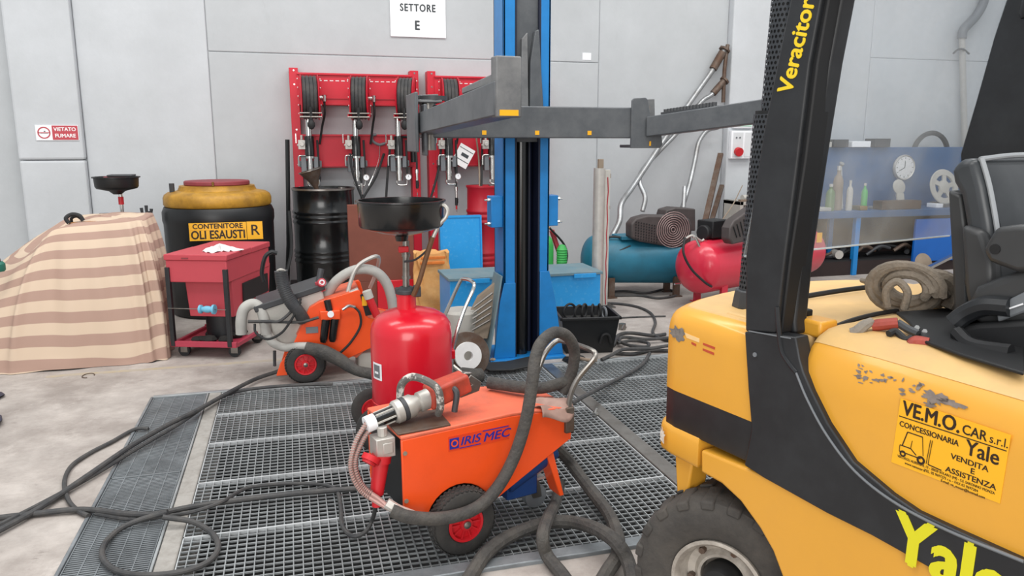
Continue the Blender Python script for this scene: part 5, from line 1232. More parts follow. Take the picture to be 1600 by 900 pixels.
bot = [(-0.90,5.68),(-0.90,5.9),(-0.92,6.12),(-1.02,6.34),(-1.6,6.40),(-2.3,6.40),(-2.52,6.30),(-2.6,6.0),(-2.35,5.72),(-1.95,5.58),(-1.75,5.56),(-1.4,5.58),(-1.1,5.60),(-0.98,5.615)]
topl = [(-1.03,5.93,0.965),(-1.0,6.05,0.985),(-1.0,6.2,0.985),(-1.06,6.26,0.985),(-1.3,6.29,0.985),(-1.55,6.29,0.965),(-1.66,6.25,0.90),(-1.80,6.15,0.78),(-1.74,5.98,0.76),(-1.63,5.88,0.86),(-1.55,5.86,0.925),(-1.35,5.87,0.955),(-1.15,5.87,0.972),(-1.07,5.90,0.972)]
B3 = smooth_path([(x,y,0.004) for x,y in bot], 12, True); T3 = smooth_path(topl, 12, True)
def cl(u, v):
    i = int(round(u*(len(B3)))) % len(B3)
    b = B3[i]; t = T3[i]
    if v <= 0.86:
        s = v/0.86; k = s**0.9
        p = b.lerp(t, s); p.z = t.z*(1-(1-s)**1.25)**1.0
        out = (b - Vector((-1.5,6.2,0))); out.z = 0; out.normalize()
        f = math.sin(PI*s)
        p += out*(0.03*f + 0.016*f*math.sin(i*0.34+1.5*s) + 0.010*math.sin(i*0.83+5*s)*f + 0.012*math.sin(i*0.5+2*s)*(1-s))
        p.z += 0.012*math.sin(i*0.21)*(1-s) if s < 0.05 else 0
        p.z = max(p.z, 0.003)
        return p
    s = (v-0.86)/0.14; c = Vector((-1.33,6.1,0.985)); q = t.lerp(c, s); q.z += 0.006*math.sin(9*s+i*0.3)
    return q
CL.grid(cl, len(B3), NV, True)
cloth = lone(CL, 'striped_cloth', CLm, 'beige and tan striped tarpaulin draped over a machine by the column', 'tarpaulin', angle=80)
att = cloth.data.attributes.new('stripe', 'FLOAT', 'POINT')
vals = []
for j in range(NV+1):
    for i in range(len(B3)):
        v = CL.v[j*len(B3)+i]; s = j/NV
        vals.append(s/0.86*7.2 + 0.02 + 0.12*math.sin(i*0.1))
att.data.foreach_set('value', vals)
# things on top of the covered machine
lone(MB().tube([(-1.484, 5.9, 0.951), (-1.5, 5.9, 0.987), (-1.467, 5.92, 1.011), (-1.421, 5.92, 1.001), (-1.4, 5.92, 0.965)],0.014,n=8).tube([(-1.48, 5.95, 0.951), (-1.477, 5.95, 0.982), (-1.444, 5.95, 0.994), (-1.414, 5.95, 0.971)],0.010,n=8), 'black_strap', 'rubber', 'short black strap curled on top of the striped tarpaulin', 'strap')
lone(MB().bar((-1.491, 5.93, 0.948), (-1.157, 5.98, 0.961), 0.05, 0.012), 'wood_strip', mat('raw_wood', '#b07a48', 0.7, var=0.15, scale=20), 'thin wooden strip lying on the striped tarpaulin', 'wood strip', bevel=0.002)
lone(MB().bar((-1.348, 6.2, 0.95), (-1.213, 6.25, 0.951), 0.05, 0.03), 'dark_case', 'navy_box', 'small dark case behind the wooden strip on the tarpaulin', 'case', bevel=0.004)
gk = thing('green_bottle', 'small round green bottle resting on the tarpaulin slope', 'bottle', (-1.889, 5.74, 0.661))
MB().lathe([(0,0),(0.035,0),(0.042,0.01),(0.042,0.05),(0.03,0.065),(0,0.067)],24).obj('body',mat('dark_green_plastic','#1f6a5a',0.5),gk)
MB().cyl((0,0,0.065),(0,0,0.085),0.018,n=16).obj('cap','black',gk)

# ================================================================ red parts trolley
RT = thing('parts_washer_trolley', 'dull red parts washer trolley on casters with lidded tray', 'trolley', (-0.83,5.79,0), -0.36)
MB().box(0.0,0.435,-0.10,0.64,0.545,0.70).obj('tray','red_dull',RT,bevel=0.006)
lid = MB().box(-0.008,0.443,-0.108,0.30,0.70,0.74).obj('lid','red_dull',RT,bevel=0.005)
MB().box(-0.008,0.443,0.303,0.65,0.698,0.738).obj('rear_lid','red_dull',RT,bevel=0.005)
MB().box(0.12,0.17,-0.1105,-0.108,0.71,0.72).obj('finger_slot','maroon',lid)
MB().hexa([(0.10,-0.01,0.285),(0.42,-0.01,0.285),(0.42,0.62,0.285),(0.10,0.62,0.285)],[(0.085,-0.02,0.568),(0.43,-0.02,0.568),(0.43,0.66,0.568),(0.085,0.66,0.568)]).obj('hopper','red_dull',RT,bevel=0.004)
MB().box(0.428,0.44,0.14,0.58,0.36,0.50).obj('side_opening','fork_dark',RT)
for x in (0.008, 0.42):
    MB().box(x-0.012,x+0.018,-0.115,-0.085,0.09,0.65 if x < 0.1 else 0.64).obj('frame_post','fork_black',RT,bevel=0.002)
MB().box(-0.01,0.47,-0.11,-0.085,0.085,0.125).box(-0.01,0.47,0.40,0.425,0.085,0.125).box(-0.01,0.015,-0.1,0.42,0.085,0.115).box(0.445,0.47,-0.1,0.42,0.085,0.115).box(0.0,0.46,-0.09,0.41,0.085,0.093).obj('base_tray',mat('base_red','#a8364a',0.5,var=0.1),RT,bevel=0.003)
bm2 = MB(); rr = random.Random(4)
for k in range(16): bm2.ball((rr.uniform(0.1,0.38),rr.uniform(-0.05,0.3),0.12),rr.uniform(0.025,0.05),8,(1.2,1,0.7))
bm2.obj('tray_debris','soil',RT,kind='stuff')
MB().cyl((0.25,0.2,0.09),(0.25,0.2,0.28),0.13,n=20).obj('sump','fork_black',RT)
MB().cyl((0.41,0.3,0.09),(0.41,0.3,0.28),0.07,n=20).obj('side_can','white_tank',RT)
MB().cyl((0.0,-0.12,0.365),(0.42,-0.12,0.36),0.003,n=6).obj('wire','steel',RT)
for x, y in ((0.05,-0.03),(0.42,-0.03),(0.05,0.36),(0.42,0.36)):
    c_ = MB().cyl((x,y-0.012,0.042),(x,y+0.012,0.042),0.042,n=20).obj('caster','rubber',RT)
    MB().box(x-0.02,x+0.03,y-0.02,y-0.014,0.03,0.088).box(x-0.02,x+0.03,y+0.014,y+0.02,0.03,0.088).obj('caster_fork','steel',c_)
SPm = Matrix.Translation((-0.83,5.79,0)) @ Matrix.Rotation(-0.36,4,'Z') @ Matrix.Translation((0.285,-0.12,0.362)) @ Matrix.Rotation(PI/2,4,'Y')
lone(MB(SPm).lathe([(0.006,-0.055),(0.03,-0.055),(0.03,-0.04),(0.016,-0.035),(0.024,-0.01),(0.024,0.01),(0.016,0.035),(0.034,0.04),(0.034,0.055),(0.006,0.055),(0.006,-0.055)],20), 'tape_spool', 'blue_spool', 'pale blue plastic spool threaded on the trolley wire', 'spool')
pb = MB(); 
pw = Matrix.Translation((-0.83,5.79,0.742)) @ Matrix.Rotation(-0.36,4,'Z')
def crump(u, v):
    a = 2*PI*u; r_ = 0.085*(1+0.35*math.sin(3*a+1)+0.2*math.sin(7*a))*math.sin(PI*v/2+0.0001)
    return pw @ Vector((0.30+r_*1.3*math.cos(a), 0.10+r_*math.sin(a), 0.002+0.03*(1-v)*(1+0.5*math.sin(9*a+5*v))+0.006*math.sin(13*a)))
pb.grid(crump, 36, 8, True)
lone(pb, 'crumpled_paper', 'paper', 'crumpled white paper lying on the red trolley lid', 'paper', smooth=False)

# ================================================================ blue compressor
def tank(mb, p0, p1, r, n=48):
    p0 = Vector(p0); p1 = Vector(p1); d = (p1-p0); Lg = d.length
    m = Matrix.Translation(p0) @ Vector((0,0,1)).rotation_difference(d.normalized()).to_matrix().to_4x4()
    prof = [(0,0)] + [(r*math.sin(a*PI/16), r*0.55*(1-math.cos(a*PI/16))) for a in range(1,9)] + [(r, Lg-r*0.55)] + [(r*math.cos(a*PI/16), Lg-r*0.55+r*0.55*math.sin(a*PI/16)) for a in range(1,8)] + [(0,Lg)]
    return mb.lathe(prof, n, m)
C1 = thing('air_compressor', 'worn teal blue air compressor with round grille belt guard', 'air compressor', (3.4,6.85,0))
ct0, ct1 = (2.72,7.04,0.365), (3.80,6.88,0.335)
tank(MB(), ct0, ct1, 0.235).obj('tank','teal',C1,world=True,angle=60)
for x, y in ((2.95,6.82),(2.98,7.12),(3.60,6.72),(3.63,6.98)):
    MB().box(x-0.03,x+0.03,y-0.02,y+0.02,0,0.20).box(x-0.05,x+0.05,y-0.04,y+0.04,0,0.012).obj('foot','rust_steel',C1,world=True)
MB().box(3.05,3.75,6.82,7.08,0.565,0.60).obj('motor_plate','teal',C1,world=True,bevel=0.004)
gp = [(3.099, 0.597), (3.095, 0.732), (3.146, 0.786), (3.266, 0.813), (3.592, 0.799), (3.718, 0.764), (3.749, 0.701), (3.743, 0.538), (3.69, 0.476), (3.579, 0.48), (3.194, 0.557)]
gd = MB().prism(gp, 6.72, 6.86).obj('belt_guard','comp_grey',C1,world=True,bevel=0.02,seg=3,angle=50)
gc = Vector((3.54, 6.715, 0.664))
gm = basis(gc, (1,0,0), (0,0,1))
for k in range(8):
    r_ = 0.022*(k+1)*0.98
    MB(gm).tube([(r_*math.cos(2*PI*i/28), r_*math.sin(2*PI*i/28), 0) for i in range(28)], 0.0035, n=5, closed=True, smooth=False).obj('grille_ring','grille',gd,world=True)
for k in range(6):
    a = PI*k/6
    MB(gm).bar((0.17*math.cos(a),0.17*math.sin(a),-0.003),(-0.17*math.cos(a),-0.17*math.sin(a),-0.003),0.004,0.003,up=(0,0,1)).obj('grille_spoke','comp_grey',gd,world=True)
dots = MB()
for i in range(9):
    for j in range(7):
        x, z = (lambda a: (a[0], a[2]))((Vector((3.146, 6.717, 0.75)) + Vector((0.028*i,0,-0.026*j-0.006*i))))
        if (x-gc.x)**2+(z-gc.z)**2 > 0.18**2: dots.cyl((x,6.719,z),(x,6.715,z),0.007,n=8)
dots.obj('guard_holes','fork_dark',gd,world=True,kind='stuff')
MB().prism([(3.538, 0.773), (3.557, 0.836), (3.654, 0.86), (3.876, 0.842), (3.887, 0.621), (3.544, 0.632)], 6.9, 7.1).obj('pump_head','comp_grey',C1,world=True,bevel=0.01)
MB().tube([(2.892, 6.9, 0.545), (2.963, 6.88, 0.595), (3.089, 6.86, 0.581), (3.191, 6.86, 0.565)],0.011,n=8).obj('pipe','fork_black',C1,world=True)
MB().tube([(2.91, 6.86, 0.487), (2.999, 6.8, 0.467), (3.132, 6.8, 0.512)],0.008,n=8).obj('pipe','fork_black',C1,world=True)

# ================================================================ red compressor
C2 = thing('air_compressor', 'shiny red air compressor between the teal compressor and the workbench', 'air compressor', (4.2,6.45,0))
tank(MB(), (3.40,6.12,0.385), (5.25,6.90,0.385), 0.245).obj('tank','comp_red',C2,world=True,angle=60)
for x, y in ((3.75,6.1),(3.68,6.45),(4.85,6.6),(4.78,6.9)):
    MB().box(x-0.03,x+0.03,y-0.02,y+0.02,0,0.24).box(x-0.05,x+0.05,y-0.04,y+0.04,0,0.012).obj('foot','comp_red',C2,world=True)
MB().hexa([(3.78,6.17,0.60),(4.5,6.48,0.60),(4.42,6.70,0.60),(3.70,6.38,0.60)],[(3.78,6.17,0.63),(4.5,6.48,0.63),(4.42,6.70,0.63),(3.70,6.38,0.63)]).obj('motor_plate','comp_grey',C2,world=True)
rd = Vector((0.92,0.39,0)); rn = Vector((-0.39,0.92,0))
bmx = basis((3.64,6.02,0.64), rd, (0,0,1))
bg2 = MB(bmx).prism([(0.0,0.02),(0.0,0.12),(0.05,0.18),(0.42,0.32),(0.60,0.32),(0.62,0.0),(0.05,-0.03)],0.0,0.10,'z').obj('belt_guard','comp_grey',C2,world=True,bevel=0.015,seg=3)
for k in range(9):
    x = 0.04+0.05*k
    MB(bmx).bar((x,0.13+0.018*k,0.103),(x+0.06,0.03+0.004*k,0.103),0.010,0.006,up=(0,0,1)).obj('louver','fork_dark',bg2,world=True)
bmb = basis((3.64,6.02,0.64), rd, (0,0,1))
MB(bmx).box(0.05,0.30,0.0,0.16,-0.30,-0.12).cyl((0.0,0.05,-0.2),(0.12,0.05,-0.2),0.07,n=16).obj('motor','fork_dark',C2,world=True,bevel=0.01)
MB().tube([(3.408, 6.1, 0.672), (3.44, 6.1, 0.659), (3.497, 6.1, 0.554), (3.559, 6.12, 0.444), (3.637, 6.14, 0.414), (3.767, 6.16, 0.405)],0.011,n=8).obj('delivery_pipe','chrome',C2,world=True)
MB().tube([(3.345, 6.1, 0.662), (3.407, 6.1, 0.683), (3.504, 6.12, 0.632), (3.535, 6.12, 0.642)],0.010,n=8).obj('pressure_pipe','alu',C2,world=True)
MB().cyl((3.547, 6.14, 0.523), (3.541, 6.14, 0.622), 0.014, n=10).cyl((3.509, 6.14, 0.617), (3.574, 6.14, 0.615), 0.012, n=8).obj('safety_valve','chrome',C2,world=True)
MB().tube([(3.321, 6.08, 0.666), (3.271, 6.0, 0.547), (3.342, 5.98, 0.405), (3.474, 5.98, 0.284), (3.553, 5.98, 0.234)],0.011,n=8).obj('air_line','rubber',C2,world=True)
MB().cyl((3.329, 6.14, 0.246), (3.239, 6.08, 0.255), 0.008, n=8).obj('drain_tap','chrome',C2,world=True)
MB().box(5.08,5.14,6.58,6.585,0.50,0.60).obj('warning_label','sticker_yellow',C2,world=True)
MB().tube([(3.652, 6.25, 0.456), (3.738, 6.3, 0.625), (3.877, 6.4, 0.772), (4.108, 6.6, 0.902), (4.839, 7.6, 1.023)],0.006,n=6).obj('cable','tan',C2,world=True)

# ================================================================ exhaust pipes leaning on the wall
M['pipe_silver'] = mat('aluminised_pipe', '#a7aaac', 0.38, 0.7, var=0.15, scale=9, dirt='#6e655c', damt=0.3, dscale=5)
def pipe(pts, r, label, m='pipe_silver', flange=True, tip=None):
    P = [Vector(p) for p in pts]
    t = thing('exhaust_pipe', label, 'exhaust pipe', (P[0].x,P[0].y,0.0), 0, 'used exhaust pipes leaning on the wall')
    MB().tube(P, r, n=12, res=5).obj('pipe', m, t, world=True)
    if tip: MB().tube(P[-2:] if tip == 1 else tip, r*1.5, n=12, smooth=False).obj('silencer','rust_steel',t,world=True)
    if flange:
        d = (P[-1]-P[-2]).normalized()
        MB().cyl(P[-1]-d*0.01, P[-1]+d*0.012, r*2.2, n=8).obj('flange','rust_steel',t,world=True)
    return t
pipe([(3.122, 7.25, 0.533), (3.254, 7.35, 0.697), (3.315, 7.45, 0.867), (3.517, 7.6, 1.043), (4.001, 7.85, 1.549), (4.399, 7.97, 2.008), (4.613, 7.99, 2.279), (4.768, 8.0, 2.52)], 0.030, 'long silver exhaust pipe topped with a rusty flange leaning on the wall', tip=[(4.628, 7.99, 2.307), (4.745, 8.0, 2.492)])
pipe([(3.583, 7.5, 0.776), (3.632, 7.55, 0.921), (3.606, 7.65, 1.094), (3.731, 7.75, 1.253), (4.18, 7.9, 1.619), (4.483, 7.97, 1.939), (4.621, 7.98, 2.026), (4.775, 7.98, 2.184)], 0.026, 'silver exhaust pipe with bent foot, crossing under the longest pipe', tip=[(4.637, 7.98, 2.04), (4.767, 7.98, 2.176)])
pipe([(4.105, 7.6, 0.79), (4.268, 7.75, 1.059), (4.375, 7.85, 1.302), (4.453, 7.92, 1.5), (4.58, 7.97, 1.629), (4.723, 7.98, 1.665)], 0.026, 'thin curved exhaust pipe beside the wall corner', flange=False)
pipe([(4.039, 7.45, 0.804), (4.098, 7.55, 1.023)], 0.024, 'short straight pipe end standing behind the round grille', flange=False)
pipe([(4.805, 8.0, 2.577), (4.763, 7.97, 2.294), (4.767, 7.97, 1.943)], 0.022, 'dark rusty rod hanging in the wall corner', 'rust_steel', flange=False)
for p_ in ((4.569, 7.99, 2.361), (3.684, 7.72, 1.323), (3.48, 7.62, 1.097), (4.418, 7.85, 1.252), (3.153, 7.3, 0.705)): pass
lone(MB().bar((4.312, 7.5, 0.534), (4.755, 7.95, 1.37), 0.06, 0.03), 'rusty_bar', 'rust_steel', 'long rusty angle bar leaning in the corner', 'bar')
lone(MB().bar((4.39, 7.5, 0.56), (4.762, 7.9, 1.008), 0.05, 0.03), 'rusty_bar', 'rust_steel', 'shorter rusty bar leaning beside the long angle bar', 'bar')
lone(MB().box(*(lambda a: (a[0]-0.03,a[0]+0.03,a[1]-0.03,a[1]+0.03,0.0,a[2]))((4.306, 7.4, 0.615))), 'red_stub', 'red_dark', 'small red post at the foot of the rusty bars', 'post', bevel=0.006)
# pipe hangers
# ================================================================ socket box, emergency sign, white cabinet
yw = YW-0.10
SX = thing('socket_box', 'white wall socket panel with red industrial socket', 'socket', (4.99,yw,1.33))
MB().box(4.88,5.16,yw-0.06,yw-0.001,1.31,1.63).obj('case','white',SX,world=True,bevel=0.008)
MB().box(4.90,5.03,yw-0.066,yw-0.059,1.33,1.61).box(5.05,5.14,yw-0.066,yw-0.059,1.33,1.61).obj('front_plate',mat('plate_grey','#d5d8da',0.5),SX,world=True,bevel=0.004)
MB().cyl((4.965,yw-0.066,1.395),(4.965,yw-0.11,1.385),0.05,n=20).obj('red_socket','red_plastic',SX,world=True)
for x in (4.94,4.985): MB().cyl((x,yw-0.066,1.55),(x,yw-0.072,1.55),0.010,n=10).obj('screw','grey_mid',SX,world=True)
ES = thing('emergency_light', 'pale green emergency light above the socket panel', 'emergency light', (5.0,yw,1.655))
MB().box(4.905,5.16,yw-0.05,yw-0.001,1.655,1.80).obj('housing','white',ES,world=True,bevel=0.01)
MB().box(4.925,5.14,yw-0.056,yw-0.049,1.675,1.78).obj('lens','green_pale',ES,world=True,bevel=0.004)
CB = thing('white_cabinet', 'small white open cabinet behind the red compressor guard', 'cabinet', (5.0,7.55,0))
MB().box(4.70,4.74,7.4,7.75,0.0,0.86).box(5.30,5.34,7.4,7.75,0.0,0.86).box(4.70,5.34,7.4,7.75,0.82,0.86).box(4.70,5.34,7.73,7.75,0,0.86).box(4.7,5.34,7.4,7.75,0.38,0.41).obj('carcass','white_tank',CB,world=True,bevel=0.003)
lone(MB().box(4.79,4.95,7.45,7.65,0.411,0.70).cyl((4.87,7.44,0.6),(4.87,7.45,0.6),0.05,n=14), 'black_tool_case', 'black', 'black tool case inside the small white cabinet', 'case', bevel=0.01)
lone(MB().box(5.0,5.12,7.45,7.65,0.411,0.68), 'black_tool_case', 'black', 'narrow black box beside the case in white cabinet', 'case', bevel=0.01)
lone(MB().cyl((4.78,7.5,0.895),(5.1,7.55,0.895),0.032,n=16).cyl((4.88,7.515,0.895),(4.92,7.522,0.895),0.036,n=16), 'spray_can', 'white_tank', 'white spray can lying on the small white cabinet', 'can')
lone(MB().bar((4.70,7.42,0.872),(5.2,7.46,0.872),0.05,0.02), 'wood_strip', 'wood', 'thin wooden strip on the white cabinet edge', 'wood strip')

# ================================================================ workbench behind the forklift window
WB = thing('workbench', 'long blue steel workbench with tall back board under the wall', 'workbench', (6.9,7.5,0))
MB().box(5.45,9.4,7.25,7.80,0.66,0.735).obj('bench_top','bench_blue',WB,world=True,bevel=0.004)
MB().box(5.45,9.4,7.78,7.82,0.735,1.44).obj('back_board','bench_blue',WB,world=True,bevel=0.004)
for x in (5.47,6.15,8.1,9.36):
    MB().box(x-0.03,x+0.03,7.27,7.33,0,0.66).obj('leg','lift_blue',WB,world=True,bevel=0.003)
    MB().box(x-0.03,x+0.03,7.72,7.78,0,0.66).obj('leg','lift_blue',WB,world=True,bevel=0.003)
MB().box(6.95,8.05,7.27,7.30,0.12,0.62).obj('door_panel','panel_blue',WB,world=True,bevel=0.003)
MB().box(5.47,9.36,7.3,7.78,0.16,0.18).obj('shelf','fork_dark',WB,world=True)
MB().box(5.5,9.3,7.30,7.33,0.0,0.16).box(5.5,9.3,7.76,7.78,0.18,0.66).obj('shade_sheet',mat('rust_brown_shade','#2a1e1c',0.8,var=0.2),WB,world=True)  # back sheet and front plinth added, rust brown darkened to stand for under-bench shade
ck = (7.15, 7.7, 1.197)
CK = thing('wall_gauge', 'round white clock-like dial hanging on the blue back board', 'gauge', (ck[0],7.76,ck[2]-0.15))
MB(basis((ck[0],7.775,ck[2]),(1,0,0),(0,0,1))).lathe([(0,0),(0.15,0),(0.155,0.02),(0.145,0.04),(0.135,0.03),(0,0.03)],36).obj('case','alu',CK,world=True)
MB(basis((ck[0],7.744,ck[2]),(1,0,0),(0,0,1))).lathe([(0,0.0),(0.132,0.0)],36).obj('dial','paper',CK,world=True)
hm = MB(basis((ck[0],7.742,ck[2]),(1,0,0),(0,0,1)))
hm.bar((0,0,0),(0.0,0.08,0),0.008,0.003,up=(0,0,1)).bar((0,0,0),(-0.08,-0.04,0),0.007,0.003,up=(0,0,1))
for k in range(12):
    a = 2*PI*k/12; hm.bar((0.105*math.cos(a),0.105*math.sin(a),0),(0.122*math.cos(a),0.122*math.sin(a),0),0.007,0.002,up=(0,0,1))
hm.obj('hands','text_grey',CK,world=True,kind='stuff')
d2_ = (6.908, 7.55, 0.979)
lone(MB(basis((d2_[0],d2_[1],d2_[2]),(1,0,0),(0,0.25,1))).lathe([(0,0),(0.085,0),(0.088,0.01),(0.075,0.016),(0,0.016)],28).box(-0.05,0.05,-0.22,-0.08,0,0.02), 'small_dial', 'white_tank', 'small pale disc leaning below the round dial', 'disc')
sw = (7.463, 7.45, 0.976)
SW = thing('hub_cap', 'pale spoked wheel cover standing on the workbench', 'wheel cover', (sw[0],sw[1],0.735))
sm_ = basis(sw, (0.97,0.0,-0.1), (0.05,0.25,1))
MB(sm_).lathe([(0.135,0),(0.205,0),(0.21,0.012),(0.20,0.02),(0.14,0.02),(0.135,0)],40).obj('outer_ring','white_tank',SW,world=True)
MB(sm_).lathe([(0,0),(0.08,0),(0.075,0.02),(0,0.03)],24).obj('hub','white_tank',SW,world=True)
for k in range(5):
    a = 2*PI*k/5+0.3
    MB(sm_).bar((0.07*math.cos(a),0.07*math.sin(a),0.01),(0.15*math.cos(a),0.15*math.sin(a),0.01),0.055,0.016,up=(0,0,1)).obj('spoke','white_tank',SW,world=True)
MB().box(sw[0]-0.1,sw[0]+0.15,sw[1]+0.0,sw[1]+0.08,0.735,0.80).obj('stand','grey_mid',SW,world=True)
def bottle(px, r, h, m, label, m2=None):
    b_ = thing('bottle', label, 'bottle', (px[0],px[1],0.7355), 0, 'bottles and cans on the workbench')
    MB().lathe([(0,0),(r,0),(r,h*0.62),(r*0.85,h*0.72),(r*0.35,h*0.82),(r*0.35,h*0.9),(0,h*0.9)],20).obj('body',m,b_)
    MB().cyl((0,0,h*0.9),(0,0,h),r*0.42,n=14).obj('cap',m2 or 'white_tank',b_)
bottle((5.98,7.45), 0.055, 0.50, 'tan', 'tall tan bottle with metal cap on the workbench', 'alu')
bottle((5.85,7.40), 0.05, 0.30, 'glass', 'short green bottle next to tan bottle on workbench')
bottle((6.09,7.38), 0.035, 0.34, 'white_tank', 'slim white bottle beside tan bottle on workbench')
bottle((5.60,7.42), 0.05, 0.22, 'glass', 'squat green bottle at the end of the workbench')
bottle((6.35,7.45), 0.035, 0.30, 'green', 'small bright green bottle alone on the workbench')
lone(MB().bar((6.10,7.5,0.74),(6.12,7.6,1.24),0.02,0.012).cyl((6.12,7.60,1.24),(6.12,7.585,1.26),0.03,n=14), 'spanner', 'chrome', 'long chrome spanner leaning behind the bottles', 'spanner')
rr = random.Random(9)
for k, (x, w_, h_, m_, nm, lb) in enumerate(((6.75,0.55,0.10,'rust_steel','steel_offcut','flat stack of rusty steel under the small disc'),(6.25,0.10,0.05,'brass','brass_fitting','small brass fitting beside the green bottle'),(5.75,0.16,0.04,'white_tank','plastic_tray','pale plastic tray before the green bottle'),(7.35,0.10,0.05,'white','white_box','small white box at the foot of the wheel cover'),(6.62,0.28,0.03,'alu','steel_ruler','thin bright strip in front of the rusty stack'))):
    lone(MB().box(x-w_/2,x+w_/2,7.30+0.02*k,7.45+0.02*k,0.7355,0.7355+h_), nm, m_, lb, nm.split('_')[1], bevel=0.006)
# things on top of the back board
lone(MB().cyl((5.72,7.74,1.515),(5.78,7.88,1.515),0.07,n=20), 'filter_can', 'grey_dark', 'dark filter can lying on top of the back board', 'filter')
for k, (x, w_, h_, m_, lb) in enumerate(((5.95,0.24,0.06,'white_tank','white packet lying on the back board edge'),(6.2,0.2,0.09,'grey_dark','dark open box on the back board edge'),(6.48,0.26,0.07,'white','long white box on the back board edge'),(6.78,0.22,0.10,'grey_dark','grey dark box at the end of the back board row'))):
    lone(MB().box(x-w_/2,x+w_/2,7.72,7.90,1.4405,1.4405+h_), 'parts_box', m_, lb, 'box', group='boxes on the back board', bevel=0.005)
lone(MB().box(5.6,7.0,7.80,8.05,1.43,1.44), 'board_ledge', 'bench_blue', 'narrow blue ledge along the top of the back board', 'ledge')
tm = basis((7.62,7.86,1.35),(1,0,0),(0,0,1))
lone(MB(tm).tube([(0.26*math.cos(2*PI*i/32),0.26*math.sin(2*PI*i/32),0) for i in range(32)],0.03,n=8,closed=True,smooth=False), 'rubber_ring', 'rubber', 'black rubber ring propped behind the back board', 'ring')
# lower shelf clutter
rr = random.Random(21)
for k in range(9):
    x = 5.6+0.19*k; m_ = ['fork_dark','rust_steel','grey_dark'][k%3]
    lone(MB().tube([(x-0.14,7.36+rr.uniform(0,0.1),0.2+rr.uniform(0,0.05)),(x,7.36+rr.uniform(0,0.15),0.22+rr.uniform(0,0.10)),(x+0.16,7.36+rr.uniform(0,0.1),0.2+rr.uniform(0,0.1))],rr.uniform(0.015,0.035),n=8), 'scrap_pipe', m_, ['black bent','rusty bent','grey bent'][k%3]+' scrap pipe on bench shelf, '+['nearest the white cabinet','beside the small tin','behind the small tin','by the blue bench leg','just past the blue bench leg','between bench leg and blue door','closer to the blue door','touching the blue door edge','behind the blue bench door'][k], 'scrap pipe', group='scrap on the bench shelf')
lone(MB().cyl((5.95,7.3,0.24),(5.97,7.42,0.24),0.05,n=16), 'paint_tin', 'alu', 'small bright tin on the shelf under the workbench', 'tin')
lone(MB().bar((6.833, 6.9, 0.117), (7.276, 7.0, 0.231), 0.05, 0.03), 'chrome_trim', 'chrome', 'bright chrome trim bar leaning at the bench door', 'trim bar')
lone(MB(basis((6.886, 7.05, 0.136),(1,0,0),(0,0.3,1))).lathe([(0,0),(0.11,0),(0.12,0.01),(0.06,0.03),(0,0.03)],28), 'disc_cover', 'tan', 'tan disc standing against the blue bench door', 'disc')
# exhaust extraction hose on the wall
EH = thing('extraction_hose', 'grey extraction hose hanging from a wall hook', 'hose', (8.2,YW-0.08,1.0))
MB().tube([(8.368, 8.0, 3.523), (8.342, 8.0, 3.223), (8.241, 8.0, 3.031), (8.077, 8.0, 2.866), (8.062, 8.0, 2.759)],0.055,n=12).obj('thick_hose','grey_mid',EH,world=True)
MB().tube([(8.057, 8.0, 2.797), (8.113, 8.0, 2.455), (8.315, 8.0, 1.274), (8.447, 8.0, 0.533)],0.038,n=12).obj('thin_hose','grey_hose',EH,world=True)
MB().tube([(7.989, 8.04, 2.578), (8.012, 8.0, 2.621), (8.048, 7.95, 2.624), (8.236, 8.04, 2.586)],0.012,n=8).obj('wall_hook','grey_dark',EH,world=True)

# ================================================================ hoses and cables on the floor
def floor_hose(pts, r, label, m='hose', name='floor_hose', n=8, cat='hose', res=6):
    return lone(MB().tube(pts, r, n=n, res=res), name, m, label, cat)
z1, z2 = 0.022, 0.05
floor_hose([(-1.242, 3.066, 0.022), (-1.156, 3.19, 0.022), (-1.067, 3.347, 0.022), (-0.958, 3.595, 0.03), (-0.824, 3.87, 0.05), (-0.686, 4.15, 0.05), (-0.558, 4.357, 0.05), (-0.412, 4.653, 0.045), (-0.279, 4.925, 0.03), (-0.124, 5.014, 0.05), (-0.033, 4.938, 0.12), (0.034, 4.97, 0.17)], 0.0125,
           'thick black hose running from the suction cart across the narrow grating', n=10)
floor_hose([(-1.26, 3.117, 0.018), (-1.174, 3.245, 0.018), (-1.046, 3.445, 0.018), (-0.922, 3.664, 0.02), (-0.79, 3.91, 0.03), (-0.638, 4.205, 0.032), (-0.522, 4.494, 0.03), (-0.382, 4.722, 0.02), (-0.123, 4.764, 0.02), (0.183, 4.717, 0.02)], 0.0105,
           'second black hose beside the thick one, bending off along the pit edge')
floor_hose([(-0.791, 4.217, 0.015), (-0.861, 4.228, 0.015), (-0.939, 4.081, 0.013), (-1.012, 3.95, 0.013), (-1.056, 3.806, 0.013), (-1.042, 3.63, 0.013), (-0.98, 3.431, 0.013), (-0.912, 3.303, 0.013), (-0.86, 3.243, 0.013)], 0.010,
           'short black hose curving in a bow on the bare concrete')
floor_hose([(-1.307, 3.314, 0.016), (-1.196, 3.316, 0.016), (-1.059, 3.316, 0.016), (-0.89, 3.294, 0.02), (-0.701, 3.18, 0.03), (-0.589, 3.144, 0.032), (-0.46, 3.17, 0.032), (-0.212, 3.199, 0.025), (0.104, 3.184, 0.025), (0.43, 3.144, 0.025)], 0.012,
           'black hose lying across both gratings towards the red tank', n=10)
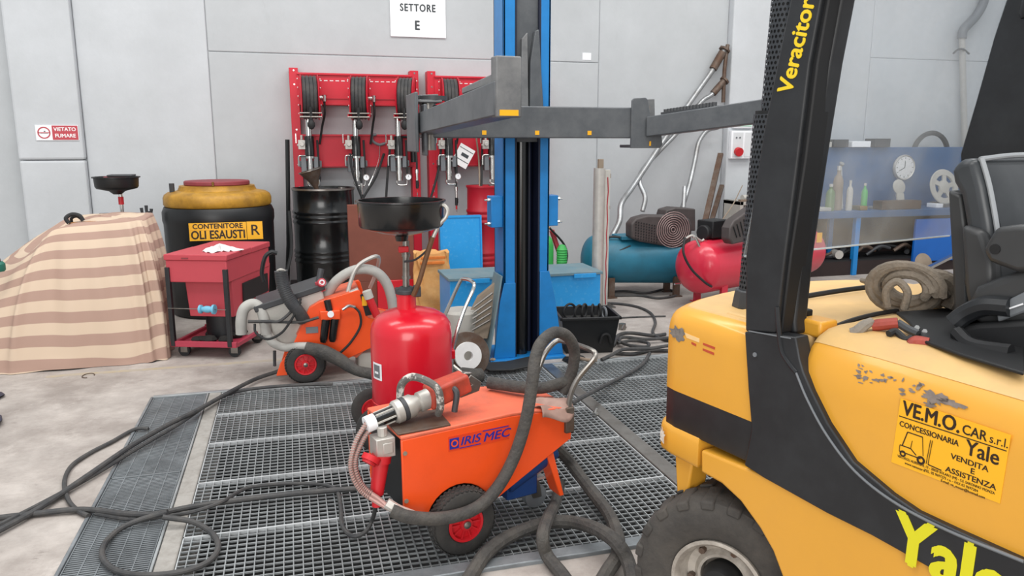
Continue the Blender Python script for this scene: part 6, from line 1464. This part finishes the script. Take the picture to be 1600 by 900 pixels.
floor_hose([(-0.835, 3.255, 0.012), (-0.674, 3.155, 0.014), (-0.549, 3.144, 0.018), (-0.452, 3.106, 0.04), (-0.347, 3.152, 0.045), (-0.257, 3.317, 0.02), (-0.11, 3.335, 0.014), (0.053, 3.282, 0.014), (0.118, 3.204, 0.014), (0.127, 3.041, 0.014), (0.124, 2.873, 0.014), (0.159, 2.78, 0.014), (0.215, 2.814, 0.02), (0.249, 2.865, 0.06), (-0.285, 0.1, 0.248)], 0.0085,
           'thin black mains cable leading to the red plug', name='mains_cable', cat='cable')
CTw = Matrix.Translation(Vector((0.536,2.553,0))) @ Matrix.Rotation(math.atan2(0.2419,0.9703),4,'Z')
o_ = bpy.data.objects['mains_cable']; bpy.data.objects.remove(o_)
endp = CTw @ Vector((-0.283, 0.1, 0.255))
floor_hose([(-0.835, 3.255, 0.012), (-0.674, 3.155, 0.014), (-0.549, 3.144, 0.018), (-0.452, 3.106, 0.04), (-0.347, 3.152, 0.045), (-0.257, 3.317, 0.02), (-0.11, 3.335, 0.014), (0.053, 3.282, 0.014), (0.118, 3.204, 0.014), (0.127, 3.041, 0.014), (0.124, 2.873, 0.014), (0.159, 2.78, 0.014), (0.207, 2.776, 0.03), (0.237, 2.785, 0.08), endp], 0.0085,
           'thin black mains cable leading to the red plug', name='mains_cable', cat='cable')
floor_hose([(-0.553, 3.07, 0.05), (-0.446, 3.041, 0.03), (-0.368, 2.957, 0.016), (-0.332, 2.832, 0.016), (-0.359, 2.733, 0.016), (-0.439, 2.691, 0.016), (-0.553, 2.695, 0.018), (-0.655, 2.753, 0.016), (-0.723, 2.851, 0.016), (-0.746, 2.965, 0.016), (-0.717, 3.077, 0.016), (-0.643, 3.114, 0.03), (-0.54, 3.1, 0.055)], 0.011,
           'black hose looped into a round coil on the narrow grating', n=10)
# hoses wrapped in textile right of the orange cart
floor_hose([CTw @ Vector((0.44,0.12,0.33)), (1.09, 2.963, 0.15), (1.137, 2.926, 0.08), (1.155, 2.785, 0.045), (1.15, 2.622, 0.04), (1.114, 2.458, 0.04), (1.057, 2.332, 0.04), (0.986, 2.248, 0.04), (0.896, 2.141, 0.04), (0.795, 2.025, 0.04)], 0.026,
           'sleeved black hose dropping from the cart front onto the grating', 'sleeve', n=10)
floor_hose([(0.472, 2.278, 0.03), (0.541, 2.388, 0.03), (0.614, 2.477, 0.045), (0.731, 2.568, 0.045), (0.872, 2.61, 0.05), (0.98, 2.58, 0.055), (1.019, 2.42, 0.1), (1.047, 2.307, 0.1), (1.068, 2.258, 0.05), (1.037, 2.148, 0.035)], 0.026,
           'sleeved black hose snaking over the steel edge beam', 'sleeve', n=10)
floor_hose([(1.065, 2.972, 0.03), (0.988, 2.808, 0.028), (0.863, 2.545, 0.1), (0.805, 2.423, 0.1), (0.818, 2.409, 0.035), (0.832, 2.276, 0.03), (0.835, 2.1, 0.03)], 0.024,
           'sleeved black hose crossing under another beside the cart foot', 'sleeve', n=10)
floor_hose([(1.288, 3.436, 0.22), (1.507, 3.803, 0.12), (1.819, 4.219, 0.03), (2.068, 4.433, 0.02), (2.238, 4.6, 0.02), (2.395, 4.823, 0.02)], 0.012,
           'black cable running from the cart handle over the grating', name='floor_cable', cat='cable')
floor_hose([(2.5, 6.508, 0.012), (2.801, 6.542, 0.012), (2.984, 6.37, 0.012), (3.005, 6.082, 0.012), (2.887, 5.729, 0.012), (2.699, 5.392, 0.012), (2.68, 5.188, 0.012), (2.752, 5.068, 0.012)], 0.012,
           'black cable curving over the concrete beside the steel post', name='floor_cable', cat='cable')
floor_hose([(2.522, 5.95, 0.008), (2.737, 5.965, 0.008), (3.079, 5.919, 0.008)], 0.007, 'thin straight cable on the concrete near black crate', name='floor_cable', cat='cable')
rr = random.Random(3)
for k in range(6):
    cx, cy = 985+rr.uniform(-8,14), 536+rr.uniform(-6,6); rx = 26+5*k; ry = 6+2.2*k
    pts = []
    labs = ['smallest inner loop', 'second loop', 'third loop', 'fourth loop', 'fifth loop', 'widest outer loop']
CABLES = [
 ([(2.078, 5.007, 0.014), (2.237, 5.11, 0.014), (2.395, 5.377, 0.016), (2.524, 5.434, 0.014), (2.658, 5.31, 0.014), (2.774, 5.32, 0.014)], 'cable of the tangled heap rising steeply from crate foot'),
 ([(2.162, 4.912, 0.014), (2.287, 4.859, 0.014), (2.435, 4.906, 0.014), (2.569, 4.868, 0.014)], 'front cable of the tangled heap, nearly straight'),
 ([(2.705, 5.133, 0.034), (2.523, 5.145, 0.034), (2.384, 5.245, 0.034), (2.305, 5.148, 0.034), (2.329, 5.007, 0.034), (2.426, 4.942, 0.034), (2.483, 5.039, 0.034), (2.414, 5.136, 0.034), (2.268, 5.1, 0.034)], 'cable of the tangled heap wound in a flat double loop'),
 ([(2.571, 4.876, 0.05), (2.376, 4.84, 0.05), (2.216, 4.868, 0.05), (2.097, 4.819, 0.03), (2.008, 4.778, 0.016)], 'top cable of the tangled heap, ending on grating'),
]
for pts, lab in CABLES: floor_hose(pts, 0.013, lab, name='cable_tangle', cat='cable')
floor_hose([(2.963, 7.058, 0.01), (3.175, 7.015, 0.02), (3.366, 6.898, 0.012), (3.646, 7.031, 0.012), (3.643, 6.751, 0.012), (3.373, 6.629, 0.012), (3.248, 6.796, 0.012), (3.005, 6.865, 0.012)], 0.012,
           'black hose lying in flat bends under the teal compressor')

# ================================================================ black crate with hoops
CR = thing('plastic_crate', 'open black plastic crate of metal hoops beside lift column', 'crate', (2.03,5.14,0), -0.16)
def crate(u, v): pass
bx = [(-0.17,-0.13),(0.17,-0.13),(0.17,0.16),(-0.17,0.16)]; tp = [(-0.215,-0.18),(0.205,-0.18),(0.205,0.20),(-0.215,0.20)]
c_ = MB()
for i in range(4):
    a, b = bx[i], bx[(i+1)%4]; c2, d_ = tp[(i+1)%4], tp[i]
    q_ = 0.96
    c_.hexa([(a[0],a[1],0.0),(b[0],b[1],0.0),(b[0]*q_,b[1]*q_,0.0),(a[0]*q_,a[1]*q_,0.0)],[(d_[0],d_[1],0.27),(c2[0],c2[1],0.27),(c2[0]*q_,c2[1]*q_,0.27),(d_[0]*q_,d_[1]*q_,0.27)])
c_.box(-0.17,0.17,-0.13,0.16,0.0,0.012)
c_.obj('tub','black',CR)
MB().box(-0.228,0.218,-0.195,-0.172,0.258,0.278).box(-0.228,0.218,0.192,0.213,0.258,0.278).box(-0.228,-0.206,-0.195,0.213,0.258,0.278).box(0.196,0.218,-0.195,0.213,0.258,0.278).obj('rim','black',CR,bevel=0.004)
MB().tube([(0.07,-0.16,0.08),(0.09,-0.165,0.14),(0.13,-0.165,0.14),(0.15,-0.16,0.08)],0.012,n=8).obj('handle_hole','fork_dark',CR)
MB().box(-0.15,0.15,-0.11,0.14,0.012,0.22).obj('inner_load','soil',CR)
crm = Matrix.Translation((2.03,5.14,0)) @ Matrix.Rotation(-0.16,4,'Z')
for k, (x, y, r_, m_, lab) in enumerate(((-0.12,0.02,0.055,'rubber','black hoop at the column end of the black crate'),(-0.06,-0.02,0.05,'rubber','second black hoop in the black crate'),(-0.01,0.02,0.05,'rubber','third black hoop in the middle of the black crate'),(0.04,-0.03,0.055,'fork_dark','tall dark hoop in the black crate'),(0.10,0.0,0.05,'rubber','black hoop leaning at the post end of the crate'),(0.12,-0.06,0.04,'grey_mid','small grey ring in the black crate corner'))):
    ang = 0.5+0.25*k
    pts = [crm @ Vector((x+r_*math.cos(ang)*math.cos(t_), y+r_*math.sin(ang)*math.cos(t_), 0.28+r_*1.0*math.sin(t_))) for t_ in [2*PI*i/20 for i in range(20)]]
    lone(MB().tube(pts, 0.009, n=7, closed=True, smooth=False), 'metal_hoop', m_, lab, 'hoop', group='hoops in the black crate')

# ================================================================ clutter round the lift foot
HS = thing('heat_shield', 'grey ribbed heat shield plate leaning on the blue lift column', 'heat shield', (1.254, 5.35, 0.0))
hm_ = basis((1.155, 5.02, 0.208), (0.42,0.12,0.30), (-0.30,0.18,0.80))
pl_ = [(-0.02,-0.02),(0.14,-0.05),(0.22,0.02),(0.24,0.34),(0.17,0.38),(0.02,0.20),(-0.04,0.06)]
hp_ = [Vector((1.118, 5.06, 0.155)), Vector((1.254, 5.02, 0.156)), Vector((1.331, 5.08, 0.411)), Vector((1.347, 5.12, 0.54)), Vector((1.208, 5.14, 0.429)), Vector((1.142, 5.1, 0.327))]
back = Vector((0.012,0.03,0.012))
n_ = len(hp_)
sh_ = MB().add([*hp_]+[p+back for p in hp_], [tuple(range(n_)), tuple(range(2*n_-1,n_-1,-1))]+[(i,(i+1)%n_,n_+(i+1)%n_,n_+i) for i in range(n_)]).obj('plate','tan',HS,world=True,bevel=0.006)
for k in range(5):
    a = Vector((1.175, 5.08, 0.384))+ (Vector((1.153, 5.05, 0.228))-Vector((1.175, 5.08, 0.384)))*(k/4.0); b = Vector((1.308, 5.08, 0.476)) + (Vector((1.276, 5.03, 0.298))-Vector((1.308, 5.08, 0.476)))*(k/4.0)
    fwd = Vector((-0.012,-0.035,0.0))
    MB().tube([a+fwd, b+fwd], 0.009, n=8, smooth=False).obj('rib','steel',sh_,world=True)
BDk = thing('brake_disc', 'worn brake disc standing on edge behind the red tank', 'brake disc', (1.02,4.62,0))
dm = basis((1.02,4.66,0.155), (1,0.1,0), (-0.02,0.2,1))
MB(dm).lathe([(0.085,0.0),(0.15,0.0),(0.152,0.006),(0.152,0.026),(0.15,0.03),(0.085,0.03),(0.085,0.0)],48).obj('friction_ring','rust_steel',BDk,world=True)
MB(dm).lathe([(0.03,0.02),(0.088,0.02),(0.088,0.055),(0.03,0.055),(0.03,0.02)],36).obj('bell','paper',BDk,world=True)
lone(MB().lathe([(0,0),(0.11,0),(0.12,0.02),(0.12,0.33),(0.10,0.35),(0,0.35)],28,Matrix.Translation((1.10,5.16,0.0))), 'white_canister', 'white_tank', 'dirty white canister behind the brake disc', 'canister')
floor_hose([(0.927, 4.685, 0.05), (0.972, 4.601, 0.05), (1.034, 4.541, 0.05), (1.094, 4.552, 0.05)], [0.04,0.05,0.052,0.045], 'fat black sleeved hose end lying behind the red tank', 'sleeve', n=12)
lone(MB().tube([(0.893, 4.45, 0.154), (0.938, 4.4, 0.113), (0.958, 4.35, 0.065), (0.934, 4.3, -0.005)],0.014,n=8), 'bent_tube', 'steel', 'bent dull steel tube leaning behind the orange cart', 'tube')
rr = random.Random(17)
def rock(c, r, m, nm, lab, cat, seed, sq=(1,1,0.5)):
    g_ = random.Random(seed)
    mb = MB().ball(c, r, 9, sq)
    for i, v in enumerate(mb.v): mb.v[i] = Vector(c) + (v-Vector(c))*g_.uniform(0.75,1.2)
    for i in range(len(mb.v)):
        if mb.v[i].z < 0.001: mb.v[i].z = 0.001
    return lone(mb, nm, m, lab, cat, smooth=False)
lone(MB().prism([(1.128, 4.876, 0.0)[:2], (1.34, 4.863, 0.0)[:2], (1.576, 4.958, 0.0)[:2], (1.489, 4.727, 0.0)[:2], (1.329, 4.667, 0.0)[:2], (1.184, 4.694, 0.0)[:2]], 0.021, 0.034, 'z'), 'rubber_mat', 'rubber', 'crumpled black rubber mat at the foot of lift column', 'mat', bevel=0.004)
spots = [(715,560,0.045,'soil'),(733,556,0.05,'soil'),(752,548,0.06,'soil'),(760,560,0.035,'rust_steel'),(722,572,0.03,'steel'),(890,567,0.05,'black'),(905,562,0.04,'rubber'),(742,566,0.02,'tan'),(770,571,0.022,'wood'),(748,572,0.018,'brass'),(728,548,0.05,'soil')]
where = ['by the white canister','behind the brake disc','against the heat shield','before the blue gusset','near the fat hose end','under the black crate','between crate and lift foot','by the heat shield corner','on the black rubber mat','at the edge of the rubber mat','under the heat shield']
nmz = {'soil':('oily_lump','oily black lump','lump'),'rust_steel':('rusty_part','rusty metal part','metal part'),'steel':('steel_part','grey steel part','metal part'),'black':('black_block','black plastic block','block'),'rubber':('rubber_block','black rubber block','block'),'tan':('tan_scrap','tan scrap piece','scrap'),'wood':('wood_scrap','wooden scrap piece','scrap'),'brass':('brass_part','small brass part','metal part')}
for k, (u, (px_, py_, r_, m_)) in enumerate(zip(where, spots)):
    pos = [(1.064, 5.138, 0.0), (1.157, 5.18, 0.0), (1.273, 5.289, -0.0), (1.26, 5.082, 0.0), (1.054, 4.944, 0.0), (1.786, 4.816, 0.0), (1.878, 4.872, 0.0), (1.16, 5.01, 0.0), (1.26, 4.901, 0.0), (1.164, 4.913, 0.0), (1.165, 5.32, -0.0)][k]
    a_, b_, c2_ = nmz[m_]
    rock((pos[0],pos[1],r_*0.35+(0.034 if k in (8,) else 0)), r_, m_, a_, b_+' '+u, c2_, k)
for k, (pos, lab) in enumerate((((1.161, 5.093, 0.0),'bright nut lying by the white canister'),((1.157, 4.962, 0.0),'bright bolt lying before the heat shield'),((1.202, 4.998, 0.0),'bright washer lying near the blue gusset'),((1.562, 3.79, 0.0),'steel nut resting on the mesh grating'))):
    lone(MB().cyl((pos[0],pos[1],0.002),(pos[0],pos[1],0.018),0.016,n=6).cyl((pos[0],pos[1],0.018),(pos[0]+0.01,pos[1],0.045),0.007,n=8), 'loose_bolt', 'chrome', lab, 'bolt', group='loose bolts on the floor')
lone(MB().tube([(1.844, 4.911, 0.02), (1.883, 4.763, 0.03), (1.962, 4.76, 0.02)],0.012,n=8), 'short_stick', 'wood', 'short wooden stick beside the black crate', 'stick')
lone(MB().cyl((2.528, 5.602, 0.0),((2.528, 5.602, 0.0)[0],(2.528, 5.602, 0.0)[1],0.05),0.03,n=14).tube([(2.443, 5.415, 0.05), (2.503, 5.512, 0.06), (2.533, 5.541, 0.03)],0.008,n=6), 'trolley_roller', 'steel', 'small loose trolley roller on the concrete by cables', 'roller')
# small items on the concrete, left
cx_ = (-1.339, 5.388, 0.003)
lone(MB().tube([(cx_[0]+0.035*math.cos(a_*0.6),cx_[1]+0.05*math.sin(a_*0.6),0.004) for a_ in range(9)],0.003,n=5), 'wire_ring', 'rust_steel', 'tiny bent wire ring on the floor before the tarpaulin', 'wire')
lone(MB().hexa([(-1.931, 5.226, 0.0), (-1.773, 5.181, 0.0), (-1.733, 5.119, 0.0), (-1.807, 4.857, 0.0)],[(-1.905, 5.156, 0.02), (-1.749, 5.112, 0.02), (-1.71, 5.051, 0.02), (-1.783, 4.793, 0.02)]), 'dark_plate', 'navy_box', 'dark flat plate on the concrete floor', 'plate', bevel=0.003)
lone(MB().hexa([(-1.766, 4.738, 0.0), (-1.629, 4.72, 0.0), (-1.594, 4.626, 0.0), (-1.622, 4.309, 0.0)],[(-1.731, 4.643, 0.03), (-1.597, 4.625, 0.03), (-1.562, 4.533, 0.03), (-1.59, 4.223, 0.03)]), 'dark_block', 'navy_box', 'dark slab nearer the hoses on the concrete floor', 'slab', bevel=0.003)
# oil stains on concrete
# ================================================================ things lying on the forklift hood
fkm = Matrix.Translation(Vector((1.087,1.742,0))) @ Matrix.Rotation(math.atan2(-0.9707,0.2402),4,'Z')
def fw(*a): return [fkm @ Vector(p) for p in a]
HC = thing('coiled_hose', 'dusty beige hose wound in a thick coil on the forklift hood', 'hose', fkm @ Vector((0.21,0.42,1.07)))
cc = Vector((0.215,0.43,1.122)); ex = Vector((0.92,0.38,0.0)).normalized(); ez = Vector((0,0,1)); ey = ez.cross(ex)
turns = []
rr = random.Random(2)
coilm = MB(fkm)
pts = []
for i in range(150):
    a = 2*PI*i/24.0
    lay = i/150.0
    rad = 0.066 - 0.014*math.sin(a*0.37) - 0.010*math.sin(i*0.11)
    p_ = cc + ex*(rad*1.05*math.cos(a)) + ez*(rad*0.78*math.sin(a)) + ey*(-0.055 + 0.11*((i*0.021) % 1.0))
    pts.append(p_)
coilm.tube(pts, 0.0125, n=8, smooth=False).obj('hose_windings','coil',HC,world=True)
MB(fkm).tube([cc+ex*-0.03+ez*-0.045+ey*-0.07, cc+ex*-0.035+ez*0.0+ey*-0.075, cc+ex*-0.01+ez*0.025+ey*-0.078, cc+ex*0.015+ez*0.0+ey*-0.078, cc+ex*0.01+ez*-0.045+ey*-0.072], 0.010, n=8).obj('hose_end','coil',HC,world=True)
MB(fkm).tube([cc+ex*0.04+ez*0.04+ey*-0.02, cc+ex*0.09+ez*0.03, cc+ex*0.11+ez*-0.01+ey*0.01, cc+ex*0.10+ez*-0.045+ey*0.0], 0.020, n=8).obj('hose_bight','coil',HC,world=True)
lone(MB(fkm).tube([(0.087, 0.42, 1.122), (0.126, 0.4, 1.126), (0.167, 0.39, 1.138), (0.197, 0.39, 1.152)],[0.008,0.011,0.010,0.008],n=8), 'glove_finger', 'rag', 'grey rag strip beside the coiled hose on the hood', 'rag')
rag = lone(MB(fkm).tube([(0.301, 0.09, 1.06), (0.313, 0.1, 1.065), (0.322, 0.11, 1.079), (0.327, 0.13, 1.087)],[0.010,0.014,0.013,0.010],n=9), 'rag', 'rag', 'crumpled grey rag on the hood before the red grips', 'rag')
M['grip_red'] = mat('worn_grip_red','#9a4034',0.6,var=0.2,scale=30)
PL_ = thing('jump_clamp', 'red handled clamp lying on the forklift hood', 'clamp', fkm @ Vector((0.35, 0.14, 1.076)))
MB(fkm).tube([(0.328, 0.13, 1.077), (0.342, 0.14, 1.081), (0.373, 0.16, 1.089)],[0.012,0.014,0.013],n=10).obj('grip','grip_red',PL_,world=True)
MB(fkm).tube([(0.437, 0.11, 1.058), (0.446, 0.12, 1.066), (0.469, 0.13, 1.067)],[0.011,0.014,0.012],n=10).obj('grip','grip_red',PL_,world=True)
MB(fkm).tube([(0.373, 0.16, 1.089), (0.401, 0.16, 1.079), (0.424, 0.16, 1.074)],0.010,n=8).obj('jaw','grey_dark',PL_,world=True)
lone(MB(fkm).tube([(0.385, 0.11, 1.072), (0.389, 0.13, 1.076), (0.42, 0.12, 1.066), (0.429, 0.13, 1.07)],0.008,n=8), 'black_cable', 'rubber', 'short black cable beside the red clamp grips', 'cable')
lone(MB(fkm).tube([(0.505, 0.11, 1.056), (0.524, 0.12, 1.055), (0.551, 0.12, 1.054)],[0.004,0.009,0.005],n=8), 'rag', 'paper', 'pale rag tucked under the forklift seat', 'rag')
